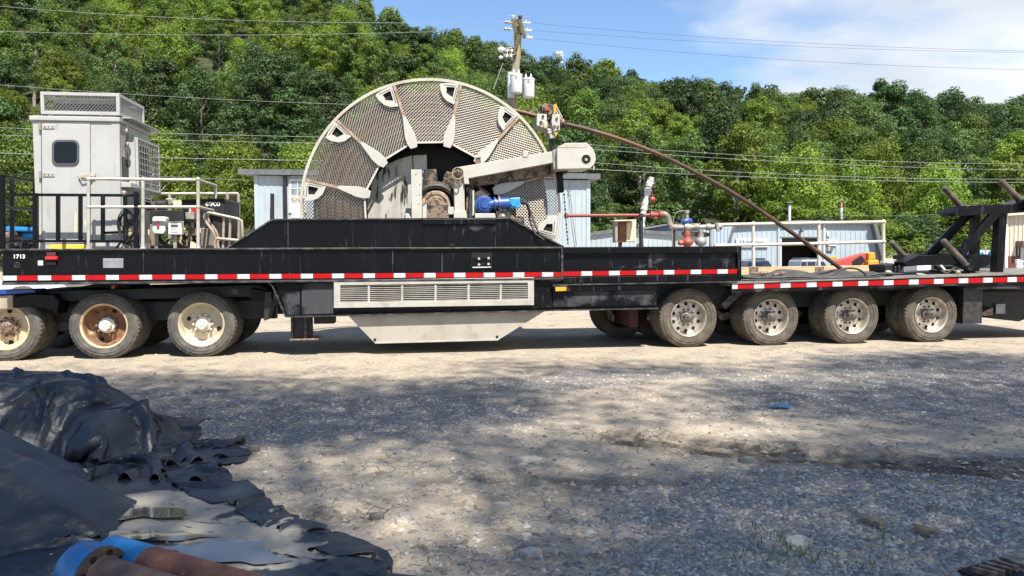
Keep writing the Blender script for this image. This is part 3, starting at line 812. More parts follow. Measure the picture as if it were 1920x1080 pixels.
# ------------------------------------------------------------------ the wound tubing and its free end
pr = []
for k in range(12):
    r0 = 1.15 + .062 * k
    for j in range(5):
        a = math.pi * j / 4
        pr.append((DF + .06 - .025 * math.sin(a), r0 + .031 - .031 * math.cos(a)))
rt = 1.15 + .744
wn_ = 26
for k in range(wn_):
    a0 = DF + .06 + (DB - DF - .12) * k / wn_
    st = (DB - DF - .12) / wn_
    for j in range(4):
        a = math.pi * j / 3
        pr.append((a0 + st * .5 - st * .5 * math.cos(a), rt + .031 * math.sin(a)))
pr += [(DB - .06, rt), (DB - .06, 1.15)]
ct = thing('coiled_tubing', 'brown steel coiled tubing wound on the reel with its free end drooping rearwards', 'tubing', (rc.x, 1.3, rc.z), T)
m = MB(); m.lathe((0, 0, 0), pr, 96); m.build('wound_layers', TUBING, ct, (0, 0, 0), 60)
MD = 1.25
tail_px = [(930, 200), (985, 212), (1050, 230), (1095, 241), (1150, 257), (1200, 275), (1250, 296), (1300, 321), (1350, 348), (1400, 378), (1450, 412), (1500, 447), (1550, 484), (1600, 521)]
pts = [t3(x, y, MD) for x, y in tail_px]
fine = []
for i in range(len(pts) - 1):
    p0, p1, p2, p3 = pts[max(i - 1, 0)], pts[i], pts[i + 1], pts[min(i + 2, len(pts) - 1)]
    for k in range(4):
        t = k / 4
        fine.append(.5 * ((2 * p1) + (p2 - p0) * t + (2 * p0 - 5 * p1 + 4 * p2 - p3) * t * t + (3 * p1 - p0 - 3 * p2 + p3) * t ** 3))
fine.append(pts[-1])
m = MB(); m.tube([p - Vector((rc.x, 1.3, rc.z)) for p in fine], .040, 12); m.build('free_end', TUBE_RUST, ct, (0, 0, 0), 60)

# ------------------------------------------------------------------ reel supports, level wind arm and drive
sup = thing('reel_pedestal', 'cream steel columns and pivot carrying the reel axle', 'pedestal', (t3(820, 410, .1).x, .2, DECK_Z), T)
def pb(name, px, d0, d1, mt, parent, bev=.006, label=None):
    return plate(name, px, mt, d0, d1, bev, parent, label)
pb('column', [(770.5, 318), (791, 318), (791, 410), (772, 410)], .06, .30, CREAM, sup)
pb('column', [(850.5, 322), (870, 322), (872, 410), (853, 410)], .06, .30, CREAM, sup)
pb('foot_gusset', [(760, 400), (766, 400), (772, 410), (760, 410)], .05, .10, CREAM, sup)
pb('column_foot', [(851, 395), (874, 395), (876, 410), (851, 410)], .04, .32, CREAM, sup)
pb('bearing_block', [(797, 384), (840, 384), (842, 410), (797, 410)], .12, .30, GREASE, sup)
pb('cross_tie', [(840, 388), (852, 388), (852, 402), (840, 402)], .10, .25, CREAM, sup)
pb('bearing_cap', [(792, 388), (800, 382), (800, 410), (792, 410)], .10, .28, CREAM, sup)
pb('chain_guard', [(874, 350), (888, 348), (888, 408), (874, 408)], .18, .30, GREASE, sup)
pb('hose_bundle', [(880, 352), (887, 350), (886, 408), (879, 408)], .12, .18, HOSE, sup)
for px, py in ((780, 326), (787, 344), (787, 364), (786, 381)):
    q = t3(px, py, .06); m = MB(); m.lathe((q.x, .06, q.z), [(-.01, 0), (-.01, .010), (0, .012)], 6); m.build('bolt', GALV, sup)

arm = thing('level_wind_arm', 'cream level wind beam sloping up to a boxy head with a round port', 'arm', (t3(860, 322, .1).x, .1, DECK_Z), T)
pb('beam', [(858, 313.5), (1037, 283.5), (1037, 305), (880, 334), (866, 332)], .0, .24, CREAM, arm)
pb('beam_lug', [(980, 284), (990, 282.5), (990, 294), (980, 295)], -.01, .12, CREAM, arm)
pb('chain_cover', [(880, 335), (1036, 306), (1038, 326), (880, 352)], .22, .32, GREASE, arm)
q = t3(858.5, 325, 0)
m = MB(); m.lathe((q.x, -.02, q.z), [(.02, .098), (-.012, .096), (-.012, .086), (.0, .084)], 28); m.build('pivot_ring', M('faded_yellow_ring', (.42, .33, .10), (.36, .32, .22), 14, rough=.5), arm, None, 35)
m = MB(); m.lathe((q.x, -.02, q.z), [(.05, .079), (.004, .078), (.004, .05), (-.012, .046), (-.012, 0)], 24); m.build('pivot_pin', GREASE, arm, None, 35)
m = MB(); m.tube([t3(852, 336, -.02), t3(854, 345, -.02), t3(858, 349, -.02), t3(862, 345, -.02), t3(864, 330, -.02)], .012, 6); m.build('pivot_hose', RUSTHUB, arm)
pb('beam_bracket', [(869, 333), (878, 333), (880, 345), (871, 345)], .0, .14, CREAM, arm)
pb('spoke_catch', [(892, 296), (901, 294), (902, 308), (892, 310)], .05, .12, GREASE, arm)
hp = [(1045, 317.5), (1044.5, 277), (1060, 268), (1101, 267.5), (1112, 279), (1117, 290), (1117.5, 300), (1114, 309), (1106, 316)]
hd = pb('head_box', hp, -.10, .42, CREAM, arm, .012)
pb('head_top', [(1044.5, 276), (1058, 269), (1101, 268.8), (1103, 272), (1098, 277)], -.105, -.098, RIMREEL, arm, 0)
q = t3(1099, 298.5, -.10)
m = MB(); m.lathe((q.x, -.10, q.z), [(-.003, .083), (-.006, .078), (-.003, .074)], 28, closed=True); m.build('port_ring', CREAM, arm, None, 35)
m = MB(); m.lathe((q.x, -.1015, q.z), [(0, .076), (0, .0)], 24); m.build('port', HOLE, arm)
m = MB(); m.lathe((q.x - .005, -.12, q.z - .01), [(.018, .026), (-.01, .024), (-.012, 0)], 14); m.build('shaft_end', HUBM, arm, None, 35)
pb('clamp', [(1036, 282), (1044, 280), (1044, 318), (1038, 318)], -.02, .3, GREYPIPE, arm)
pb('head_latch', [(1112.5, 312), (1115, 311), (1114.5, 319), (1112, 318)], -.09, -.07, GALV, arm, 0)
pb('cross_beam', [(1046, 280), (1090, 280), (1090, 312), (1046, 312)], .43, 2.3, BLACK_MATT, arm)
pb('arm_strut', [(1043, 319), (1055, 319), (1058, 360), (1046, 362)], .30, .45, BLACK, arm)
pb('arm_sleeve', [(1055, 316), (1062, 316), (1066, 324), (1056, 326)], .15, .4, HOSE, arm)
# guide head that lays the tubing
gd = thing('tubing_guide', 'greasy tubing guide head with counter wheel on a short dark mast', 'guide', (t3(1035, 245, 1.2).x, 1.2, t3(1035, 280, 1.2).z), T)
pb('guide_plate', [(1006, 235), (1007, 213), (1025, 214), (1028, 240), (1024, 241)], 1.0, 1.4, CREAM, gd)
pb('guide_plate', [(1036, 214), (1050, 214), (1050, 244), (1038, 246), (1034, 228)], 1.0, 1.4, CREAM, gd)
pb('counter_wheel', [(1016, 198), (1021, 194), (1038, 196), (1041, 208), (1030, 216), (1017, 213)], 1.05, 1.35, GREASE, gd)
pb('motor', [(1020, 200), (1032, 202), (1031, 208), (1021, 207)], .98, 1.05, REDPIPE, gd)
pb('orange_arm', [(1038, 197), (1043, 194), (1044, 199), (1041, 217), (1038, 217)], 1.0, 1.04, ORANGE, gd)
m = MB(); m.tube([t3(1043, 199, 1.1), t3(1054, 221, 1.1)], .012, 6); m.tube([t3(1041, 205, 1.1), t3(1052, 224, 1.1)], .012, 6); m.build('brace', CREAM, gd)
a, b = t3(1050, 231, MD), t3(1061, 234.5, MD)
m = MB(); m.tube([a, a + (b - a) * .3, a + (b - a) * .6, b], [.09, .10, .075, .06], 12); m.build('stuffing_ring', GREASE, gd, None, 30)
for px, py in ((1014, 229), (1028, 222), (1028, 236), (1040, 236), (1044, 222), (1018, 218), (1046, 238)):
    q = t3(px, py, 1.0); m = MB(); m.lathe((q.x, 1.0, q.z), [(-.03, 0), (-.03, .02), (0, .024)], 8); m.build('roller_bolt', GREASE, gd)
pb('yoke', [(1024, 240), (1038, 242), (1036, 250), (1028, 251)], 1.05, 1.35, CREAM, gd)
pb('mast', [(1029, 251), (1038, 250), (1042, 283), (1036, 284)], 1.1, 1.3, DARK_STEEL, gd)
pb('mast_collar', [(1030, 252), (1039, 251), (1040, 259), (1032, 260)], 1.05, 1.35, CREAM, gd)
m = MB(); m.tube([t3(1043, 246, 1.05), t3(1046, 252, 1.0), t3(1055, 256, 1.0), t3(1059, 266, 1.0)], .006, 5); m.tube([t3(1008, 205, 1.1), t3(990, 212, 1.1), t3(998, 206, 1.1), t3(1001, 203, 1.1)], .006, 5); m.build('cable', GREYPIPE, gd)
m = MB(); m.tube([t3(1017, 226, .98), t3(1022, 236, .97), t3(1027, 238, .98)], .008, 5); m.tube([t3(1040, 248, 1.0), t3(1042, 256, 1.0), t3(1044, 248, 1.0)], .012, 5); m.build('yellow_tag_line', YELLOW, gd)

# hydraulic drive motor
mo = thing('drive_motor', 'blue hydraulic drive motor and gearbox beside the reel hub', 'motor', (t3(915, 405, .2).x, .2, DECK_Z), T)
q = t3(908.5, 383, .12)
m = MB(); m.lathe((q.x, .10, q.z), [(.30, .15), (.08, .15), (.07, .115), (.0, .11), (-.005, .07), (-.02, .065), (-.02, 0)], 28); m.build('gearbox', BLUE, mo, None, 35)
m = MB()
for k in range(10):
    a = 2 * math.pi * k / 10; m.lathe((q.x + .09 * math.cos(a), .10, q.z + .09 * math.sin(a)), [(0, .012), (-.012, .011), (-.012, 0)], 6)
m.build('gearbox_bolts', BLUE, mo, None, 35)
a, b = t3(915, 383, .16), t3(955, 381, .16)
def rod(name, p, q, prof, mt, parent, n=20, sm=35):
    """revolved shape along the line p-q; prof is (share of the way, radius)"""
    p, q = Vector(p), Vector(q)
    m = MB(); path = [p + (q - p) * t for t, _ in prof]
    m.tube(path, [r for _, r in prof], n); return m.build(name, mt, parent, None, sm)
rod('motor_housing', a, b, [(0, .07), (.28, .075), (.281, .11), (.36, .11), (.361, .085), (.50, .085), (.501, .105), (.56, .105), (.561, .10), (.98, .10), (1, .09)], BLUE, mo)
rod('clamp_band', t3(934, 382, .16), t3(937, 382, .16), [(0, .118), (1, .118)], RUSTHUB, mo)
rod('pump_end', t3(951, 381, .16), t3(957, 381, .16), [(0, .075), (1, .075)], CYAN, mo)
pb('valve_block', [(956, 371), (975.5, 370), (976, 390), (957, 391)], .08, .26, CYAN, mo, .012)
q = t3(963, 382, .08); m = MB(); m.lathe((q.x, .08, q.z), [(0, .05), (-.03, .045), (-.03, 0)], 6); m.build('valve_cap', CYAN, mo, None, 35)
pb('motor_mount', [(889, 361), (902, 356), (916, 366), (898, 395), (889, 400)], .24, .34, HUBM, mo)
pb('motor_base', [(890.5, 400), (928, 400), (930, 410), (891, 410)], .08, .4, CREAM, mo)
pb('rust_bracket', [(895, 353), (899, 348), (920, 364), (917, 368)], .30, .36, TUBE_RUST, mo)
pb('side_bracket', [(886, 358), (889, 356), (889, 402), (886, 405)], .1, .3, CREAM, mo, 0)
q = t3(943, 405, .1); m = MB(); m.ball((q.x, .1, q.z), .035, .04, .035); m.build('pressure_bulb', CREAM, mo, None, 60)
m = MB(); m.tube([t3(977, 375, .15), t3(984, 376, .14), t3(990, 382, .13), t3(994, 395, .1), t3(1000, 415, .03), t3(1012, 440, -.03)], .014, 8)
m.tube([t3(977, 382, .18), t3(987, 383, .18), t3(992, 395, .16), t3(993, 412, .12), t3(1003, 438, -.03), t3(1020, 450, -.03)], .018, 8)
m.tube([t3(977, 378, .2), t3(988, 380, .2), t3(997, 400, .1), t3(1006, 428, -.03)], .012, 8); m.build('hose', HOSE, mo, None, 60)
pb('hose_guard', [(930, 396), (950, 393), (962, 405), (980, 418), (960, 412), (932, 410)], .14, .3, GREASE, mo)
# ================================================================== control cabin on the gooseneck deck
CD = .45
a, b = t3(70, 466, CD), t3(222, 228, CD)
cb = thing('control_cabin', 'tall grey white control cabin with a dark rounded window and caged roof unit', 'cabin', (a.x, CD, DECK_Z), T)
cx0, cx1, cz0, cz1 = a.x - .01, b.x, DECK_Z + .005, t3(100, 227, CD).z
CDP = 1.35
m = MB(); m.box((cx0, CD, cz0), (cx1, CD + CDP, cz1)); m.build('shell', CABIN, cb, bevel=.012)
m = MB(); m.box((cx0 - .03, CD - .035, cz1 + .002), (cx1 + .03, CD + CDP + .03, t3(100, 218, CD).z)); m.build('roof', CABIN, cb, bevel=.012)
m = MB(); m.box((cx0 - .05, CD + .1, t3(100, 218, CD).z + .002), (cx1 + .16, CD + CDP + .12, t3(100, 215, CD).z + .002)); m.build('roof_tray', CABIN_SHADE, cb, bevel=.006)
# roof unit in its guard
gx0, gx1 = t3(76, 200, CD).x, t3(224, 200, CD).x
gz0, gz1 = t3(76, 213.5, CD).z, t3(76, 171.5, CD).z
gy0, gy1 = CD - .0, CD + 1.10
m = MB(); fr = .05
for z in (gz0, gz1 - fr):
    m.box((gx0, gy0, z), (gx1, gy0 + fr, z + fr)); m.box((gx0, gy1 - fr, z), (gx1, gy1, z + fr))
    m.box((gx0, gy0 + fr, z), (gx0 + fr, gy1 - fr, z + fr)); m.box((gx1 - fr, gy0 + fr, z), (gx1, gy1 - fr, z + fr))
for x in (gx0, gx1 - fr):
    for y in (gy0, gy1 - fr): m.box((x, y, gz0 + fr), (x + fr, y + fr, gz1 - fr))
rg = m.build('roof_unit_guard', CABIN, cb, bevel=.004)
def ex_mesh(p, u, v, Lu, Lv, cu, cv, wd):
    """flat expanded-metal sheet: zigzag strands running along u"""
    m = MB(); p, u, v = Vector(p), Vector(u), Vector(v)
    nn = u.cross(v)
    for i in range(int(Lv / cv) + 1):
        k = 0
        while (k + 1) * cu / 2 <= Lu:
            def pt(k): return p + u * (k * cu / 2) + v * min(max(i * cv + (cv * .46 if (k + i) % 2 else -cv * .46), 0), Lv)
            A, B = pt(k), pt(k + 1); b = len(m.v)
            m.v += [A - v * wd - nn * .006, B - v * wd - nn * .006, B + v * wd + nn * .004, A + v * wd + nn * .004]; m.f.append((b, b + 1, b + 2, b + 3)); k += 1
    return m
o = ex_mesh((gx0 + fr, gy0 + .02, gz0 + fr), (1, 0, 0), (0, 0, 1), gx1 - gx0 - 2 * fr, gz1 - gz0 - 2 * fr, .052, .030, .0075).build('guard_mesh', CABIN, rg); o['kind'] = 'stuff'
o = ex_mesh((gx1 - .02, gy0 + fr, gz0 + fr), (0, 1, 0), (0, 0, 1), gy1 - gy0 - 2 * fr, gz1 - gz0 - 2 * fr, .052, .030, .0075).build('guard_mesh', CABIN, rg); o['kind'] = 'stuff'
o = ex_mesh((gx0 + fr, gy1 - .02, gz0 + fr), (1, 0, 0), (0, 0, 1), gx1 - gx0 - 2 * fr, gz1 - gz0 - 2 * fr, .052, .030, .0075).build('guard_mesh', CABIN, rg); o['kind'] = 'stuff'
m = MB(); m.box((gx0 + .12, gy0 + .14, gz0), (gx1 - .12, gy1 - .14, gz1 - .06)); m.build('roof_unit', M('dim_roof_unit', (.10, .10, .10), (.05, .05, .05), 6, rough=.6), cb, bevel=.02)
for px in (95, 188):
    q = t3(px, 214, CD); m = MB(); m.box((q.x - .03, CD + .02, q.z - .045), (q.x + .03, CD + .10, q.z + .01)); m.build('guard_foot', CABIN, rg)
# door with window, hinges and latch
dr = plate('door', [(78, 231), (168.5, 232), (169, 456), (79.5, 457)], CABIN, CD - .022, CD + .01, .006, cb)
plate('door_gap', [(76.5, 230), (170, 231), (170.5, 457.5), (78, 458.5)], M('door_gap_grey', (.12, .12, .12), rough=.8), CD - .004, CD + .004, 0, cb)
def rrect(x0, y0, x1, y1, r, d):
    pts = []
    for cx, cy, a in ((x1 - r, y1 - r, 0), (x0 + r, y1 - r, 90), (x0 + r, y0 + r, 180), (x1 - r, y0 + r, 270)):
        pts += [(cx + r * math.cos(R(a + t)), cy + r * math.sin(R(a + t))) for t in (0, 22, 45, 68, 90)]
    return poly_t(pts, d)
wf = MB(); wf.prism(rrect(97.5, 262, 148.5, 310, 11, CD - .03), CD - .045, CD - .02); wn0 = wf.build('window_seal', RUBBERSEAL, dr, bevel=.008)
wf = MB(); wf.prism(rrect(101.5, 266, 144.5, 306, 8, CD - .04), CD - .047, CD - .030); wf.build('window_glass', GLASS, dr)
for y in (237.5, 327.5):
    hg = plate('hinge', [(80, y - 3), (102, y - 3), (102, y + 3.5), (80, y + 3.5)], GALV, CD - .036, CD - .02, .003, cb)
    q = t3(75, y, CD - .03); m = MB(); m.tube([(q.x, CD - .03, q.z - .05), (q.x, CD - .03, q.z + .05)], .022, 8); m.build('hinge_pin', GREYPIPE, hg)
    for k in (84, 91, 98):
        q = t3(k, y, CD - .036); m = MB(); m.lathe((q.x, CD - .036, q.z), [(-.006, 0), (-.006, .008), (0, .010)], 6); m.build('hinge_bolt', DARK_STEEL, hg)
hd2 = plate('latch', [(147, 328), (160, 326), (178, 323), (178, 331), (160, 334), (148, 333)], GALV, CD - .05, CD - .025, .005, cb)
m = MB(); m.tube([t3(147, 329, CD - .06), t3(153, 338, CD - .07), t3(160, 336, CD - .07), t3(172, 330, CD - .06)], .012, 6); m.build('latch_lever', GREYPIPE, hd2)
for px in ((141, 395, 144, 447), (159, 410, 162, 426), (213, 400, 217, 446)):
    x0_, y0_, x1_, y1_ = px
    plate('yellow_scuff', [(x0_, y0_), (x1_, y0_ + 8), (x1_ - 1, y1_), (x0_ - 2, y1_ - 10)], M('thin_yellow_scuff', (.62, .56, .22), (.56, .555, .53), 25, rough=.5), CD - .0245 if x0_ < 168 else CD - .003, CD - .02 if x0_ < 168 else CD, 0, cb)
plate('yellow_base_stripe', [(93, 459), (163, 459), (164, 467), (92, 467)], YELLOW, CD - .03, CD - .001, .004, cb)
plate('base_plate', [(71, 457), (223, 457.5), (223, 467), (71, 467)], CABIN, CD - .012, CD + .01, .004, cb)
plate('corner_trim', [(208, 229), (224, 229), (226, 457), (210, 457)], CABIN, CD - .008, CD + .01, .004, cb)
# right-hand side: panels with the side's shade put into their grey, window and its cage
sx = cx1
zt, zb = t3(222, 250, CD).z, t3(222, 345, CD).z
m = MB(); m.box((sx, CD + .05, zb - 1.0), (sx + .012, CD + CDP - .02, zb - .06)); m.build('side_panel', CABIN_SHADE, cb)
m = MB(); m.box((sx, CD + .10, zb + .12), (sx + .014, CD + .30, zt - .35)); m.build('side_window', GLASS, cb)
m = MB(); m.box((sx, CD + .42, zb + .05), (sx + .014, CD + CDP - .10, zt - .05)); m.build('side_window', GLASS, cb)
m = MB()
cy0, cy1, cxo = CD + .36, CD + CDP + .02, sx + .14
ct_, cb_ = zt - .02, zb - .02
for z in (ct_, cb_):
    m.beam((cxo, cy0, z), (cxo, cy1, z), .03, .03)
    for y in (cy0, cy1): m.beam((sx, y, z), (cxo, y, z), .03, .03)
for y in (cy0, cy1): m.beam((cxo, y, cb_), (cxo, y, ct_), .035, .035)
wc = m.build('window_cage', CABIN, cb)
for k in range(1, 9):
    y = cy0 + (cy1 - cy0) * k / 9
    m = MB(); m.beam((cxo, y, cb_), (cxo, y, ct_), .014, .014); m.build('cage_bar', CABIN, wc)
for k in range(1, 8):
    z = cb_ + (ct_ - cb_) * k / 8
    m = MB(); m.beam((cxo + .012, cy0, z), (cxo + .012, cy1, z), .012, .012); m.build('cage_bar', CABIN, wc)
m = MB(); m.beam((sx + .07, cy0 - .02, cb_ - .02), (sx + .07, cy0 - .02, ct_ + .05), .10, .05); m.build('cage_post', CABIN, cb)
m = MB(); m.box((sx, CD + .02, zb - .05), (sx + .15, CD + .34, zb + .03)); m.build('side_step', CABIN, cb, bevel=.01)
m = MB(); m.ball((sx + .08, CD + .12, zt + .05), .035, .04, .05); m.ball((sx + .07, CD + .14, zt - .15), .03, .035, .05); m.build('work_light', GREYPIPE, cb, None, 60)
m = MB(); m.tube([(sx + .06, CD + .12, zt + .2), (sx + .11, CD + .1, zt + .1), (sx + .05, CD + .1, zt - .2), (sx + .08, CD + .08, zt - .4)], .01, 5); m.build('cable', HOSE, cb)

# ------------------------------------------------------------------ railings on the gooseneck
def railing(root, lines, r, mt, name='rail', n=8):
    for ln in lines:
        m = MB(); m.tube([t3(*p) for p in ln], r, n); m.build(name, mt, root, None, 50)
br = thing('black_railing', 'black square tube railing with upright bars in front of the cabin', 'railing', (t3(165, 466, .05).x, .05, DECK_Z), T)
def sq(root, name, p, q, w, mt=BLACK):
    m = MB(); m.beam(t3(*p), t3(*q), w, w); return m.build(name, mt, root, bevel=.004)
sq(br, 'rail', (18, 365, .05), (262, 366.5, .05), .042)
sq(br, 'rail', (18, 452, .05), (258, 452.5, .05), .042)
for x, y0, y1 in ((67, 362, 467), (109, 366, 452), (151, 366, 452), (193, 366, 452), (235, 366, 452)):
    sq(br, 'upright', (x, y0, .05), (x, y1, .05), .05 if x > 70 else .065)
sq(br, 'post', (256, 360, .05), (256, 467, .05), .062)
sq(br, 'corner_rail', (190, 437, .1), (232, 435, .3), .04)
q = t3(233, 362, .03); m = MB(); m.ball((q.x, .03, q.z), .04, .04, .04); m.build('clamp', GREYPIPE, br, None, 50)
bg_ = thing('black_end_gate', 'taller black tube gate at the nose of the trailer, left of the cabin', 'gate', (t3(4, 466, .1).x, .1, DECK_Z), T)
for p, q_, w_ in (((3, 328, .1), (4, 467, .1), .07), ((22, 333, .8), (23, 467, .8), .05), ((66, 336, 1.9), (67, 440, 1.9), .06), ((3, 330, .1), (64, 340, 1.9), .05), ((3, 388, .1), (64, 393, 1.9), .05), ((3, 455, .1), (40, 452, .9), .05)):
    m = MB(); m.beam(t3(*p), t3(*q_), w_, w_); m.build('post' if abs(p[0] - q_[0]) < 5 else 'rail', BLACK, bg_, bevel=.004)
sr = thing('pipe_railing', 'pale galvanised pipe railing in front of the power pack', 'railing', (t3(268, 466, .04).x, .04, DECK_Z), T)
d = .04
railing(sr, [[(166, 335, d), (372, 337.5, d), (404, 348, 1.3)], [(164, 388, d), (372, 388, d), (408, 397, 1.3)]], .024, GALV)
railing(sr, [[(166, 333, d), (166, 466, d)], [(268, 334, d), (268, 466, d)], [(371.5, 335, d), (371.5, 466, d)], [(404, 346, 1.3), (404, 398, 1.3)]], .027, GALV, 'post')
for x in (166, 268, 371.5):
    q = t3(x, 464, d); m = MB(); m.lathe((q.x, d, DECK_Z), [(0, 0.055), (.02, .055), (.03, .035), (.07, .034)], 12, 'z'); m.build('post_foot', GALV, sr, None, 40)
    q = t3(x, 336, d)
    for yy in (336, 388):
        q = t3(x, yy, d); m = MB(); m.ball(q, .036, .036, .036); m.build('fitting', GALV, sr, None, 60)
sr2 = thing('rear_pipe_railing', 'pale pipe railing on the far deck edge behind the power pack', 'railing', (t3(350, 466, 2.4).x, 2.4, DECK_Z), T)
d = 2.4
railing(sr2, [[(276, 363.5, d), (447, 363, d)], [(430, 405, d), (448, 408, d)]], .028, GALV)
railing(sr2, [[(318, 362, d), (318, 466, d)], [(426.5, 360, d), (427, 466, d)], [(447, 363, d), (448, 455, d)]], .030, GALV_BROWN, 'post')
lr = thing('looped_handrail', 'tarnished looped stair handrail at the foot of the reel well wall', 'handrail', (t3(400, 466, .6).x, .6, DECK_Z), T)
for d, oy in ((.55, 0), (.95, 0)):
    dx_ = 6 if d > .7 else 0
    railing(lr, [[(404 + dx_, 466, d), (402 + dx_, 455, d), (405 + dx_, 448, d), (398 + dx_, 432, d), (386 + dx_, 416, d), (383 + dx_, 406, d), (386 + dx_, 400, d), (393 + dx_, 399, d), (412, 403, d), (445, 410, d), (453, 414, d), (455, 440, d), (456, 450, d)],
                 [(405 + dx_, 447, d), (430, 449, d), (450, 451, d)]], .024, GALV_BROWN)
railing(lr, [[(420, 405, .6), (418, 466, .6)], [(448, 411, .9), (447, 452, .9)], [(432, 407, .6), (430, 466, .6)]], .022, GALV_BROWN, 'post')

# ------------------------------------------------------------------ power pack between cabin and reel
pp = thing('power_pack', 'black diesel power pack with white lettering behind the pipe railing', 'generator', (t3(350, 466, 1.2).x, 1.2, DECK_Z), T)
d = 1.0
pb('enclosure', [(368, 373), (421, 372), (421, 466), (368, 466)], d, 2.1, BLACK_MATT, pp, .012)
pb('top_cover', [(340, 374), (421, 371.5), (421, 375), (340, 378)], .96, 2.1, BLACK, pp, .008)
pb('hood', [(340, 377), (369, 377), (369, 466), (340, 466)], 1.05, 2.0, DARK_STEEL, pp, .01)
q = t3(385.5, 386, d); text_part('GEFCO', .088, PRINT_WHITE, 'lettering', pp, (q.x, d - .003, q.z), .006, .003, .82)
pb('dark_canopy', [(281, 394), (345, 394), (345, 420), (281, 420)], .75, 1.9, BLACK_MATT, pp, .01)
pb('canopy_leg', [(281, 420), (292, 420), (292, 466), (281, 466)], .75, 1.0, M('brown_grey_leg', (.22, .17, .12), rough=.6), pp)
pb('yellow_post', [(277.5, 430), (280, 430), (280, 466), (277.5, 466)], .6, .65, CREAMBOX, pp, 0)
pb('side_panel', [(376, 428), (400, 428), (402, 466), (376, 466)], .9, 1.0, M('brown_dusty_panel', (.20, .16, .12), (.12, .10, .08), 5, rough=.6), pp)
plate('label_plate', [(374.5, 428), (385, 427.5), (385, 436), (374.5, 436.5)], WHITEBOX, .94, 1.0, .003, pp)
q = t3(366, 395, .8); m = MB(); m.lathe((q.x, .8, q.z), [(.10, .055), (.0, .055), (-.02, .05), (-.02, 0)], 16); m.build('red_beacon', REDLENS, pp, None, 35)
pb('air_filter', [(306, 377), (312, 371), (322, 371), (327, 384), (306, 386)], 1.7, 2.0, GREYPIPE, pp, .02)
pb('tan_box', [(324.5, 376), (341, 376), (341, 386), (324.5, 386)], 1.4, 1.6, CREAMBOX, pp)
m = MB(); m.lathe(t3(290, 384, 1.6), [(-.2, .0), (-.2, .09), (.2, .09), (.2, 0)], 16, 'x'); m.build('muffler', DARK_STEEL, pp, None, 35)
for (x, y0, y1) in ((350, 422, 464), (357, 418, 464), (330, 444, 466), (341, 441, 466), (346, 430, 466)):
    m = MB(); m.tube([t3(x, y0, .8), t3(x + rng.uniform(-3, 3), (y0 + y1) / 2, .78), t3(x + rng.uniform(-3, 3), y1, .8)], .022, 6); m.build('fluid_line', HUBM if x % 2 else DARK_STEEL, pp, None, 50)
for k in range(9):
    x = rng.uniform(318, 366); y = rng.uniform(436, 462)
    c0 = t3(x, y, .8); r0 = rng.uniform(.05, .11)
    m = MB(); m.tube([c0 + Vector((r0 * math.cos(t), rng.uniform(-.03, .03), r0 * math.sin(t) * .9)) for t in np.linspace(0, rng.uniform(3, 5.5), 12)], .012, 6); m.build('hose', HOSE, pp, None, 60)
pb('pump_body', [(352, 429), (367, 427), (368, 442), (353, 442)], .75, .95, M('brown_pump_paint', (.23, .15, .09), (.12, .08, .05), 12, rough=.6), pp, .015)
pb('bracket', [(348, 420), (362, 417), (362, 428), (349, 427)], .72, .8, GREYPIPE, pp, .008)
pb('valve_stack', [(349, 431), (352, 431), (352, 464), (349, 464)], .72, .78, HUBM, pp, .004)
for k in range(4):
    q = t3(343 + k * 2.4, 424 + k * 5.2, .70); m = MB(); m.lathe((q.x, .7, q.z), [(-.02, 0), (-.02, .02), (.03, .022)], 8); m.build('gauge', YELLOW if k == 1 else GREYPIPE, pp, None, 40)
m = MB(); m.tube([t3(295, 442, .8), t3(302, 452, .75), t3(312, 460, .7), t3(322, 463, .7)], .035, 8); m.build('return_hose', HOSE, pp, None, 50)
pb('skid', [(281, 460), (372, 460), (372, 467), (281, 467)], .7, 2.1, DARK_STEEL, pp)
pb('lower_guard', [(357, 452), (372, 460), (372, 466), (356, 466)], .6, .7, CREAMBOX, pp)
m = MB(); m.tube([t3(272, 373, .9), t3(281, 374, .9), t3(288, 382, .9), t3(292, 392, .88), t3(295, 400, .85)], .014, 6); m.tube([t3(272, 377, 1), t3(283, 380, 1), t3(290, 392, .95)], .014, 6); m.build('top_hose', HOSE, pp, None, 50)
sw = thing('switch_box', 'pale green electrical switch box with a red handle', 'switch box', (t3(297, 440, .5).x, .55, t3(297, 440, .5).z), T)
pb('box', [(285, 408), (288, 406), (309, 406), (311, 409), (310, 433), (306, 439), (288, 438), (285, 432)], .45, .62, SWITCH, sw, .015)
pb('handle', [(293, 416), (297, 414), (298, 426), (294, 426)], .42, .45, M('red_switch_handle', (.50, .03, .06), rough=.4), sw, .006)
pb('box_bracket', [(290, 438), (296, 438), (296, 466), (290, 466)], .58, .62, GREYPIPE, sw, 0)
mt_ = thing('meter_box', 'square white meter box with a dark display next to the switch box', 'meter box', (t3(327, 440, .5).x, .55, t3(327, 440, .5).z), T)
pb('box', [(315, 415), (340, 414.5), (340.5, 440), (315, 440)], .42, .55, WHITEBOX, mt_, .012)
plate('display', [(320, 421), (333.5, 421), (333.5, 425), (320, 425)], M('dark_green_display', (.05, .06, .045), rough=.3), .412, .425, 0, mt_)
plate('keypad', [(320.5, 427), (334, 427), (334, 435.5), (320.5, 435.5)], M('grey_keypad', (.35, .36, .36), (.6, .6, .58), 40, rough=.5), .414, .425, 0, mt_)
plate('top_print', [(320, 417.5), (334, 417.3), (334, 418.5), (320, 418.7)], PRINT_DARK, .417, .425, 0, mt_)
pb('conduit_stub', [(309, 425), (316, 425), (316, 429), (309, 429)], .48, .53, RUSTHUB, mt_, 0)
pb('box_bracket', [(325, 440), (331, 440), (331, 466), (325, 466)], .5, .54, GREYPIPE, mt_, 0)
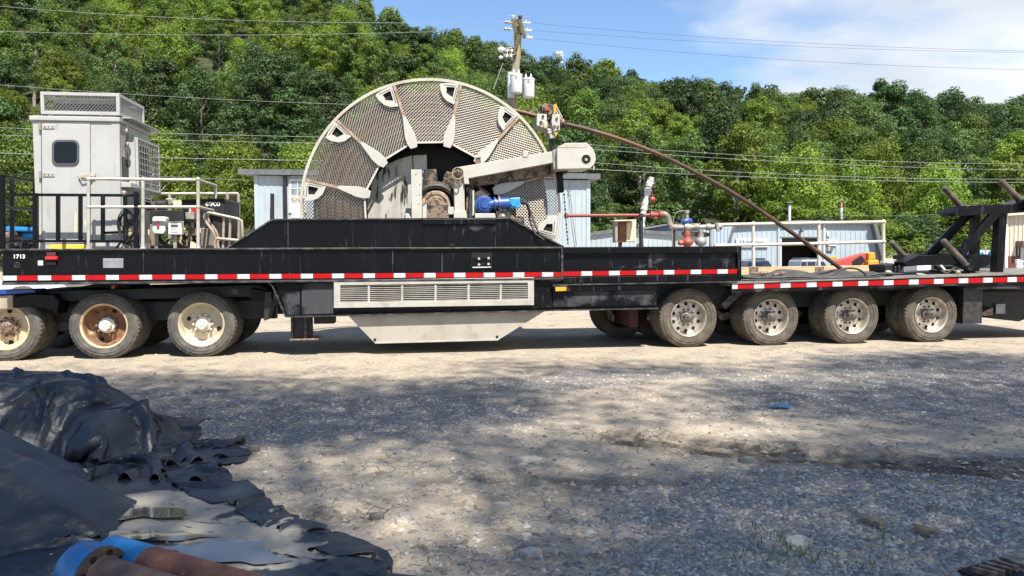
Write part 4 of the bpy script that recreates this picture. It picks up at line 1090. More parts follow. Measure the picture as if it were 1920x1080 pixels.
jb = thing('junction_box', 'small grey junction box above the pump hoses', 'junction box', (t3(355, 410, .6).x, .65, t3(355, 411, .6).z), T)
pb('box', [(347, 398), (363, 397.5), (364, 411), (348, 411)], .6, .72, GREYPIPE, jb, .006)
pb('stem', [(354, 388), (358, 388), (358, 398), (354, 398)], .63, .68, CREAM, jb, .004)
pb('cable_gland', [(350, 411), (361, 411), (359, 416), (352, 416)], .62, .7, DARK_STEEL, jb, .004)
pb('mount', [(352, 416), (356, 416), (356, 466), (352, 466)], .66, .69, DARK_STEEL, jb, 0)
ch = thing('coiled_hose', 'loops of thin black hose hung on the black railing', 'hose', (t3(237, 420, .2).x, .2, DECK_Z), T)
for k, (rx, rz) in enumerate(((17, 27), (15, 24), (18, 23), (14, 27))):
    m = MB(); m.tube([t3(237 + k * .8 + rx * math.cos(t), 420 + k + rz * math.sin(t), .14 + .02 * k) for t in np.linspace(0, 2 * math.pi, 28)], .010, 6); m.build('hose_loop', HOSE, ch, None, 60)
vs_ = thing('brass_valve_stack', 'small brass and dark valve stack standing behind the black railing post', 'valve', (t3(242, 466, .25).x, .25, DECK_Z), T)
q = t3(242, 466, .25)
m = MB(); m.lathe((q.x, .25, DECK_Z), [(0, .05), (.08, .05), (.1, .03), (.14, .07), (.17, .07), (.18, .04), (.22, .09), (.25, .09), (.27, .05), (.30, .06), (.34, .05), (.36, 0)], 16, 'z'); m.build('valve_body', HUBM, vs_, None, 30)
m = MB(); m.tube([(q.x - .2, .3, DECK_Z + .03), (q.x - .1, .2, DECK_Z + .12), (q.x + .1, .2, DECK_Z + .08), (q.x + .22, .28, DECK_Z + .02)], .02, 6); m.box((q.x - .03, .2, DECK_Z + .36), (q.x + .06, .3, DECK_Z + .48)); m.build('valve_block', DARK_STEEL, vs_)

# ------------------------------------------------------------------ pipework on the right of the reel
d = 1.3
rp_ = thing('red_supply_pipe', 'long faded red pipe running level from the reel to the grey elbow', 'pipe', (t3(1202, 462, d).x, d, DECK_Z), T)
rod('pipe', t3(1060, 404.5, d), t3(1206, 403.5, d), [(0, .030), (1, .030)], REDPIPE, rp_, 12)
rod('pipe_end', t3(1058, 404.5, d), t3(1066, 404.5, d), [(0, .03), (.2, .06), (.8, .045), (1, .03)], REDPIPE, rp_, 12)
rod('hammer_union', t3(1206, 403.5, d), t3(1246, 402.5, d), [(0, .033), (.3, .033), (.32, .06), (.42, .065), (.5, .06), (.52, .04), (.72, .04), (.74, .075), (.9, .075), (.92, .05), (1, .05)], REDPIPE, rp_, 12)
m = MB()
m.beam(t3(1229, 396, d), t3(1229, 411, d), .07, .05); m.beam(t3(1237, 395, d), t3(1237, 410, d), .06, .05); m.build('union_lugs', REDPIPE, rp_, bevel=.006)
m = MB(); m.tube([t3(1242, 401, d), t3(1247, 402, d), t3(1252, 406, d), t3(1254, 413, d), t3(1255, 419, d), t3(1258, 424, d), t3(1264, 427, d)], .055, 12); m.build('elbow', GREYPIPE, rp_, None, 50)
pb('pipe_post', [(1200, 402), (1206, 402), (1206, 463), (1201, 463)], 1.26, 1.36, BLACK_MATT, rp_)
pb('post_clamp', [(1200, 400), (1207, 400), (1207, 408), (1200, 408)], 1.22, 1.38, DARK_STEEL, rp_)
m = MB()
for k in range(14):
    q = t3(1057.5 + k * .55, 365 + k * 7, .9); m.ball(q, .012 if k % 2 else .018, .012, .032, 6, 4)
m.build('hanging_chain', GREYPIPE, rp_, None, 50)
mf = thing('valve_manifold', 'grey pipe manifold with a blue capped valve and orange red valve', 'manifold', (t3(1300, 462, d).x, d, DECK_Z), T)
rod('run_pipe', t3(1255, 427, d), t3(1352, 425, d), [(0, .05), (.08, .05), (.09, .065), (.14, .065), (.15, .045), (.27, .045), (.28, .075), (.40, .075), (.41, .045), (.48, .05), (.5, .062), (.55, .062), (.57, .042), (.70, .05), (.71, .065), (.78, .065), (.79, .045), (.9, .045), (.91, .06), (1, .06)], GREYPIPE, mf, 14)
rod('riser', t3(1288, 462, d), t3(1288, 394, d), [(0, .06), (.25, .06), (.26, .04), (.5, .055), (.75, .05), (.76, .035), (.9, .03), (.91, .042), (1, .04)], GREYPIPE, mf, 14)
rod('blue_cap', t3(1278, 416, d), t3(1297, 414, d), [(0, .04), (.2, .06), (.8, .06), (1, .04)], BLUE, mf, 12)
rod('red_bonnet', t3(1288, 434, d), t3(1288, 447, d), [(0, .055), (.5, .07), (1, .05)], REDVALVE, mf, 14)
m = MB(); m.ball(t3(1289, 454, d - .05), .105, .10, .085, 14, 8); m.build('red_valve', REDVALVE, mf, None, 60)
rod('valve_nut', t3(1272, 455, d - .05), t3(1280, 455, d - .05), [(0, .04), (.3, .055), (1, .05)], REDVALVE, mf, 8)
m = MB(); m.ball(t3(1314, 453, d - .02), .11, .10, .09, 14, 8); m.build('grey_valve', GREYPIPE, mf, None, 60)
rod('neck', t3(1314, 432, d), t3(1313, 448, d), [(0, .05), (.4, .045), (.41, .065), (1, .06)], GREYPIPE, mf, 12)
rod('lower_run', t3(1278, 438, d + .1), t3(1330, 440, d + .1), [(0, .03), (.1, .045), (.9, .045), (1, .03)], HUBM, mf, 12)
m = MB(); m.tube([t3(1262, 420, d), t3(1263, 408, d), t3(1268, 398, d), t3(1278, 395, d), t3(1290, 396, d)], .008, 6); m.build('sensing_line', GREYPIPE, mf)
for x in (1263, 1332): pb('stand', [(x, 428), (x + 3.5, 428), (x + 3.5, 463), (x, 463)], 1.28, 1.34, BLACK_MATT if x < 1300 else GREYPIPE, mf, 0)
pb('outlet_lever', [(1343, 418), (1348, 418), (1350, 434), (1345, 434)], 1.2, 1.26, GREYPIPE, mf)
m = MB(); m.tube([t3(1261, 462, 1.2), t3(1261, 440, 1.2), t3(1260, 430, 1.2)], .008, 5); m.build('drain_line', GREYPIPE, mf)
cbx = thing('control_box', 'open cream metal box with a rust brown face on a short post', 'control box', (t3(1173, 462, .9).x, .95, DECK_Z), T)
pb('box_back', [(1153, 414), (1193, 413), (1192.5, 453.5), (1154, 455)], .98, 1.02, CREAMBOX, cbx, .004)
pb('side_wall', [(1153, 413.5), (1158, 415), (1158, 454), (1154, 455)], .78, .98, GREYPIPE, cbx, .003)
pb('lid', [(1152, 412.5), (1193.5, 411.5), (1193.5, 414), (1152, 415)], .72, 1.03, CREAMBOX, cbx, .004)
plate('brown_face', [(1160, 416), (1175, 416), (1174, 453), (1160, 453)], BROWNBOX, .95, .98, .004, cbx)
plate('front_panel', [(1175, 417), (1192, 417), (1191.5, 452), (1174.5, 453)], CREAMBOX, .93, .975, .004, cbx)
pb('post', [(1161, 454), (1166.5, 454), (1166.5, 463), (1161, 463)], .98, 1.05, BLACK_MATT, cbx, 0)
wc_ = thing('wrapped_conduit', 'leaning post wrapped in torn white foil behind the red pipe', 'post', (t3(1200, 462, 1.7).x, 1.7, DECK_Z), T)
m = MB()
path = [t3(1199, 466, 1.7), t3(1202, 430, 1.7), t3(1205, 405, 1.7), t3(1210, 380, 1.7), t3(1215, 355, 1.7), t3(1220, 338, 1.7), t3(1222, 333, 1.7)]
fp = []
for i in range(len(path) - 1):
    for k in range(6): fp.append(path[i].lerp(path[i + 1], k / 6))
fp.append(path[-1])
m.tube(fp, [.055 + rng.uniform(-.012, .016) for _ in fp], 9); m.build('wrapped_tube', WRAPWHITE, wc_, None, 25)
m = MB(); m.add([t3(1214, 338, 1.66), t3(1219, 331, 1.63), t3(1226, 336, 1.66), t3(1227, 344, 1.7), t3(1219, 348, 1.68), t3(1214, 344, 1.64)], [(0, 1, 2), (0, 2, 3), (0, 3, 4), (0, 4, 5)]); m.build('torn_foil', WRAPWHITE, wc_)
rod('red_coupling', t3(1219, 374, 1.6), t3(1228, 374, 1.6), [(0, .04), (.3, .055), (.7, .055), (1, .03)], REDVALVE, wc_, 10)
m = MB(); m.tube([t3(1224, 345, 1.6), t3(1223, 370, 1.6), t3(1221, 400, 1.6)], .01, 5); m.tube([t3(1195, 382, 1.6), t3(1208, 384, 1.6)], .01, 5); m.build('thin_line', REDPIPE, wc_)

# ------------------------------------------------------------------ far railing, board, mats and hoses on the rear deck
d = 2.45
fr_ = thing('cream_railing', 'cream pipe railing along the far side of the rear deck', 'railing', (t3(1535, 510, d).x, d, RDZ(t3(1535, 510, d).x)), T)
railing(fr_, [[(1340, 421.5, d), (1412, 420, d), (1535, 418, d), (1657, 416, d)], [(1340, 460.5, d), (1412, 459, d), (1535, 456.5, d), (1657, 453, d)]], .033, RAILCREAM)
railing(fr_, [[(1412, 419, d), (1413, 512, d)], [(1535, 417, d), (1535.5, 510, d)], [(1656, 415.5, d), (1657, 508, d)]], .036, RAILCREAM, 'post')
for x, yy in ((1412, (420, 459)), (1535, (418, 456.5)), (1656.5, (416, 453))):
    for y in yy:
        m = MB(); m.ball(t3(x, y, d), .05, .05, .05); m.build('fitting', RAILCREAM, fr_, None, 60)
    q = t3(x, 505, d - .06); m = MB(); m.box((q.x - .10, d - .1, q.z - .09), (q.x + .10, d - .05, q.z + .06)); m.build('base_clamp', RUSTHUB, fr_, bevel=.01)
m = MB(); m.prism(poly_t([(1390, 501), (1652, 497), (1652, 512), (1390, 520)], 2.36), 2.36, 2.40)
solo(m, 'side_board', BOARD, 'long tan board standing on edge under the cream railing', 'board', (t3(1520, 512, 2.38).x, 2.38, RDZ(t3(1520, 512, 2.38).x)), T, None, None, .006)



def deck_pt(px, py, lift=0.0):
    """point of the rear deck seen at a pixel"""
    r = ray(px, py)
    A = T.w((dk[0].x, 0, dk[0].z)); ux = (T.w((dk[1].x, 0, dk[1].z)) - A).normalized(); n = ux.cross(T.ey).normalized()
    k = (A + n * lift - CAM_POS).dot(n) / r.dot(n)
    p = CAM_POS + r * k - T.o
    return Vector((p.dot(T.ex), p.dot(T.ey), p.z))
nx, ny = 46, 18
vs, fs = [], []
mx0, mx1 = t3(1400, 520, 1).x, t3(1648, 512, 1).x
for j in range(ny):
    for i in range(nx):
        x = mx0 + (mx1 - mx0) * i / (nx - 1); y = .55 + 1.7 * j / (ny - 1)
        h = .02 + .05 * (math.sin(i * .55 + j * .3) * .5 + .5) * math.sin(math.pi * j / (ny - 1)) + .10 * math.exp(-((i - 17) / 4.5) ** 2 - ((j - 9) / 6) ** 2) + .07 * math.exp(-((i - 34) / 3) ** 2 - ((j - 7) / 4) ** 2)
        vs.append((x + .05 * math.sin(j), y + .04 * math.sin(i * .8), RDZ(x) + h))
for j in range(ny - 1):
    for i in range(nx - 1): a = j * nx + i; fs.append((a, a + 1, a + nx + 1, a + nx))
m = MB(); m.add(vs, fs)
o = solo(m, 'deck_mat', MATDARK, 'crumpled charcoal rubber mat lying on the rear deck', 'mat', ((mx0 + mx1) / 2, 1.4, RDZ((mx0 + mx1) / 2)), T, None, 50)
sd = o.modifiers.new('thickness', 'SOLIDIFY'); sd.thickness = .012
def hose(name, label, pxs, r, mt=HOSE, d=.5, cat='hose'):
    pts = [t3(x, y, dd) for x, y, dd in pxs]
    f = []
    for i in range(len(pts) - 1):
        p0, p1, p2, p3 = pts[max(i - 1, 0)], pts[i], pts[i + 1], pts[min(i + 2, len(pts) - 1)]
        for k in range(5):
            t = k / 5; f.append(.5 * ((2 * p1) + (p2 - p0) * t + (2 * p0 - 5 * p1 + 4 * p2 - p3) * t * t + (3 * p1 - p0 - 3 * p2 + p3) * t ** 3))
    f.append(pts[-1])
    for p in f: p.z = max(p.z, RDZ(p.x) + r * .9)
    m = MB(); m.tube(f, r, 8)
    return solo(m, name, mt, label, cat, f[0], T, 'hoses lying on the rear deck', 50)
hose('hydraulic_hose', 'black hose springing up in a high arch beside the tubing end', [(1530, 524, .4), (1560, 516, .4), (1578, 505, .4), (1598, 503, .4), (1615, 508, .4), (1628, 522, .4)], .018)
hose('hydraulic_hose', 'thick black hose lying along the deck next to the upper box end', [(1392, 519, .4), (1420, 522, .38), (1455, 521, .42), (1500, 519, .35), (1560, 523, .3)], .028)
hose('hydraulic_hose', 'thin black hose snaking along the deck edge below the mat', [(1392, 525, .25), (1440, 526, .2), (1490, 523, .22), (1530, 524, .28), (1600, 520, .22), (1650, 519, .3)], .018)
hose('hydraulic_hose', 'black hose ending beside the fittings at the foot of the rack', [(1600, 523, .5), (1640, 515, .5), (1660, 513, .45), (1690, 514, .4)], .02)
ft = thing('hose_fitting', 'row of dusty steel hose fittings on the deck near the upper box', 'fitting', (t3(1440, 518, .6).x, .6, RDZ(t3(1440, 518, .6).x)), T)
for (xa, ya, xb, yb) in ((1408, 513, 1436, 512), (1428, 517, 1438, 510), (1450, 515, 1472, 512)):
    rod('pipe_end', t3(xa, ya, .6), t3(xb, yb, .6), [(0, .02), (.6, .022), (.61, .035), (.9, .035), (.91, .028), (1, .028)], RUSTHUB, ft, 10)
ft2 = thing('pipe_fitting', 'pair of whitish pipe fittings lying at the foot of the black rack', 'fitting', (t3(1667, 512, .5).x, .5, RDZ(t3(1667, 512, .5).x)), T)
rod('pipe_end', t3(1660, 510, .5), t3(1674, 514, .5), [(0, .03), (.3, .05), (.6, .05), (.61, .035), (1, .03)], GREYPIPE, ft2, 10)
rod('pipe_end', t3(1718, 514, .5), t3(1736, 517, .5), [(0, .02), (.5, .035), (1, .03)], GREYPIPE, ft2, 10)

# ------------------------------------------------------------------ black stabbing rack at the rear
rk = thing('black_rack', 'black steel rack with sloping arms and four round pegs on the rear deck', 'rack', (t3(1780, 512, 1.3).x, 1.3, RDZ(t3(1780, 512, 1.3).x)), T)
def rb(name, p, q, w, h, mt=BLACK, bev=.008):
    m = MB(); m.beam(t3(*p), t3(*q), w, h); return m.build(name, mt, rk, bevel=bev)
m = MB(); m.prism(poly_t([(1694, 492), (1722, 479), (1850, 477), (1860, 480), (1850, 500), (1828, 505), (1800, 496), (1720, 498), (1700, 500)], .7), .7, 1.0); m.build('lower_beam', BLACK, rk, bevel=.01)
m = MB(); m.prism(poly_t([(1705, 478), (1735, 476), (1800, 476), (1800, 486), (1705, 488)], 1.5), 1.5, 1.9); m.build('lower_beam', BLACK, rk, bevel=.01)
m = MB(); m.box((t3(1722, 487, .85).x, .95, t3(1722, 487, .85).z), (t3(1800, 487, .85).x, 1.6, t3(1722, 479, .85).z)); m.build('cross_member', BLACK, rk, bevel=.01)
rb('sloping_arm', (1744, 478, 1.5), (1818, 398, 1.3), .09, .16)
rb('sloping_arm', (1800, 476, .8), (1869, 396, .8), .09, .16)
m = MB(); m.prism(poly_t([(1784, 399), (1800, 386), (1900, 383), (1925, 372), (1940, 374), (1920, 398), (1850, 402), (1790, 406)], .75), .75, 1.1); m.build('upper_beam', BLACK, rk, bevel=.01)
m = MB(); m.prism(poly_t([(1787, 398), (1815, 385), (1830, 385), (1830, 402), (1790, 404)], 1.4), 1.1, 1.8); m.build('upper_beam', BLACK, rk, bevel=.01)
rb('post', (1828, 395, 1.3), (1826, 508, 1.3), .14, .14, BLACK_MATT)
rb('post', (1876, 398, .9), (1868, 515, .9), .16, .16, BLACK)
rb('post', (1818, 490, .85), (1818, 515, .85), .14, .14, BLACK)
for (p, q_) in (((1768, 350, 1.4), (1802, 388, 1.4)), ((1875, 338, .85), (1916, 379, .85)), ((1669, 452, 1.4), (1704, 490, 1.4)), ((1766, 449, .75), (1812, 497, .65))):
    rod('peg', t3(*p), t3(*q_), [(0, .02), (.03, .055), (.12, .062), (.16, .056), (.9, .060), (1, .06)], M('scuffed_peg_paint', (.06, .05, .045), (.13, .10, .08), 6, rough=.5) if 'PEG' not in globals() else PEG, rk, 14)
PEG = bpy.data.materials['scuffed_peg_paint']
plate('end_lug', [(1806, 389), (1819, 384), (1826, 393), (1815, 397)], RUSTHUB, 1.05, 1.15, .006, rk)
plate('foot_box', [(1658, 497), (1694, 494), (1690, 512), (1660, 513)], BLACK_MATT, 1.0, 1.5, .01, rk)
m = MB(); m.prism(poly_t([(1812, 490), (1824, 478), (1835, 482), (1822, 508), (1810, 505)], .62), .6, .75); m.build('peg_socket', BLACK_DUSTY, rk, bevel=.01)
m = MB(); m.prism(poly_t([(1916, 372), (1930, 372), (1928, 392), (1910, 396)], .8), .6, .75); m.build('peg_socket', BLACK_DUSTY, rk, bevel=.01)
m = MB(); m.tube([t3(1752, 500, .9), t3(1775, 513, .7), t3(1790, 502, .7), t3(1800, 510, .6)], .03, 6); m.build('rack_hose', HOSE, rk, None, 50)
rb('tie_bar', (1742, 508, 1.0), (1812, 512, .8), .05, .05, BLACK_MATT)
q = t3(1796, 511, .55); m = MB(); m.ball(q, .05, .05, .05, 8, 5); m.build('brass_plug', HUBM, rk, None, 40)
m = MB()
for k in range(16):
    x = 1686 + 8 * math.sin(k * 2.1); y = 500 + k * 1.0
    m.ball(t3(x, y, .75), .022, .014, .03, 6, 4)
m.build('loose_chain', DARK_STEEL, rk, None, 50)
# ================================================================== buildings behind
SIDING = M('pale_blue_metal_siding', (0.385, 0.445, 0.475), (0.345, 0.405, 0.44), 1.2, 0.4, 0.68, 0.45)
SIDEGREY = M('dark_grey_metal_trim', (0.10, 0.105, 0.115), (0.14, 0.145, 0.15), 3, rough=.5)
SIDESHADE = M('shaded_blue_siding', (0.36, 0.43, 0.50), rough=.5)  # shaded copy of the siding, the shade put into a bluer colour
GALVROOF = M('grey_metal_roof', (0.20, 0.20, 0.205), (0.26, 0.25, 0.24), 2, rough=.5)
WHITEPAINT = M('white_trim_paint', (0.60, 0.595, 0.57), rough=.5)
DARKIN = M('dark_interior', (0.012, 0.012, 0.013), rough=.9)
BEIGE = M('beige_metal_siding', (0.56, 0.51, 0.42), (0.48, 0.43, 0.35), 2, rough=.5)
MAROON = M('maroon_wainscot', (0.13, 0.045, 0.04), rough=.6)


def pw_(pts, Y): return [(q.x, q.z) for q in (w3(x, y, Y) for x, y in pts)]
def wp(name, px, Y, d0, d1, mt, parent, bev=0, label=None):
    m = MB(); m.prism(pw_(px, Y), Y + d0, Y + d1); return m.build(name, mt, parent, bevel=bev, label=label)

def ribs(parent, x0, x1, zf0, zf1, y, step, mt, w=.035, dp=.03):
    """standing seams of the siding, one joined part when they are past picking apart"""
    m = MB(); x = x0 + step / 2
    while x < x1:
        m.add([(x - w, y, zf0(x)), (x - w * .5, y - dp, zf0(x)), (x + w * .5, y - dp, zf0(x)), (x + w, y, zf0(x)),
               (x - w, y, zf1(x)), (x - w * .5, y - dp, zf1(x)), (x + w * .5, y - dp, zf1(x)), (x + w, y, zf1(x))],
              [(0, 1, 5, 4), (1, 2, 6, 5), (2, 3, 7, 6)]); x += step
    o = m.build('siding_ribs', mt, parent); o['kind'] = 'stuff'; return o

# tall pale blue building behind the reel
YA = 25.5
ax0, ax1 = w3(480, 420, YA).x, w3(1105, 420, YA).x
az = lambda x: w3(480, 329, YA).z + (w3(1105, 338, YA).z - w3(480, 329, YA).z) * (x - ax0) / (ax1 - ax0)
bA = thing('pale_blue_building', 'tall pale blue ribbed metal building behind the reel', 'building', ((ax0 + ax1) / 2, YA, 0))
m = MB(); m.prism([(ax0, -.2), (ax1, -.2), (ax1, az(ax1)), (ax0, az(ax0))], YA, YA + 9); m.build('wall', SIDING, bA)
ribs(bA, ax0, ax1, lambda x: 0, lambda x: az(x) - .01, YA, .22, SIDING, .025, .014)
m = MB(); m.add([(ax0 - .5, YA - .22, az(ax0) + .02), (ax1 + .35, YA - .22, az(ax1) + .02), (ax1 + .35, YA + 9.5, az(ax1) + .5), (ax0 - .5, YA + 9.5, az(ax0) + .5),
                 (ax0 - .5, YA - .22, az(ax0) + .20), (ax1 + .35, YA - .22, az(ax1) + .20), (ax1 + .35, YA + 9.5, az(ax1) + .68), (ax0 - .5, YA + 9.5, az(ax0) + .68)],
                [(0, 3, 2, 1), (4, 5, 6, 7), (0, 1, 5, 4), (1, 2, 6, 5), (2, 3, 7, 6), (3, 0, 4, 7)]); m.build('roof', SIDEGREY, bA)
m = MB(); m.box((ax1 - .10, YA - .03, 0), (ax1 + .03, YA + .05, az(ax1))); m.box((ax0 - .03, YA - .03, 0), (ax0 + .10, YA + .05, az(ax0))); m.build('corner_trim', SIDING, bA)
w_ = wp('window', [(542, 336), (575, 336), (575, 399), (542, 399)], YA, -.05, .02, WHITEPAINT, bA)
wp('pane', [(547, 340), (571, 340), (571, 381), (547, 381)], YA, -.056, -.052, M('pale_reflecting_pane', (.30, .34, .36), (.10, .11, .11), 3, rough=.1), w_)
m = MB()
for px in ((558.3, 340, 559.7, 381),):
    pass
for (xa, ya, xb, yb) in ((558.4, 340, 559.6, 381), (547, 353.5, 571, 354.7), (547, 367, 571, 368.5)):
    m.prism(pw_([(xa, ya), (xb, ya), (xb, yb), (xa, yb)], YA), YA - .075, YA - .056)
m.build('glazing_bars', WHITEPAINT, w_)
wp('valance_curtain', [(547, 367), (571, 367), (571, 371), (565, 378), (559, 372), (553, 378), (547, 371)], YA, -.072, -.06, M('tan_curtain', (.42, .36, .28), rough=.9), w_)
wp('window_unit', [(553, 382), (572, 382), (572, 410), (553, 410)], YA, -.4, -.06, WHITEPAINT, w_, .02)
dsp = wp('downspout', [(532.5, 322), (538, 322), (540, 414), (534, 414)], YA, -.16, -.04, BLACK_MATT, bA)
for kx in (515,):
    wp('vent_pipe', [(512, 364), (517, 364), (517, 420), (512, 420)], YA, -.30, -.15, BLACK_MATT, bA)
m = MB()
m.tube([w3(1068 + 2.2 * math.sin(k * 1.6), 344 + k * 1.6, YA - .1) for k in range(12)], .012, 5)
m.tube([w3(1069, 363, YA - .1), w3(1074, 410, YA - .1), w3(1081, 460, YA - .1)], .012, 5); m.build('service_cable', SIDEGREY, bA)

# low pale blue workshop
YB = 46.0
GZB = -0.9
bB = thing('low_workshop', 'low pale blue workshop with an open garage door and white sign', 'building', (w3(1440, 440, YB).x, YB, GZB))
eave = [(1100, 440), (1160, 431), (1330, 424), (1420, 418), (1500, 413.5), (1640, 416.5)]
# main wall with the open doorway left out
wl_ = [(1342, 423), (1465, 419), (1465, 560), (1342, 560)]
wp('wall', wl_, YB, 0, .2, SIDING, bB)
wp('wall', [(1534, 419), (1632, 419), (1656, 512), (1656, 560), (1534, 560)], YB, 0, .2, SIDING, bB)
wp('wall', [(1465, 419), (1534, 419), (1534, 446.5), (1465, 446.5)], YB, 0, .2, SIDING, bB)
wp('side_wall', [(1312, 424), (1378, 421), (1352, 500), (1305, 500)], YB, -.24, -.1, SIDESHADE, bB)
wp('rake_trim', [(1373, 419), (1378, 419), (1353, 500), (1348, 500)], YB, -.3, -.245, SIDEGREY, bB)
wp('rake_trim', [(1630, 418), (1637, 418), (1661, 520), (1655, 520)], YB, -.5, .3, SIDEGREY, bB)
def xs(px, Y=YB): return w3(px, 440, Y).x
zt_ = w3(1460, 419.5, YB).z
ribs(bB, xs(1379), xs(1464), lambda x: GZB, lambda x: zt_, YB, .30, SIDING, .04, .028)
ribs(bB, xs(1536), xs(1628), lambda x: GZB, lambda x: zt_, YB, .30, SIDING, .04, .028)
ribs(bB, xs(1466), xs(1534), lambda x: w3(1460, 446, YB).z, lambda x: zt_, YB, .30, SIDING, .04, .028)
ribs(bB, xs(1306), xs(1372), lambda x: GZB, lambda x: w3(1340, 428, YB).z, YB - .24, .22, SIDESHADE, .04, .045)
wp('roof', [(1312, 425), (1420, 417.5), (1500, 413), (1642, 416.5), (1642, 420.5), (1500, 418.5), (1420, 421.5), (1312, 428)], YB, -.25, 12, GALVROOF, bB)
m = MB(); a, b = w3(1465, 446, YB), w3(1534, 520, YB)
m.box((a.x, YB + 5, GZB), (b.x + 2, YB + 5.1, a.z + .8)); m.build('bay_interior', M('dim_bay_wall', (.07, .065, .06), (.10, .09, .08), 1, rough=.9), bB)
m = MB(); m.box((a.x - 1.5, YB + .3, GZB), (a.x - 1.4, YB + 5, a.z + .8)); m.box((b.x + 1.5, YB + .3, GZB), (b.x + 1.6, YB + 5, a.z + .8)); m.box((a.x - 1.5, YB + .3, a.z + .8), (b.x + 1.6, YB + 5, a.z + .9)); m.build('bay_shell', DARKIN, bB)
wp('door_frame', [(1462.5, 444.5), (1465, 444.5), (1465, 540), (1462.5, 540)], YB, -.06, .02, WHITEPAINT, bB)
wp('door_frame', [(1534, 444.5), (1536.5, 444.5), (1536.5, 540), (1534, 540)], YB, -.06, .02, WHITEPAINT, bB)
wp('door_header', [(1462, 444), (1537, 444), (1537, 446.6), (1462, 446.6)], YB, -.07, .02, SIDEGREY, bB)
wp('raised_door', [(1466, 448), (1533, 448), (1533, 458), (1466, 458)], YB, .15, .22, M('dark_door_panel', (.06, .06, .062), rough=.6), bB)
wp('corner_post', [(1457.5, 420), (1461.5, 420), (1461.5, 540), (1457.5, 540)], YB, -.09, .0, SIDING, bB)
wp('corner_post', [(1543, 420), (1546.5, 420), (1546.5, 540), (1543, 540)], YB, -.09, .0, WHITEPAINT, bB)
sg = wp('sign_board', [(1379.5, 446.5), (1439, 446.5), (1439, 463.5), (1379.5, 463.5)], YB, -.12, -.06, WHITEPAINT, bB)
LOGO = M('blue_logo', (.04, .20, .42), rough=.5)
wp('logo', [(1384, 457.5), (1387.5, 450), (1389, 450.5), (1389, 452), (1386.8, 457.5)], YB, -.135, -.122, LOGO, sg)
wp('logo', [(1391.3, 450.5), (1393, 450), (1395.6, 457.5), (1393.3, 457.5), (1391.3, 452.5)], YB, -.135, -.122, LOGO, sg)
q = w3(1398.5, 456.3, YB - .13); text_part('Mid-Atlantic', .235, PRINT_DARK, 'lettering', sg, (q.x, YB - .13, q.z), .01, 0, 1.0)
wp('notice', [(1552, 449), (1567, 449), (1567, 461), (1552, 461)], YB, -.1, -.05, WHITEPAINT, bB)
for k in range(3): wp('notice_line', [(1554, 451.5 + 2.6 * k), (1565, 451.5 + 2.6 * k), (1565, 452.6 + 2.6 * k), (1554, 452.6 + 2.6 * k)], YB, -.105, -.1, PRINT_DARK, bB)
n7 = wp('bay_number_board', [(1546.5, 461.5), (1560.5, 461.5), (1560.5, 471), (1546.5, 471)], YB, -.1, -.05, SIDEGREY, bB)
q = w3(1552.5, 470, YB - .11); text_part('7', .28, PRINT_WHITE, 'bay_number', n7, (q.x, YB - .11, q.z), .01, .005)
wp('meter', [(1547, 450), (1551.5, 450), (1551.5, 460), (1547, 460)], YB, -.15, -.05, GREYPIPE, bB)
wp('wall_plaque', [(1549.5, 436), (1555, 436), (1555, 443), (1549.5, 443)], YB, -.1, -.05, WHITEPAINT, bB)
wp('wall_lamp', [(1499, 430), (1503, 426), (1505, 428), (1502, 435), (1499, 436)], YB, -.35, -.06, SIDEGREY, bB)
wp('high_window', [(1410, 484), (1434, 484), (1434, 487.5), (1410, 487.5)], YB, -.05, .0, DARKIN, bB)
# low link between the two buildings
bL = thing('link_building', 'low pale blue link building with a grey sloping roof beside the tall one', 'building', (w3(1200, 440, 38).x, 38, GZB))
wp('wall', [(1104, 441), (1160, 433), (1320, 446), (1320, 540), (1104, 540)], 38, 0, 4, SIDING, bL)
ribs(bL, w3(1106, 440, 38).x, w3(1318, 440, 38).x, lambda x: GZB, lambda x: w3(1160, 443, 38).z - .15, 38, .24, SIDING, .035, .025)
wp('roof', [(1100, 437), (1160, 427.5), (1172, 428), (1320, 441), (1320, 447), (1165, 434), (1100, 443)], 38, -.15, 4.5, SIDEGREY, bL)
bK = thing('dark_roofed_shed', 'dark blue grey roof of a shed rising behind the valve manifold', 'building', (w3(1250, 440, 43).x, 43, GZB))
wp('roof', [(1190, 431), (1245, 422), (1312, 420), (1312, 450), (1190, 445)], 43, 0, 4, M('slate_blue_roof', (.10, .15, .24), (.08, .12, .19), 2, rough=.5), bK)
wp('ridge_cap', [(1188, 430), (1245, 420.5), (1312, 418.5), (1312, 421), (1245, 423), (1188, 433)], 43, -.2, 4.2, GALVROOF, bK)
# beige building at the right edge
YC = 34
bC = thing('beige_building', 'beige ribbed building with maroon base at the right edge', 'building', (w3(1915, 450, YC).x, YC, -.5))
c0, c1 = w3(1886, 403, YC), w3(1990, 480, YC)
m = MB(); m.slab([(c0.x, YC), (c1.x, YC), (c1.x + 5, YC + 7), (c0.x + 4.9, YC + 7)], c1.z, c0.z + .02); m.build('wall', BEIGE, bC)
m = MB(); m.slab([(c0.x, YC - .03), (c1.x, YC - .03), (c1.x + 5, YC + 7), (c0.x + 4.9, YC + 7)], -.6, c1.z - .003); m.build('wainscot', MAROON, bC)
wp('corner_trim', [(1883.5, 402), (1888, 402), (1888, 530), (1883.5, 530)], YC, -.06, .1, WHITEPAINT, bC)
wp('eave_trim', [(1882, 401), (1990, 393.5), (1990, 398), (1882, 405)], YC, -.3, .1, BEIGE, bC)
ribs(bC, w3(1890, 440, YC).x, w3(1988, 440, YC).x, lambda x: w3(1900, 479.5, YC).z, lambda x: w3(1900, 404, YC).z, YC, .19, BEIGE, .03, .035)
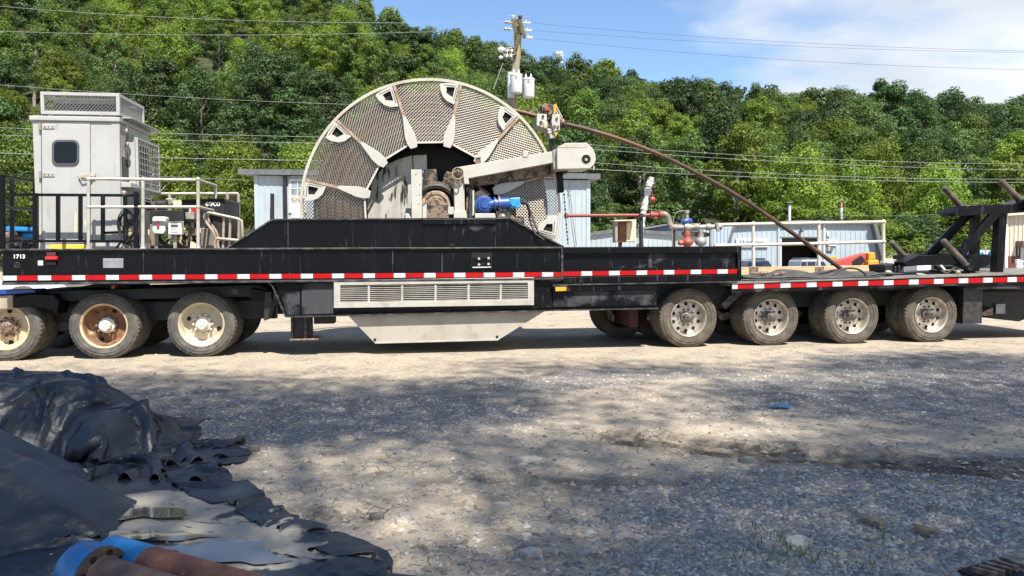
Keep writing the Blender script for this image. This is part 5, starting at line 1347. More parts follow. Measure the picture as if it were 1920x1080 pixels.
wp('doorway', [(1905, 458), (1915, 453), (1990, 453), (1990, 515), (1905, 515)], YC, -.02, .01, DARKIN, bC)
wp('door_post', [(1909.5, 453), (1912, 453), (1912, 515), (1909.5, 515)], YC, -.4, -.3, BEIGE, bC)
wp('door_leaf', [(1912, 462), (1990, 462), (1990, 515), (1912, 515)], YC, -.07, -.03, M('pale_grey_door', (.50, .52, .53), rough=.5), bC)
wp('awning', [(1904, 452), (1990, 450), (1990, 456), (1912, 458), (1905, 464)], YC, -.5, -.02, M('brown_awning', (.16, .10, .07), rough=.7), bC)
m = MB(); 
for (xa, ya, xb, yb) in ((1905, 491, 1925, 490), (1905, 500, 1925, 499), (1907, 490, 1907, 512), (1914, 490, 1914, 512)): m.tube([w3(xa, ya, YC - .8), w3(xb, yb, YC - .8)], .025, 6)
m.build('door_rail', WHITEPAINT, bC)
wp('white_sheet', [(1894, 487), (1899, 486), (1903, 494), (1904, 506), (1893, 508), (1896, 498)], YC, -.5, -.3, WHITEPAINT, bC)

# ------------------------------------------------------------------ vehicles in the yard
def car(name, label, px0, px1, roof_y, Y, paint, glass, pickup=False, frontright=True):
    """estate car seen side on; its lower half is hidden by the trailer"""
    a, b = w3(px0, roof_y, Y), w3(px1, roof_y, Y)
    L = b.x - a.x; top = a.z; z0 = top - 1.75
    v = thing(name, label, 'car', ((a.x + b.x) / 2, Y + .9, z0))
    X = lambda f: a.x + L * f
    prof = [(0.0, .42), (0.0, .9), (.015, 1.05), (.06, 1.62), (.10, 1.72), (.60, 1.75), (.66, 1.70), (.84, 1.12), (.86, 1.06), (1.18, .98), (1.22, .85), (1.22, .42)]
    m = MB(); m.prism([(X(f), z0 + h) for f, h in prof], Y, Y + 1.8); m.build('body', paint, v, bevel=.05)
    for f0, f1, s0, s1 in ((.05, .21, .03, .0), (.235, .44, .0, .0), (.465, .80, .0, .15)):
        m = MB(); m.prism([(X(f0), z0 + 1.14), (X(f1), z0 + 1.14), (X(f1 - s1), z0 + 1.62), (X(f0 + s0), z0 + 1.62)], Y - .012, Y + .02); m.build('side_window', glass, v, bevel=.004)
    m = MB(); m.prism([(X(.675), z0 + 1.66), (X(.845), z0 + 1.13), (X(.85), z0 + 1.14), (X(.68), z0 + 1.68)], Y + .12, Y + 1.68); m.build('windscreen', glass, v)
    for f in (.18, 1.0):
        m = MB(); m.lathe((X(f), Y - .02, z0 + .36), [(.0, 0), (.0, .2), (-.01, .24), (.0, .34), (.02, .36), (.22, .36), (.24, .3)], 24); m.build('wheel', RUBBER, v, None, 35)
    for yy in (Y + .2, Y + 1.55):
        m = MB(); m.beam((X(.1), yy, z0 + 1.80), (X(.58), yy, z0 + 1.81), .04, .03); m.build('roof_rail', SIDEGREY, v)
    return v
CARBLUE = M('dark_blue_car_paint', (.012, .028, .085), rough=.2)
CARSILVER = M('silver_car_paint', (.36, .40, .45), rough=.25, metal=.4)
CGLASS = M('tinted_car_glass', (.015, .02, .035), rough=.05, spec=.7)
car('parked_suv', 'dark blue SUV parked in front of the workshop, left of its open door', 1400, 1464, 488.5, 42, CARBLUE, CGLASS)
car('parked_suv', 'silver SUV parked across the open garage door of the workshop', 1497, 1570, 486.5, 41, CARSILVER, CGLASS)
th = thing('boom_lift', 'orange and red boom lift folded low in front of the workshop', 'boom lift', (w3(1605, 500, 43).x, 43, GZB))
wp('boom', [(1560, 490), (1619, 474), (1620, 498), (1580, 505), (1564, 505)], 43, -.3, .3, BOOMRED, th, .03)
wp('boom_recess', [(1593, 490), (1610, 479), (1618, 488), (1608, 497), (1594, 503)], 43, -.33, -.28, DARKIN, th)
wp('engine_cover', [(1621, 474), (1633, 473), (1634, 487), (1621, 488)], 43, -.5, .6, ORANGE, th, .05)
wp('counterweight', [(1617, 488), (1637, 487), (1638, 500), (1617, 500)], 43, -.7, .8, ORANGE, th, .06)
wp('chassis', [(1562, 500), (1638, 500), (1638, 515), (1562, 515)], 43, -.9, .9, M('grey_chassis', (.12, .12, .12), rough=.6), th, .03)
wp('yellow_deck', [(1560, 482), (1574, 480), (1574, 486), (1560, 487)], 43, .3, .8, ORANGE, th, .03)
for px in (1575, 1626):
    q = w3(px, 512, 43); m = MB(); m.lathe((q.x, 42.0, GZB + .45), [(0, 0), (0, .25), (-.03, .4), (0, .45), (.3, .45)], 20); m.build('wheel', RUBBER, th, None, 35)
tk = thing('tank_truck', 'truck with a pale blue cylindrical tank seen through the black rack', 'truck', (w3(1862, 500, 40).x, 40, -.7))
m = MB(); q = w3(1856, 481, 40); m.lathe((q.x - .6, 41, q.z), [(-.1, 0), (-.05, .25), (.0, .33), (1.4, .33), (1.5, .2), (1.5, 0)], 24, 'x'); m.build('tank', M('pale_blue_tank', (.42, .50, .62), rough=.4), tk, None, 40)
wp('cab', [(1828, 494), (1829, 474), (1836, 472), (1842, 480), (1848, 494), (1848, 506), (1828, 506)], 40, -.3, 1.5, M('light_blue_cab', (.05, .32, .55), rough=.35), tk, .04)
wp('bumper', [(1827, 497), (1850, 497), (1850, 506), (1827, 506)], 40, -.5, -.3, WHITEPAINT, tk, .02)
wp('stack', [(1837.5, 462), (1839.5, 462), (1839.5, 497), (1837.5, 497)], 40, -.45, -.4, GALV, tk)
wp('chassis', [(1826, 503), (1886, 503), (1886, 516), (1826, 516)], 40, -.2, 1.6, M('navy_chassis', (.02, .025, .045), rough=.5), tk)
tt = thing('box_trailer', 'long white box trailer parked beyond the black rack', 'trailer', (w3(1705, 490, 58).x, 58, -1.0))
wp('box', [(1662, 474.5), (1790, 476), (1790, 491), (1662, 492)], 58, 0, 2.4, M('white_trailer_panel', (.52, .54, .55), (.44, .46, .47), 1, rough=.45), tt, .03)
wp('door_panel', [(1664, 477), (1676, 477), (1676, 490), (1664, 490)], 58, -.04, 0, WHITEPAINT, tt)
wp('chassis', [(1662, 492), (1790, 491), (1790, 499), (1662, 501)], 58, .2, 2.2, SIDEGREY, tt)
dbp = thing('scrap_pile', 'low heap of pale scrap sheets and tan bundles right of the workshop', 'scrap', (w3(1675, 495, 44).x, 44, -.9))
for k, (x0_, y0_, x1_, y1_) in enumerate(((1657, 488, 1672, 500), (1663, 484, 1672, 489), (1672, 490, 1684, 500), (1684, 493, 1694, 503))):
    wp('bundle', [(x0_, y1_), (x0_ + 2, y0_ + 2), ((x0_ + x1_) / 2, y0_), (x1_, y0_ + 4), (x1_, y1_)], 44, -.3, .6, (WHITEPAINT, CREAMBOX)[k % 2], dbp, .05)
wc2 = thing('white_van', 'white rounded van nose seen beneath the lower arm of the black rack', 'van', (w3(1745, 500, 30).x, 30, -.3))
wp('body', [(1718, 520), (1720, 497), (1728, 492), (1736, 497), (1740, 494), (1765, 494), (1775, 506), (1778, 520)], 30, 0, 1.8, M('white_van_paint', (.62, .65, .63), rough=.3), wc2, .03)
wp('window', [(1746, 497), (1762, 497), (1770, 506), (1746, 506)], 30, -.015, .01, CGLASS, wc2)
# things at the far left
bx = thing('blue_skid', 'bright blue pump skid standing on the nose of the trailer', 'pump skid', (w3(38, 460, 12.6).x, 12.6, DECK_Z))
CYB = M('bright_blue_skid_paint', (.02, .20, .50), rough=.4)
wp('frame_top', [(10, 424), (62, 426), (62, 434), (10, 434)], 12.6, 0, 1.2, CYB, bx, .02)
wp('tank', [(30, 434), (62, 434), (62, 450), (30, 450)], 12.6, .1, 1.1, CYB, bx, .05)
wp('brown_pipes', [(8, 436), (30, 434), (30, 444), (12, 452), (8, 452)], 12.6, -.1, .5, RUSTHUB, bx, .05)
for x in (12, 36, 58): wp('leg', [(x, 450), (x + 3, 450), (x + 3, 466.5), (x, 466.5)], 12.6, .2, .4, CYB, bx)
q = w3(30, 463, 12.6); m = MB(); m.ball((q.x, 12.6, q.z + .02), .12, .15, .09); m.tube([w3(40, 455, 12.5), w3(44, 466, 12.5), w3(50, 468, 12.5)], .05, 8); m.tube([w3(47, 456, 12.5), w3(54, 464, 12.5), w3(58, 456, 12.5)], .05, 8); m.build('pump', DARK_STEEL, bx, None, 50)
sc = thing('storage_container', 'grey tan storage container glimpsed under the trailer nose', 'container', (w3(80, 540, 30).x, 30, 0))
wp('box', [(36, 470), (112, 470), (112, 548.5), (36, 548.5)], 30, 0, 3, M('grey_tan_container', (.36, .33, .28), (.30, .28, .25), 2, rough=.6), sc, .02)
for x in (58, 94, 103): wp('corner_post', [(x, 470), (x + 2, 470), (x + 2, 548), (x, 548)], 30, -.06, -.001, M('orange_edge_post', (.5, .28, .18), rough=.6) if x > 60 else SIDEGREY, sc)
wc3 = thing('white_pickup', 'white pickup with a sloping bonnet glimpsed under the trailer nose', 'pickup', (w3(10, 545, 20).x, 20, 0))
wp('body', [(-60, 585), (-60, 528), (20, 528), (48, 541), (60, 552), (60, 585)], 20, 0, 1.8, M('white_pickup_paint', (.70, .70, .68), rough=.25), wc3, .04)
for px in (-30, 40):
    q = w3(px, 580, 20); m = MB(); m.lathe((q.x, 19.97, .38), [(0, 0), (0, .2), (0, .34), (.02, .38), (.2, .38)], 20); m.build('wheel', RUBBER, wc3, None, 35)

# ------------------------------------------------------------------ utility pole, wires, mast, lamps
YP = 30.0
POLE = M('weathered_pole_wood', (.30, .25, .17), (.20, .17, .12), 5, rough=.8, stretch=(3, 3, .3))
POLEG = M('green_stained_pole_wood', (.30, .27, .09), (.20, .19, .08), 5, rough=.8, stretch=(3, 3, .3))
ARMW = M('dark_crossarm_wood', (.07, .06, .035), (.12, .10, .05), 8, rough=.8)
PORC = M('white_porcelain', (.60, .61, .62), rough=.25)
up = thing('utility_pole', 'wooden utility pole with crossarms and two white transformer cans', 'utility pole', (w3(962, 470, YP).x, YP, 0))
pbase = w3(957, 470, YP)
m = MB(); m.tube([(pbase.x - .08, YP, -.3), w3(960, 190, YP), w3(970, 96, YP)], [.20, .165, .15], 14); m.build('pole', POLE, up, None, 50)
m = MB(); m.tube([w3(970, 96, YP), w3(971.5, 37, YP)], [.149, .135], 14); m.build('pole_top', POLEG, up, None, 50)
def wb(name, p, q, w, h, mt, par=up): 
    m = MB(); m.beam(p, q, w, h); return m.build(name, mt, par, bevel=.01)
wb('crossarm', w3(960.5, 37, YP - .25), w3(968, 63, YP - .25), .10, .14, ARMW)
wb('crossarm', w3(974.5, 37, YP - .28), w3(983.5, 71, YP - .28), .10, .14, ARMW)
wb('brace', w3(976, 62, YP - .2), w3(967, 92, YP - .2), .09, .12, ARMW)
wb('brace', w3(963.5, 88, YP - .2), w3(966, 104, YP - .2), .12, .2, ARMW)
for y, xa, xb in ((42.5, 944, 961), (55, 942, 961), (42.5, 980, 995), (56.5, 982, 997), (70, 985, 999)):
    rod('insulator', w3(xa, y - (1 if xa < 970 else 0), YP - .3), w3(xb, y + (1 if xa > 970 else 0), YP - .3), [(0, .02), (.2, .03), (.25, .07), (.35, .07), (.4, .03), (.55, .03), (.6, .09), (.68, .09), (.72, .03), (1, .02)] if xa < 970 else [(0, .02), (.3, .03), (.34, .09), (.46, .09), (.5, .03), (.75, .03), (.8, .06), (.9, .06), (1, .02)], PORC if xa > 960 else GREYPIPE, up, 8)
for x in (962, 975.5):
    q = w3(x, 34, YP - .2); m = MB(); m.lathe((q.x, q.y, q.z - .05), [(0, 0), (0, .05), (.05, .08), (.08, .05), (.10, .09), (.14, .09), (.16, 0)], 10, 'z'); m.build('pin_insulator', PORC if x < 970 else ARMW, up, None, 40)
m = MB(); m.tube([w3(953, 30, YP - .2), w3(994, 32.5, YP - .2)], .012, 5); m.build('top_wire', GREYPIPE, up)
for cx, y0, y1, rr, dd in ((968, 139, 175, .235, -.55), (991, 147, 183, .235, -.30)):
    q0, q1 = w3(cx, y1, YP + dd), w3(cx, y0, YP + dd)
    h = q1.z - q0.z
    m = MB(); m.lathe((q0.x, YP + dd, q0.z), [(0, 0), (0, rr * .93), (.03, rr), (h * .9, rr), (h * .9, rr * 1.06), (h * .96, rr * 1.06), (h, rr * .9), (h * 1.02, 0)], 24, 'z')
    tr_ = m.build('transformer', PORC, up, None, 40)
    for dx_ in (-.1, .1):
        m = MB(); m.lathe((q0.x + dx_, YP + dd, q0.z + h), [(0, .03), (.05, .05), (.08, .03), (.12, .045), (.16, .02), (.2, 0)], 8, 'z'); m.build('bushing', PORC, tr_, None, 40)
    m = MB(); m.box((q0.x - .04, YP + dd - rr - .02, q0.z + h * .72), (q0.x + .04, YP + dd - rr + .02, q0.z + h * .85)); m.build('lug', GREYPIPE, tr_)
m = MB(); m.lathe((w3(958, 180, YP).x, YP - .1, w3(958, 185, YP).z), [(0, 0), (0, .14), (1.0, .14), (1.0, 0)], 16, 'z'); m.build('transformer', PORC, up, None, 40)
for (x, y, rx, rz) in ((940, 93, .16, .11), (939, 108, .10, .07)):
    q = w3(x, y, YP - .3); m = MB(); m.ball(q, rx, .12, rz); m.build('flood_lamp', PORC, up, None, 60)
m = MB()
for (xa, ya, xb, yb) in ((944, 92, 965, 88), (944, 107, 965, 102), (948, 88, 956, 110), (954, 90, 950, 112), (958, 92, 960, 112), (941, 92, 947, 108)): m.tube([w3(xa, ya, YP - .3), w3(xb, yb, YP - .3)], .025, 6)
m.build('cutout_bracket', GREYPIPE, up)
for k in range(4):
    rod('cutout', w3(948 + 4 * k, 92, YP - .35), w3(946 + 4 * k, 108, YP - .35), [(0, .02), (.1, .05), (.3, .05), (.32, .02), (.6, .02), (.62, .05), (.9, .05), (1, .02)], PORC if k % 2 else GREYPIPE, up, 8)
m = MB(); m.tube([w3(964, 62, YP - .3), w3(955, 88, YP - .3)], .012, 5); m.tube([w3(966, 140, YP - .6), w3(971, 160, YP - .6), w3(970, 200, YP - .3)], .015, 5); m.tube([w3(943, 118, YP - .3), w3(925, 168, YP - .3)], .02, 5); m.build('service_drop', GREYPIPE, up)

WIRE = M('grey_aluminium_wire', (.30, .31, .32), rough=.5)
WIRED = M('dark_wire', (.07, .07, .075), rough=.6)
def wire(label, pxs, Y0, Y1, r, mt=WIRE, grp='overhead wires crossing the scene'):
    """sagging wire through the pixels; Y runs evenly from Y0 to Y1"""
    xs_, ys_ = [p[0] for p in pxs], [p[1] for p in pxs]
    co = np.polyfit(xs_, ys_, min(2, len(pxs) - 1))
    x0_, x1_ = xs_[0], xs_[-1]
    pts = []
    for k in range(25):
        x = x0_ + (x1_ - x0_) * k / 24
        pts.append(w3(x, float(np.polyval(co, x)), Y0 + (Y1 - Y0) * k / 24))
    m = MB(); m.tube(pts, r * .55, 5)
    return solo(m, 'power_line', mt, label, 'wire', pts[0], W, grp, 60)
wl3 = 'overhead wire %s'
wire('topmost overhead wire left of the pole, dropping from the upper left corner', [(-80, 4), (300, 34), (640, 40), (960, 41)], 34, 30, .013)
wire('second wire from the top left of the pole, running nearly level over the trees', [(-80, 56), (300, 63), (640, 66), (960, 53)], 34, 30, .013)
wire('single wire sloping down to the right above the control cabin', [(-80, 152), (200, 174), (420, 186), (660, 196)], 30, 31, .011)
wire('upper of two close wires running left from the reel at cabin window height', [(-80, 236), (300, 250), (620, 257), (940, 262)], 31, 31, .014)
wire('lower of two close wires running left from the reel at cabin window height', [(-80, 250), (300, 263), (620, 268), (940, 272)], 31, 31, .014)
wire('thick pale cable crossing the trees just above the tall pale blue building', [(-80, 284), (300, 296), (620, 301), (940, 303)], 32, 32, .02)
wire('faint lowest wire ending at the tall building roof', [(180, 326), (330, 332), (480, 339)], 30, 26, .011)
wire('topmost dark wire against the sky right of the pole', [(998, 43), (1300, 68), (1600, 85), (2000, 97)], 30, 34, .012, WIRED)
wire('second dark wire against the sky right of the pole', [(1000, 57), (1300, 77), (1600, 91), (2000, 99)], 30, 34, .012, WIRED)
wire('third dark wire against the sky right of the pole, the lowest there', [(1002, 72), (1300, 100), (1600, 119), (2000, 132)], 30, 34, .012, WIRED)
wire('upper of the pale wires crossing the trees right of the level wind head', [(1070, 268), (1300, 286), (1600, 300), (2000, 308)], 31, 36, .012)
wire('second pale wire crossing the trees right of the level wind head', [(1070, 276), (1300, 294), (1600, 309), (2000, 320)], 31, 36, .012)
wire('third pale wire crossing the trees right of the level wind head', [(1070, 300), (1300, 321), (1600, 329), (2000, 336)], 31, 36, .014)
wire('lowest pale wire crossing the trees behind the black rack', [(1070, 314), (1300, 328), (1600, 337), (2000, 342)], 31, 36, .015)
wire('short pale wire running right from the small pole behind the workshop', [(1577, 404), (1700, 404), (1800, 400), (1900, 392)], 60, 50, .02)

MAST = M('pale_galvanised_mast', (.55, .56, .57), rough=.5)
tw = thing('cell_tower', 'slim white cell tower with antenna panels on the ridge', 'tower', (w3(1049, 150, 175).x, 175, w3(1049, 165, 175).z))
m = MB(); q0, q1 = w3(1049.5, 165, 175), w3(1049, 97, 175)
for dx_, dy_ in ((-.35, 0), (.35, 0), (0, .6)): m.tube([(q0.x + dx_, 175 + dy_, q0.z), (q1.x + dx_, 175 + dy_, q1.z)], .08, 5)
nb = 10
for k in range(nb):
    za, zb = q0.z + (q1.z - q0.z) * k / nb, q0.z + (q1.z - q0.z) * (k + 1) / nb
    m.beam((q0.x - .35, 175, za), (q0.x + .35, 175, zb), .07, .07); m.beam((q0.x + .35, 175, za), (q0.x, 175.6, zb), .07, .07)
m.build('lattice', MAST, tw)
for py, w_2 in ((99, 5), (104, 6), (115, 5.5), (127, 5)):
    for s in (-1, -.3, .4, 1):
        q = w3(1049 + s * w_2, py, 174.4); m = MB(); m.box((q.x - .12, 174.3, q.z - .42), (q.x + .12, 174.6, q.z + .42)); m.build('antenna_panel', WHITEPAINT, tw)
lp = thing('lamp_post', 'white lamp post with a dark cap rising behind the workshop roof', 'lamp post', (w3(1480.5, 400, 60).x, 60, -.9))
m = MB(); q = w3(1480.5, 384, 60); m.tube([(q.x, 60, -.9), q], .12, 8); m.build('post', MAST, lp, None, 50)
m = MB(); m.lathe((q.x, 60, q.z), [(0, .12), (.1, .2), (.15, .28), (.2, .25), (.22, 0)], 10, 'z'); m.build('cap', SIDEGREY, lp, None, 40)
lp = thing('short_pole', 'short rusty pole with a round head behind the right part of the workshop roof', 'pole', (w3(1577.5, 400, 60).x, 60, -.9))
m = MB(); q = w3(1577.5, 376, 60); m.tube([(q.x, 60, -.9), w3(1577.5, 390, 60)], .13, 8); m.build('post', MAST, lp, None, 50)
m = MB(); m.tube([w3(1577.5, 390, 60), q], .11, 8); m.build('rusty_top', M('rusty_pole_top', (.36, .20, .12), rough=.7), lp, None, 50)
m = MB(); m.ball((q.x, 60, q.z), .18, .18, .16, 10, 6); m.build('head', SIDEGREY, lp, None, 50)
wire('thin pale power line post drop in the trees above the workshop', [(1602, 306), (1603, 330)], 50, 50, .03)
# ================================================================== ground
def vnoise(x, y, seed):
    r = np.random.default_rng(seed); tab = r.random((256, 256))
    xi, yi = np.floor(x).astype(int), np.floor(y).astype(int)
    fx, fy = x - xi, y - yi
    fx = fx * fx * (3 - 2 * fx); fy = fy * fy * (3 - 2 * fy)
    g = lambda a, b: tab[a & 255, b & 255]
    return (g(xi, yi) * (1 - fx) + g(xi + 1, yi) * fx) * (1 - fy) + (g(xi, yi + 1) * (1 - fx) + g(xi + 1, yi + 1) * fx) * fy

def fbm(x, y, seed, octv=5, gain=.5):
    s = np.zeros_like(x, dtype=float); a, t = 1.0, 0.0
    for o in range(octv):
        s += a * vnoise(x * 2 ** o + 17.3 * o, y * 2 ** o + 9.1 * o, seed + o); t += a; a *= gain
    return s / t

def ell(x, y, blobs):
    """soft union of ellipses given by their centre pixel and half sizes in metres"""
    v = np.zeros_like(x, dtype=float)
    for px, py, rx, ry, wgt in blobs:
        c = g3(px, py)
        v = np.maximum(v, wgt * np.exp(-(((x - c.x) / rx) ** 2 + ((y - c.y) / ry) ** 2) ** 1.5))
    return v

GRAVEL = [(520, 780, 2.0, 1.3, 1), (760, 770, 1.5, 1.2, 1), (1700, 740, 2.6, 1.6, .9), (1950, 720, 3, 2.5, .9), (1600, 980, 1.5, 1.0, 1), (1850, 1000, 1.3, 1.1, 1),
          (1350, 1060, .7, .5, .8), (1900, 900, 1.2, .8, .8), (1750, 940, 1.4, .7, 1), (300, 740, 1.2, .6, .7), (1000, 720, 1.6, .7, .7), (1250, 700, 2, .6, .6), (1480, 900, .8, .4, .7)]
trk_px = [(1090, 812), (1200, 826), (1350, 845), (1500, 858), (1650, 868), (1800, 880), (2050, 895)]
trk_pts = [g3(*p) for p in trk_px]

def track_dist(x, y):
    best = np.full_like(x, 99.0); side = np.zeros_like(x); along = np.zeros_like(x)
    for k, (a, b) in enumerate(zip(trk_pts[:-1], trk_pts[1:])):
        ux, uy = b.x - a.x, b.y - a.y; L2 = ux * ux + uy * uy
        t = np.clip(((x - a.x) * ux + (y - a.y) * uy) / L2, 0, 1)
        d = np.hypot(x - a.x - t * ux, y - a.y - t * uy)
        s = np.sign((x - a.x) * uy - (y - a.y) * ux)
        mk = d < best
        best = np.where(mk, d, best); side = np.where(mk, s * d, side); along = np.where(mk, k + t, along)
    return best, side, along

def ground_z(x, y):
    z = .05 * (fbm(x * .5, y * .5, 3, 3) - .5) + .028 * (fbm(x * 2.3, y * 2.3, 5, 4) - .5) + .018 * (fbm(x * 8, y * 8, 11, 3) - .5)
    d, s, al = track_dist(x, y)
    wgt = np.clip((al - .02) * 2.5, 0, 1)
    prof = np.exp(-(d / .28) ** 4)
    rut = .5 * np.sin(s * 46 + .6 * np.sin(al * 3)) + .5 * (fbm(x * 9, y * 9, 31, 3) - .5)
    z = z + wgt * prof * (-.035 + .044 * rut) + wgt * .028 * np.exp(-((d - .34) / .09) ** 2) * (.4 + fbm(x * 5, y * 5, 33, 3))
    near = np.clip((10.4 - y) / 1.2, 0, 1) * np.clip((x + 14) / 2, 0, 1) * np.clip((16 - x) / 2, 0, 1)
    z = z * near
    drop = np.clip((y - 31) / 12, 0, 1) * np.clip((x - 2) / 6, 0, 1)
    return z - .9 * drop * drop * (3 - 2 * drop) - .004

gx = np.concatenate([np.linspace(-520, -30, 20), np.linspace(-28, -8, 24), np.arange(-7.5, 9.5, .042), np.linspace(10, 30, 24), np.linspace(36, 520, 20)])
gy = np.concatenate([np.linspace(-60, 1, 14), np.linspace(1.4, 2.8, 6), np.geomspace(3.0, 11.5, 230), np.linspace(11.8, 24, 26), np.linspace(25, 60, 26), np.linspace(70, 700, 16)])
GX, GY = np.meshgrid(gx, gy)
GZ = ground_z(GX, GY)
nxg, nyg = len(gx), len(gy)
me = bpy.data.meshes.new('ground')
vv = np.stack([GX, GY, GZ], -1).reshape(-1, 3)
ii = np.arange(nxg * nyg).reshape(nyg, nxg)
ff = np.stack([ii[:-1, :-1], ii[:-1, 1:], ii[1:, 1:], ii[1:, :-1]], -1).reshape(-1, 4)

def np_mesh(name, v, f, mat=None, smooth=True):
    me = bpy.data.meshes.new(name)
    n = f.shape[1]
    me.vertices.add(len(v)); me.vertices.foreach_set('co', v.astype(np.float32).ravel())
    me.loops.add(f.size); me.loops.foreach_set('vertex_index', f.astype(np.int32).ravel())
    me.polygons.add(len(f)); me.polygons.foreach_set('loop_start', np.arange(0, f.size, n, dtype=np.int32))
    me.polygons.foreach_set('loop_total', np.full(len(f), n, dtype=np.int32))
    me.polygons.foreach_set('use_smooth', np.full(len(f), smooth))
    if mat: me.materials.append(mat)
    me.update(calc_edges=True); me.validate()
    return me
def np_obj(name, v, f, mat, parent=None, smooth=True):
    ob = bpy.data.objects.new(name, np_mesh(name, v, f, mat, smooth)); COL.objects.link(ob)
    if parent is not None: ob.parent = parent
    return ob

def ground_mat():
    m = bpy.data.materials.new('gravel_yard'); m.use_nodes = True
    n, l = m.node_tree.nodes, m.node_tree.links
    p = n['Principled BSDF']; p.inputs['Roughness'].default_value = .92; p.inputs['Specular IOR Level'].default_value = .25
    co = N(n, 'ShaderNodeTexCoord')
    def noise(s, d=6.0, r=.6, st=(1, 1, 1)):
        mp = N(n, 'ShaderNodeMapping'); mp.inputs['Scale'].default_value = st
        l.new(co.outputs['Object'], mp.inputs[0])
        q = N(n, 'ShaderNodeTexNoise', Scale=s, Detail=d, Roughness=r); l.new(mp.outputs[0], q.inputs['Vector']); return q.outputs['Fac']
    def ramp(x, a, b):
        q = N(n, 'ShaderNodeMapRange'); q.inputs['From Min'].default_value = a; q.inputs['From Max'].default_value = b; l.new(x, q.inputs[0]); return q.outputs[0]
    def mix(f, a, b):
        q = N(n, 'ShaderNodeMix', data_type='RGBA')
        if isinstance(f, float): q.inputs[0].default_value = f
        else: l.new(f, q.inputs[0])
        for i, c in ((6, a), (7, b)):
            if isinstance(c, tuple): q.inputs[i].default_value = (*c, 1)
            else: l.new(c, q.inputs[i])
        return q.outputs[2]
    def mth(op, a, b):
        q = N(n, 'ShaderNodeMath', operation=op)
        for i, c in ((0, a), (1, b)):
            if isinstance(c, float): q.inputs[i].default_value = c
            else: l.new(c, q.inputs[i])
        return q.outputs[0]
    at = N(n, 'ShaderNodeAttribute', attribute_name='gravel'); am_ = N(n, 'ShaderNodeAttribute', attribute_name='mud')
    dust = mix(ramp(noise(1.1), .38, .64), (.42, .345, .25), (.31, .265, .205))
    dust = mix(ramp(noise(14), .45, .7), dust, (.47, .395, .30))
    dust = mix(ramp(noise(46, 4), .52, .68), dust, (.20, .18, .155))
    vo = N(n, 'ShaderNodeTexVoronoi', Scale=58.0, feature='F1'); l.new(co.outputs['Object'], vo.inputs['Vector'])
    hsv = N(n, 'ShaderNodeSeparateColor'); l.new(vo.outputs['Color'], hsv.inputs[0])
    gcol = mix(ramp(hsv.outputs[0], .1, .95), (.15, .152, .158), (.35, .33, .30))
    gcol = mix(ramp(hsv.outputs[1], .7, 1.0), gcol, (.36, .28, .20))
    gcol = mix(ramp(vo.outputs['Distance'], .35, .75), gcol, (.13, .122, .112))
    gmask = mth('ADD', at.outputs['Fac'], mth('MULTIPLY', mth('SUBTRACT', noise(2.4), .5), 1.3))
    gmask = ramp(mth('ADD', gmask, mth('MULTIPLY', mth('SUBTRACT', noise(30, 3), .5), .8)), .40, .62)
    col = mix(gmask, dust, gcol)
    # cracks of dried mud
    ve = N(n, 'ShaderNodeTexVoronoi', Scale=9.0, feature='DISTANCE_TO_EDGE')
    wv = N(n, 'ShaderNodeMix', data_type='RGBA'); wv.inputs[0].default_value = .09
    nn = N(n, 'ShaderNodeTexNoise', Scale=7.0, Detail=3.0); l.new(co.outputs['Object'], nn.inputs['Vector']); l.new(co.outputs['Object'], wv.inputs[6]); l.new(nn.outputs['Color'], wv.inputs[7]); l.new(wv.outputs[2], ve.inputs['Vector'])
    crack = mth('MULTIPLY', mth('SUBTRACT', 1.0, ramp(ve.outputs['Distance'], .012, .03)), mth('MULTIPLY', mth('SUBTRACT', 1.0, gmask), ramp(noise(1.7, 3), .50, .60)))
    col = mix(crack, col, (.10, .085, .07))
    mudm = mth('MULTIPLY', am_.outputs['Fac'], ramp(noise(6), .30, .62))
    col = mix(mudm, col, (.075, .058, .042))
    l.new(col, p.inputs['Base Color'])
    h = mth('ADD', mth('MULTIPLY', noise(70, 5), .5), mth('MULTIPLY', mth('SUBTRACT', 1.0, vo.outputs['Distance']), mth('MULTIPLY', gmask, .8)))
    h = mth('SUBTRACT', h, mth('MULTIPLY', crack, .8))
    b = N(n, 'ShaderNodeBump', Strength=.75, Distance=.022); l.new(h, b.inputs['Height']); l.new(b.outputs[0], p.inputs['Normal'])
    return m

gm = np.clip(ell(GX, GY, GRAVEL) + .30 * np.clip((GY - 8.5) / 3, 0, 1), 0, 1)
MUDS = [(1100, 905, .9, .22, .8), (560, 965, .35, .2, .8), (640, 970, .25, .15, .7), (1010, 1040, .5, .25, .5), (880, 905, .35, .12, .9), (960, 930, .7, .3, .45), (1850, 930, .9, .2, .5)]
dT, sT, aT = track_dist(GX, GY)
mm = np.maximum(ell(GX, GY, MUDS), np.clip(aT * 1.6, 0, 1) * np.exp(-(dT / .36) ** 4))
go = np_obj('ground', vv, ff, ground_mat())
for nm, arr in (('gravel', gm), ('mud', mm)):
    a = go.data.attributes.new(nm, 'FLOAT', 'POINT'); a.data.foreach_set('value', arr.ravel().astype(np.float32))
tag(go, None, None, None, 'structure')

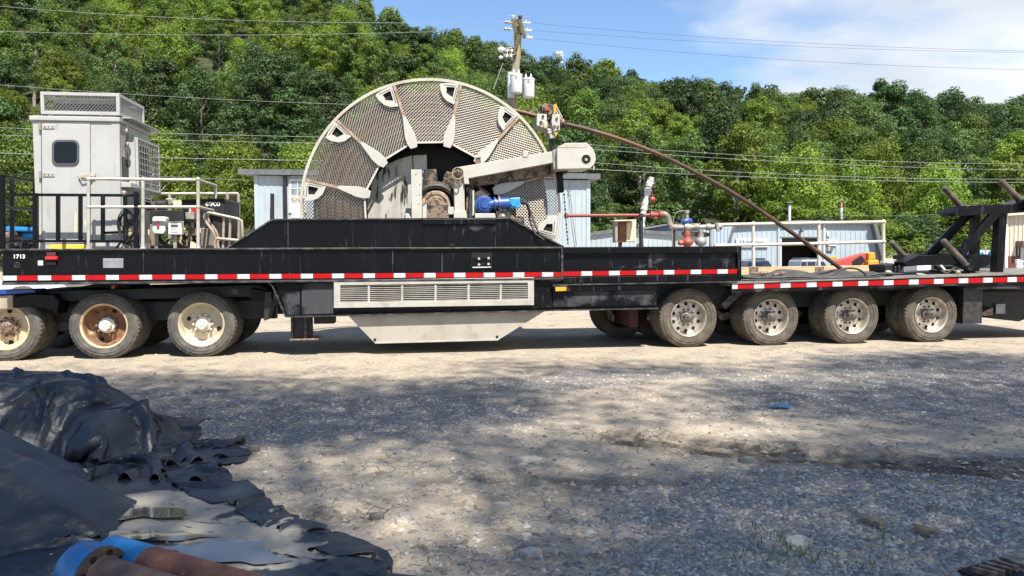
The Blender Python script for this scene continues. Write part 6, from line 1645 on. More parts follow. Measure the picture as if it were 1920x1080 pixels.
# loose stones
def stones(n, pxr, pyr, smin, smax, seed, use_mask=True):
    r = np.random.default_rng(seed)
    px = r.uniform(*pxr, n * 4); py = r.uniform(*pyr, n * 4)
    Y = FPX * CAM_H / (py - 470.0 + .0034 * (px - 960)); X = (px - 960) / FPX * Y
    msk = np.clip(ell(X, Y, GRAVEL), 0, 1) + .35 * (fbm(X * 2.4, Y * 2.4, 77, 3) - .5)
    keep = r.random(n * 4) < (np.clip(msk, .10, 1) if use_mask else 1)
    d, s, al = track_dist(X, Y); keep &= ~((d < .25) & (al > .2) & (r.random(n * 4) < .7))
    X, Y = X[keep][:n], Y[keep][:n]; k = len(X)
    Z = ground_z(X, Y)
    sz = smin + (smax - smin) * r.random(k) ** 2.6
    base = np.array([[1, 0, 0], [.3, .9, .1], [-.8, .5, 0], [-.7, -.6, .05], [.4, -.85, 0], [.1, .1, .75], [-.3, -.1, .6]])
    V = base[None] * (1 + r.uniform(-.3, .3, (k, 7, 3)))
    V *= sz[:, None, None] * np.stack([r.uniform(.8, 1.5, k), r.uniform(.6, 1.0, k), r.uniform(.35, .95, k)], -1)[:, None, :]
    a = r.uniform(0, 6.28, k); c, s_ = np.cos(a)[:, None], np.sin(a)[:, None]
    x, y = V[:, :, 0] * c - V[:, :, 1] * s_, V[:, :, 0] * s_ + V[:, :, 1] * c
    V = np.stack([x + X[:, None], y + Y[:, None], V[:, :, 2] + Z[:, None] - sz[:, None] * .08], -1)
    F0 = np.array([[0, 1, 5], [1, 6, 5], [1, 2, 6], [2, 3, 6], [3, 5, 6], [3, 4, 5], [4, 0, 5]])
    F = (F0[None] + 7 * np.arange(k)[:, None, None]).reshape(-1, 3)
    return V.reshape(-1, 3), F

def island_mat(name, stops, rough=.85, trans=0.0, hue=0.0):
    m = bpy.data.materials.new(name); m.use_nodes = True
    n, l = m.node_tree.nodes, m.node_tree.links
    p = n['Principled BSDF']; p.inputs['Roughness'].default_value = rough; p.inputs['Specular IOR Level'].default_value = .3
    g = N(n, 'ShaderNodeNewGeometry'); cr_ = N(n, 'ShaderNodeValToRGB')
    while len(cr_.color_ramp.elements) < len(stops): cr_.color_ramp.elements.new(.5)
    for e, (ps, c) in zip(cr_.color_ramp.elements, stops): e.position = ps; e.color = (*c, 1)
    l.new(g.outputs['Random Per Island'], cr_.inputs[0])
    col = cr_.outputs[0]
    if hue:
        oi = N(n, 'ShaderNodeObjectInfo'); hs = N(n, 'ShaderNodeHueSaturation')
        a = N(n, 'ShaderNodeMath', operation='MULTIPLY_ADD'); a.inputs[1].default_value = hue; a.inputs[2].default_value = .5 - hue / 2
        b = N(n, 'ShaderNodeMath', operation='MULTIPLY_ADD'); b.inputs[1].default_value = .7; b.inputs[2].default_value = .65
        l.new(oi.outputs['Random'], a.inputs[0]); l.new(oi.outputs['Random'], b.inputs[0]); l.new(a.outputs[0], hs.inputs['Hue']); l.new(b.outputs[0], hs.inputs['Value']); l.new(col, hs.inputs['Color']); col = hs.outputs[0]
    l.new(col, p.inputs['Base Color'])
    if trans:
        t = N(n, 'ShaderNodeBsdfTranslucent'); mx = N(n, 'ShaderNodeMixShader'); mx.inputs[0].default_value = trans
        l.new(col, t.inputs[0]); l.new(p.outputs[0], mx.inputs[1]); l.new(t.outputs[0], mx.inputs[2]); l.new(mx.outputs[0], n['Material Output'].inputs[0])
    return m
STONE = island_mat('grey_blue_gravel', [(0, (.13, .134, .145)), (.3, (.21, .21, .217)), (.6, (.30, .285, .265)), (.85, (.41, .355, .285)), (1, (.50, .48, .45))])
v, f = stones(46000, (-60, 1980), (655, 1120), .006, .026, 5)
o = np_obj('gravel', v, f, STONE, None, False); tag(o, 'loose grey blue gravel scattered over the yard', 'gravel', None, 'stuff')
CLODM = island_mat('dry_mud_clods', [(0, (.14, .115, .09)), (.5, (.30, .25, .19)), (1, (.44, .37, .28))])
v, f = stones(5000, (-60, 1980), (700, 1120), .008, .045, 9, False)
o = np_obj('dirt_clods', v, f, CLODM, None, False); tag(o, 'dry tan mud crumbs scattered over the yard', 'dirt', None, 'stuff')

# single stones and scraps one can point at
def chunk(name, label, cat, px, py, sx_, sy_, sz_, mat, rot=0.0, seed=0, tilt=0.0):
    r = np.random.default_rng(seed); c = g3(px, py)
    m = MB(); n = 9
    ring = [(sx_ * math.cos(2 * math.pi * k / n) * r.uniform(.8, 1.1), sy_ * math.sin(2 * math.pi * k / n) * r.uniform(.8, 1.1)) for k in range(n)]
    vs = [(x, y, -.01) for x, y in ring] + [(x * .92, y * .92, sz_ * r.uniform(.6, 1.0) + tilt * y) for x, y in ring] + [(0, 0, sz_)]
    fs = [(k, (k + 1) % n, n + (k + 1) % n, n + k) for k in range(n)] + [(n + k, n + (k + 1) % n, 2 * n) for k in range(n)]
    m.add(vs, fs); z = float(ground_z(np.array([c.x]), np.array([c.y]))[0])
    ob = m.build(name, mat, None, (0, 0, 0)); ob.location = (c.x, c.y, z); ob.rotation_euler = (0, 0, rot)
    return tag(ob, label, cat)
PALE = M('pale_limestone', (.44, .41, .36), (.32, .30, .26), 20, rough=.9, bump=.3)
DROCK = M('brown_rock', (.20, .17, .14), (.12, .10, .085), 20, rough=.9, bump=.4)
WOODS = M('weathered_wood_scrap', (.30, .22, .13), (.16, .12, .08), 20, rough=.85, stretch=(.3, 2, 2), bump=.3)
chunk('flat_stone', 'flat pale stone slab in the gravel near the lower right', 'stone', 1500, 1016, .095, .055, .03, PALE, .2, 1, .3)
chunk('flat_stone', 'pale broken stone at the bottom middle of the dried mud', 'stone', 995, 1043, .07, .05, .035, PALE, .4, 2)
chunk('flat_stone', 'flat pale stone in the shaded mud right of the lit patch', 'stone', 942, 947, .06, .035, .02, PALE, .1, 3)
chunk('rock', 'lone brown rock on the gravel right of the tarp heap', 'rock', 474, 848, .055, .04, .06, DROCK, .3, 4)
chunk('flat_stone', 'thin pale mud plate lying near the middle of the yard', 'stone', 990, 862, .11, .06, .015, PALE, .1, 5)
chunk('rock', 'grey green stone beside the dark tyre track', 'rock', 1400, 872, .075, .045, .04, M('green_grey_rock', (.15, .17, .15), rough=.9), .1, 6)
chunk('rock', 'dark stone at the edge of the tarp near the mud holes', 'rock', 706, 975, .05, .035, .045, DROCK, .1, 7)
def stick(label, pxa, pxb, w, h, seed):
    a, b = g3(*pxa), g3(*pxb); m = MB(); m.beam((a.x, a.y, .02), (b.x, b.y, .03), w, h)
    solo(m, 'wood_scrap', WOODS, label, 'wood scrap', ((a.x + b.x) / 2, (a.y + b.y) / 2, .0), W, None, None, .006)
stick('short brown wood offcut on the gravel right of the pale slab', (1618, 978), (1655, 992), .045, .03, 1)
stick('split piece of brown wood near the right of the gravel', (1715, 997), (1762, 1008), .05, .03, 2)
stick('thin wood sliver lying next to the split piece of brown wood', (1712, 990), (1735, 998), .02, .015, 3)
m = MB(); c = g3(1462, 765); pts = [(-.13, -.04, .01), (-.05, -.06, .03), (.08, -.05, .01), (.14, .02, .02), (.02, .05, .04), (-.10, .04, .01), (-.01, 0, .03)]
m.add([Vector(q) + c for q in pts], [(0, 1, 6), (1, 2, 6), (2, 3, 6), (3, 4, 6), (4, 5, 6), (5, 0, 6)])
solo(m, 'blue_scrap', M('bright_blue_plastic', (.02, .16, .30), rough=.6), 'small bright blue plastic scrap on the gravel', 'plastic scrap', c)
gr = thing('floor_grate', 'corner of a dark slotted grate at the lower right edge', 'grate', g3(1850, 1078))
for k in range(5):
    a, b = g3(1822 + 13 * k, 1078 - 5 * k), g3(1870 + 13 * k, 1090 - 4 * k)
    m = MB(); m.beam((a.x, a.y, .03), (b.x, b.y, .03), .018, .03); m.build('bar', RUSTHUB, gr, bevel=.003)
a, b = g3(1835, 1090), g3(1900, 1070); m = MB(); m.beam((a.x, a.y, .01), (b.x, b.y, .01), .22, .012); m.build('backing', HOLE, gr)
# weeds
def weeds(spots):
    V, F = [], []
    r = np.random.default_rng(21)
    for px, py, n_, h in spots:
        c = g3(px, py)
        for k in range(n_):
            x, y = c.x + r.normal(0, .07), c.y + r.normal(0, .07); a = r.uniform(0, 6.28); t = r.uniform(.2, .8); hh = h * r.uniform(.4, 1)
            dx, dy = math.cos(a), math.sin(a); w_ = .004; b = len(V)
            V += [(x - dy * w_, y + dx * w_, 0), (x + dy * w_, y - dx * w_, 0), (x + dx * hh * t, y + dy * hh * t, hh)]; F.append((b, b + 1, b + 2))
    return np.array(V), np.array(F)
v, f = weeds([(1462, 1020, 34, .06), (1425, 1045, 18, .06), (1490, 1035, 22, .05), (1655, 1030, 16, .05), (1640, 1062, 16, .05), (1520, 1048, 30, .05), (1420, 1000, 20, .05), (1660, 1010, 20, .05)])
o = np_obj('weeds', v, f, M('weed_green', (.07, .13, .03), rough=.7), None, False); tag(o, 'thin green weeds sprouting through the gravel', 'weeds', None, 'stuff')

# ================================================================== tarpaulin
edge = [g3(x, y) for x, y in ((255, 812), (318, 838), (372, 905), (450, 940), (555, 1000), (640, 1040), (700, 1075), (760, 1120))]
ey_ = np.array([p.y for p in edge]); ex_ = np.array([p.x for p in edge])
order = np.argsort(ey_); ey_, ex_ = ey_[order], ex_[order]
def right_edge(y):
    r = np.interp(y, ey_, ex_)
    return r - np.clip(y - 6.6, 0, 9) * 1.1 + .12 * np.sin(y * 9) + .07 * np.sin(y * 23 + 1)
def dome(x, y, bx, by, h, rx, ry, p=2.0, rot=0.0):
    c, s_ = math.cos(rot), math.sin(rot)
    u, v = ((x - bx) * c + (y - by) * s_) / rx, (-(x - bx) * s_ + (y - by) * c) / ry
    return h * np.clip(1 - (np.abs(u) ** p + np.abs(v) ** p), 0, None) ** .62

def heap(x, y, cx, cy, H, seed, sx, sy, ra, rb, sa, sb, n=9):
    """faceted mass: the lowest of several sloping planes round a flat-ish top"""
    r = np.random.default_rng(seed); u, v = (x - cx) / sx, (y - cy) / sy
    z = H + r.uniform(-.06, .06) * u + r.uniform(-.06, .06) * v
    for k in range(n):
        a = 2 * math.pi * (k + r.uniform(-.3, .3)) / n
        z = np.minimum(z, H + r.uniform(sa, sb) * (r.uniform(ra, rb) - u * math.cos(a) - v * math.sin(a)))
    return z

def pbd_sheet(P, strain, support, iters, bend, seed, drift=.45, grav=.0016, across=1.0):
    """lets a slack sheet settle on what lies below it: distance constraints, friction where it touches"""
    r = np.random.default_rng(seed); nv, nu = P.shape[:2]
    rest = {}
    for di, dj in ((1, 0), (0, 1), (1, 1), (2, 0), (0, 2)):
        a = P[:nv - dj if dj else nv, :nu - di if di else nu]; b = P[dj:, di:]
        rest[(di, dj)] = np.linalg.norm(a - b, axis=-1) * (1 + (strain[:a.shape[0], :a.shape[1]] - 1) * (across if di and not dj else 1.0))
    masks = {}
    for (di, dj), L in rest.items():
        masks[(di, dj)] = [((np.add.outer(np.arange(L.shape[0]) * (1 if dj else 0), np.arange(L.shape[1]) * (1 if di else 0)) // max(di, dj)) % 2 == p)[..., None] for p in (0, 1)]
    vel = np.zeros_like(P); P0 = P.copy()
    for it in range(iters):
        old = P.copy()
        vel *= .92; vel[..., 2] -= grav
        if it < iters * .4: vel += r.normal(0, .0012, P.shape)
        P = P + vel
        for sweep in range(5):
            for (di, dj), L in rest.items():
                w_ = .5 if (di + dj) == 1 else (.25 if di == dj else bend)
                for mk in masks[(di, dj)]:
                    a = P[:nv - dj if dj else nv, :nu - di if di else nu]; b = P[dj:, di:]
                    dlt = b - a; ln = np.linalg.norm(dlt, axis=-1, keepdims=True) + 1e-9
                    cor = dlt * ((ln - L[..., None]) / ln) * (w_ * .9) * mk
                    a += cor; b -= cor
        g_ = support(P[..., 0], P[..., 1]); hit = P[..., 2] < g_
        P[..., 2] = np.where(hit, g_, P[..., 2])
        for ax in (0, 1): P[..., ax] = np.where(hit, old[..., ax] + (P[..., ax] - old[..., ax]) * .15, P[..., ax])
        P[..., :2] = P0[..., :2] + np.clip(P[..., :2] - P0[..., :2], -drift, drift)
        vel = np.clip(P - old, -.03, .03)
    return P

def gridxy(x0, x1, y0, y1, nu, nv, shear=0.0):
    U, V = np.meshgrid(np.linspace(x0, x1, nu), np.linspace(y0, y1, nv))
    return U, V

sheets = []
gz_ = lambda x, y: ground_z(x, y) + .012
# 1: the spread-out sheet, its free edge running from the heap to the lower right
ty = np.linspace(3.05, 6.5, 110); tu = np.linspace(0, 1, 130)
U, Yv = np.meshgrid(tu, ty); XL = np.full_like(ty, -4.2); XR = right_edge(ty)
X = XL[:, None] + (XR - XL)[:, None] * U
edgew = np.clip((U - .80) / .2, 0, 1)
lumps = lambda x, y: np.maximum(gz_(x, y), gz_(x, y) + .07 * (fbm(x * 1.7, y * 1.7, 47, 2) - .42))
P = np.stack([X, Yv, lumps(X, Yv) + .02 + .05 * fbm(X * 4, Yv * 4, 45, 3)], -1)
sheets.append(pbd_sheet(P, 1.015 + .10 * edgew + .05 * fbm(X * 1.3, Yv * 1.3, 49, 2), lumps, 60, .02, 3, .10))
# 2: the tall heap
def sup2(x, y):
    z = gz_(x, y)
    for a in ((-4.45, 6.5, .56, 3, 1.45, .85, .45, .75, .5, 1.6), (-3.45, 6.25, .34, 8, .55, .55, .3, .6, .5, 1.2, 7)): z = np.maximum(z, heap(x, y, *a))
    return z
X, Yv = gridxy(-5.6, -3.0, 5.35, 7.35, 110, 90)
X = X + .10 * np.sin(Yv * 5) * np.clip((X + 3.6) / .6, 0, 1)
P = np.stack([X, Yv, sup2(X, Yv) * .5 + .40 + .09 * fbm(X * 3, Yv * 3, 51, 3)], -1)
sheets.append(pbd_sheet(P, 1.02 + .34 * fbm(X * 1.4, Yv * 1.4, 53, 2), sup2, 90, .12, 5, .5))
# 3: the middle lobe
def sup3(x, y):
    z = gz_(x, y)
    for a in ((-4.35, 5.35, .40, 5, 1.25, .55, .4, .75, .5, 1.1),): z = np.maximum(z, heap(x, y, *a))
    return z
X, Yv = gridxy(-5.2, -2.75, 4.75, 5.75, 100, 52)
Yv = Yv + .10 * np.sin(X * 4) + .05 * np.sin(X * 11); X = X + .08 * np.sin(Yv * 8)
P = np.stack([X, Yv, sup3(X, Yv) * .7 + .25 + .06 * fbm(X * 3.5, Yv * 3.5, 55, 3)], -1)
sheets.append(pbd_sheet(P, 1.02 + .34 * fbm(X * 1.6, Yv * 1.6, 57, 2), sup3, 80, .10, 7, .4))
# 4: the smooth front lobe
def sup4(x, y):
    z = gz_(x, y)
    for a in ((-3.75, 4.40, .36, 14, 1.25, .75, .4, .75, .4, .75),): z = np.maximum(z, heap(x, y, *a))
    return z
X, Yv = gridxy(-4.9, -2.30, 3.1, 4.95, 100, 74)
Yv = Yv + .06 * np.sin(X * 3.2 + 1); X = X - .28 * np.abs(Yv - 4.35) * np.clip((X + 3.2) / .8, 0, 1)
P = np.stack([X, Yv, sup4(X, Yv) * .8 + .20 + .03 * fbm(X * 2.5, Yv * 2.5, 59, 3)], -1)
sheets.append(pbd_sheet(P, 1.0 + .14 * fbm(X * 1.3, Yv * 1.3, 61, 2), sup4, 70, .12, 9, .3))
# 5: tucked folds between the heap and the flat sheet: short strips pushed together until they stand up
r = np.random.default_rng(91)
for cx, cy, L, Wd, rot, cmpf, nu, nv, lift in ((-3.02, 5.75, 1.35, .80, 1.0, 1.5, 56, 34, .14), (-2.70, 6.05, .62, .55, .5, 1.5, 30, 26, .20), (-2.72, 5.50, .95, .48, .2, 1.4, 44, 24, .12), (-2.22, 5.30, 1.0, .30, -.75, 1.22, 44, 15, .08), (-1.45, 4.56, 1.7, .22, -.82, 1.07, 80, 14, .025)):
    A, B = np.meshgrid(np.linspace(-L / 2, L / 2, nu), np.linspace(-Wd / 2, Wd / 2, nv))
    B = B * (1 + .2 * fbm(A * 1.4 + cx * 7, A * 0 + 3, 67, 2) - .1) + .04 * np.sin(A * 3.4 + cx)
    A = A + .05 * np.sin(B * 14 + cx * 5)
    xx = cx + A * math.cos(rot) - B * math.sin(rot); yy = cy + A * math.sin(rot) + B * math.cos(rot)
    fl = (lambda x, y: np.maximum(gz_(x, y) + .012, sup2(x, y) + .01))
    P = np.stack([xx, yy, fl(xx, yy) + .02 + 1.3 * lift * fbm(A * 1.5 + cx * 9, B * 3.2, 63, 2) * np.clip(1.4 - np.abs(B) / Wd * 2, .15, 1)], -1)
    sheets.append(pbd_sheet(P, 1 + (cmpf - 1) * (.4 + 1.2 * fbm(A * 1.2, B * 1.4 + cx * 5, 65, 2)), fl, 75, .42, int(abs(cx * 100)), .25, .0012, 1.25))
NFLAT = 1
TARPM = bpy.data.materials.new('black_tarpaulin')
def tarp_mat(m):
    m.use_nodes = True; n, l = m.node_tree.nodes, m.node_tree.links; p = n['Principled BSDF']
    p.inputs['Roughness'].default_value = .4
    co = N(n, 'ShaderNodeTexCoord'); at = N(n, 'ShaderNodeAttribute', attribute_name='silt')
    no = N(n, 'ShaderNodeTexNoise', Scale=4.5, Detail=6.0, Roughness=.6); l.new(co.outputs['Object'], no.inputs['Vector'])
    no2 = N(n, 'ShaderNodeTexNoise', Scale=2.0, Detail=7.0, Roughness=.65); l.new(co.outputs['Object'], no2.inputs['Vector'])
    a = N(n, 'ShaderNodeMath', operation='MULTIPLY_ADD'); a.inputs[1].default_value = 1.1; l.new(no.outputs['Fac'], a.inputs[0]); l.new(at.outputs['Fac'], a.inputs[2])
    mr = N(n, 'ShaderNodeMapRange'); mr.inputs['From Min'].default_value = 1.0; mr.inputs['From Max'].default_value = 1.16; l.new(a.outputs[0], mr.inputs[0])
    d1 = N(n, 'ShaderNodeMapRange'); d1.inputs['From Min'].default_value = .42; d1.inputs['From Max'].default_value = .72; l.new(no2.outputs['Fac'], d1.inputs[0])
    c0 = N(n, 'ShaderNodeMix', data_type='RGBA'); c0.inputs[6].default_value = (.016, .021, .030, 1); c0.inputs[7].default_value = (.034, .040, .050, 1); l.new(d1.outputs[0], c0.inputs[0])
    c1 = N(n, 'ShaderNodeMix', data_type='RGBA'); c1.inputs[7].default_value = (.30, .272, .225, 1); l.new(mr.outputs[0], c1.inputs[0]); l.new(c0.outputs[2], c1.inputs[6]); l.new(c1.outputs[2], p.inputs['Base Color'])
    rr = N(n, 'ShaderNodeMapRange'); rr.inputs['To Min'].default_value = .38; rr.inputs['To Max'].default_value = .8; l.new(mr.outputs[0], rr.inputs[0]); l.new(rr.outputs[0], p.inputs['Roughness'])
    bn = N(n, 'ShaderNodeTexNoise', Scale=14.0, Detail=4.0); l.new(co.outputs['Object'], bn.inputs['Vector'])
    wr = N(n, 'ShaderNodeTexNoise', Scale=3.2, Detail=3.0, Roughness=.5, Distortion=1.2, noise_type='RIDGED_MULTIFRACTAL') ; l.new(co.outputs['Object'], wr.inputs['Vector'])
    ws = N(n, 'ShaderNodeMath', operation='MULTIPLY_ADD'); ws.inputs[1].default_value = .55; l.new(wr.outputs['Fac'], ws.inputs[0]); l.new(bn.outputs['Fac'], ws.inputs[2])
    b = N(n, 'ShaderNodeBump', Strength=.16, Distance=.05); l.new(ws.outputs[0], b.inputs['Height']); l.new(b.outputs[0], p.inputs['Normal'])
tarp_mat(TARPM)
V, F, off = [], [], 0
for P in sheets:
    nv, nu = P.shape[:2]; idx = np.arange(nv * nu).reshape(nv, nu) + off
    F.append(np.stack([idx[:-1, :-1], idx[:-1, 1:], idx[1:, 1:], idx[1:, :-1]], -1).reshape(-1, 4)); V.append(P.reshape(-1, 3)); off += nv * nu
PF = np.concatenate(V)
to = np_obj('tarpaulin', PF, np.concatenate(F), TARPM)
silt = ell(PF[:, 0], PF[:, 1], [(330, 950, .55, .30, .9), (430, 1000, .42, .3, .9), (520, 1045, .38, .22, .85), (470, 1030, .4, .3, .8), (270, 990, .6, .3, .8)])
silt *= np.clip(1 - (PF[:, 2] - .06) / .06, 0, 1) * (np.arange(len(PF)) < sheets[0].shape[0] * sheets[0].shape[1])
a = to.data.attributes.new('silt', 'FLOAT', 'POINT'); a.data.foreach_set('value', silt.astype(np.float32))
tag(to, 'crumpled black tarpaulin heaped and spread at the lower left', 'tarpaulin')
to.data.set_sharp_from_angle(angle=R(55))
so = to.modifiers.new('thick', 'SOLIDIFY'); so.thickness = .005
# loose end of the tarp
m = MB(); c = [g3(*p) for p in ((690, 1062), (705, 1052), (726, 1054), (738, 1066), (735, 1078), (728, 1076), (722, 1064), (706, 1061), (697, 1068))]
m.add([Vector((p.x, p.y, p.z + .01 + .05 * (k in (1, 2, 7)) + .03 * (k in (3, 6)))) for k, p in enumerate(c)], [(0, 1, 7, 8), (1, 2, 6, 7), (2, 3, 4, 5, 6)])
o = solo(m, 'strap_end', TARPM, 'loose black strap end curling at the tip of the tarpaulin', 'strap', c[0]); o.modifiers.new('t', 'SOLIDIFY').thickness = .006
# puddles held by the tarp
WATER = bpy.data.materials.new('still_muddy_water'); WATER.use_nodes = True
q = WATER.node_tree.nodes['Principled BSDF']; q.inputs['Base Color'].default_value = (.12, .11, .09, 1); q.inputs['Roughness'].default_value = .03; q.inputs['Specular IOR Level'].default_value = 1.0; q.inputs['IOR'].default_value = 1.6
def puddle(px, py, rx, ry, seed, lift=.012):
    r = np.random.default_rng(seed); c = g3(px, py)
    near = PF[((PF[:, 0] - c.x) / rx) ** 2 + ((PF[:, 1] - c.y) / ry) ** 2 < 1]
    z = (np.percentile(near[:, 2], 55) if len(near) else .02) + lift
    n_ = 26; ph = r.uniform(0, 6, 4)
    m = MB(); m.add([(c.x + rx * math.cos(t) * (1 + .25 * math.sin(3 * t + ph[0]) + .15 * math.sin(7 * t + ph[1])), c.y + ry * math.sin(t) * (1 + .25 * math.sin(2 * t + ph[2]) + .2 * math.sin(5 * t + ph[3])), z) for t in np.linspace(0, 2 * math.pi, n_, endpoint=False)], [tuple(range(n_))])
    o = m.build('puddle', WATER, None, (0, 0, 0)); tag(o, None, None, None, 'structure')
puddle(270, 972, .26, .12, 1); puddle(320, 1010, .22, .06, 2); puddle(420, 1040, .34, .12, 3); puddle(250, 1010, .2, .06, 5); puddle(480, 1055, .2, .08, 6)

# two flanged pipes
RUSTP = M('deep_rust_pipe', (.17, .065, .038), (.085, .035, .026), 7, .42, .62, .8, bump=.5, bscale=40, c3=(.26, .12, .06), s3=16, lo3=.58, hi3=.72)
RUSTD = M('brown_grey_rust_pipe', (.12, .075, .062), (.08, .05, .04), 9, .42, .62, .75, bump=.4, bscale=40)
FBLUE = M('bright_blue_flange_paint', (.012, .15, .38), (.010, .11, .29), 6, .42, .65, .4, c3=(.12, .10, .09), s3=9, lo3=.62, hi3=.70, bump=.1)
FDARK = M('dark_scaly_flange_face', (.05, .038, .03), (.12, .07, .04), 14, .45, .62, .8, bump=.6, bscale=30)
dirp = Vector((.87, -.45, 0)).normalized()
PZ = .19
p2 = thing('flanged_pipe', 'rust red pipe with a bright blue collar, the rear of two at the lower left', 'pipe', (0, 0, 0))
A = g3(205, 1040, PZ)
rod('collar', A, A + dirp * .30, [(0, .06), (.02, .093), (.9, .093), (.95, .088), (1, .082)], FBLUE, p2, 28)
rod('pipe_body', A + dirp * .28, A + dirp * 2.4, [(0, .086), (.01, .090), (1, .09)], RUSTP, p2, 28)
p1 = thing('flanged_pipe', 'brown pipe with a thick blue flange, the nearer of two at the lower left', 'pipe', (0, 0, 0))
A = g3(150, 1066, PZ)
rod('flange', A, A + dirp * .155, [(0, .04), (.001, .125), (.06, .13), (.94, .13), (1, .126)], FBLUE, p1, 32)
rod('flange_face', A + dirp * .150, A + dirp * .175, [(0, .128), (.8, .128), (1, .12)], FDARK, p1, 32)
up_ = Vector((0, 0, 1)); sd_ = dirp.cross(up_)
for k in range(8):
    t = 2 * math.pi * k / 8 + .3; c = A + dirp * .172 + up_ * .103 * math.sin(t) + sd_ * .103 * math.cos(t)
    rod('bolt_hole', c, c + dirp * .006, [(0, .016), (1, .016)], HOLE, p1, 10)
rod('pipe_body', A + dirp * .165, A + dirp * 2.2, [(0, .10), (.01, .085), (1, .085)], RUSTD, p1, 28)
for p_ in (p1, p2):
    p_['_o'] = (0, 0, 0)

# ================================================================== hillside and its trees
ridge = [(-400, -100), (0, -75), (300, -50), (480, -25), (640, -2), (710, 14), (760, 52), (830, 70), (900, 76), (960, 102), (1050, 126), (1150, 130), (1235, 168), (1300, 160), (1400, 180), (1500, 184), (1600, 176), (1700, 180), (1760, 192), (1850, 210), (1920, 204), (2300, 230)]
rx_, ry2_ = np.array([p[0] for p in ridge], float), np.array([p[1] for p in ridge], float)
YR, YF = 172.0, 64.0
def hill_z(x, y):
    px = 960 + FPX * x / np.maximum(y, 1)
    zr = CAM_H + (470 - np.interp(px, rx_, ry2_)) / FPX * YR - 9.0
    t = np.clip((y - YF) / (YR - YF), 0, 1.0)
    return -.6 + (zr + .6) * (t ** 1.08) - np.clip(y - YR, 0, 400) * .25 + 2.0 * (fbm(x * .03, y * .03, 61, 3) - .5) * np.clip(t * 6, 0, 1)
hx, hy = np.linspace(-230, 230, 120), np.concatenate([np.linspace(58, 190, 60), np.linspace(200, 360, 8)])
HX, HY = np.meshgrid(hx, hy); HZ = hill_z(HX, HY) - np.where(HY < 62, .8, 0)
idx = np.arange(HX.size).reshape(HX.shape)
hf = np.stack([idx[:-1, :-1], idx[:-1, 1:], idx[1:, 1:], idx[1:, :-1]], -1).reshape(-1, 4)
ho = np_obj('hillside', np.stack([HX, HY, HZ], -1).reshape(-1, 3), hf, M('forest_floor', (.030, .040, .016), (.05, .045, .025), .2, rough=.95))
tag(ho, None, None, None, 'structure')

def leaves(pts, nrm, size, r):
    """irregular leaf sprays: four-cornered, bent, facing roughly along nrm"""
    k = len(pts)
    n_ = nrm / (np.linalg.norm(nrm, axis=1, keepdims=True) + 1e-9)
    t = np.cross(n_, r.normal(size=(k, 3))); t /= np.linalg.norm(t, axis=1, keepdims=True) + 1e-9
    b = np.cross(n_, t); s = size[:, None]
    q = np.stack([pts - t * s * r.uniform(.5, 1, (k, 1)), pts + b * s * r.uniform(.3, .7, (k, 1)) + n_ * s * .12, pts + t * s * r.uniform(.5, 1, (k, 1)), pts - b * s * r.uniform(.3, .7, (k, 1)) + n_ * s * .12], 1)
    F = np.arange(4 * k).reshape(k, 4)
    return q.reshape(-1, 3), F

def crown(seed, Rc, Hc, z0, nl, nleaf, ls, spread=1.0):
    r = np.random.default_rng(seed)
    cs, rs = [], []
    for k in range(nl):
        f = (k + .5) / nl; th = k * 2.4 + r.uniform(-.5, .5)
        zz = z0 + Hc * (.18 + .72 * f + r.uniform(-.06, .06))
        prof = math.sin(math.pi * min(max(.22 + .70 * f, 0), 1)) ** .7
        rad = Rc * prof * r.uniform(.25, .80) * spread
        cs.append((rad * math.cos(th), rad * math.sin(th), zz)); rs.append(Rc * r.uniform(.20, .36))
    cs, rs = np.array(cs), np.array(rs)
    wv = rs ** 2; pick = r.choice(nl, nleaf, p=wv / wv.sum())
    d = r.normal(size=(nleaf, 3)); d /= np.linalg.norm(d, axis=1, keepdims=True)
    lump = 1 + .22 * np.sin(d[:, 0] * 5 + pick) * np.sin(d[:, 1] * 5 + pick * 2) + .15 * np.sin(d[:, 2] * 7 + pick)
    rad = rs[pick] * lump * (1 - .45 * r.random(nleaf) ** 2.2)
    p = cs[pick] + d * rad[:, None] * np.array([1, 1, .82])
    ctr = np.array([0, 0, z0 + Hc * .45]); out = p - ctr; out /= np.linalg.norm(out, axis=1, keepdims=True) + 1e-9
    nrm = d * 1.1 + out * .4 + r.normal(0, .42, (nleaf, 3)) + np.array([0, 0, .25])
    return leaves(p, nrm, ls * r.uniform(.55, 1.25, nleaf), r), cs, rs

LEAFM = {
    'bright yellow green': island_mat('yellow_green_leaves', [(0, (.085, .145, .016)), (.35, (.148, .232, .026)), (.7, (.205, .285, .034)), (1, (.27, .325, .044))], .55, .38, .016),
    'mid green': island_mat('mid_green_leaves', [(0, (.05, .095, .018)), (.4, (.10, .165, .027)), (.75, (.145, .215, .036)), (1, (.19, .255, .046))], .5, .36, .016),
    'dark green': island_mat('dark_green_leaves', [(0, (.024, .048, .014)), (.4, (.044, .085, .022)), (.75, (.066, .115, .029)), (1, (.095, .145, .037))], .5, .28, .016),
    'pale olive green': island_mat('olive_leaves', [(0, (.045, .085, .022)), (.4, (.085, .14, .034)), (.75, (.12, .18, .045)), (1, (.165, .22, .06))], .55, .38, .016)}
BARK = M('pale_bark', (.34, .31, .26), (.20, .18, .15), 3, rough=.85, stretch=(1, 1, .3))
BARKD = M('dark_bark', (.10, .085, .065), (.16, .14, .11), 3, rough=.9, stretch=(1, 1, .3))
protos = {}
pid = 0
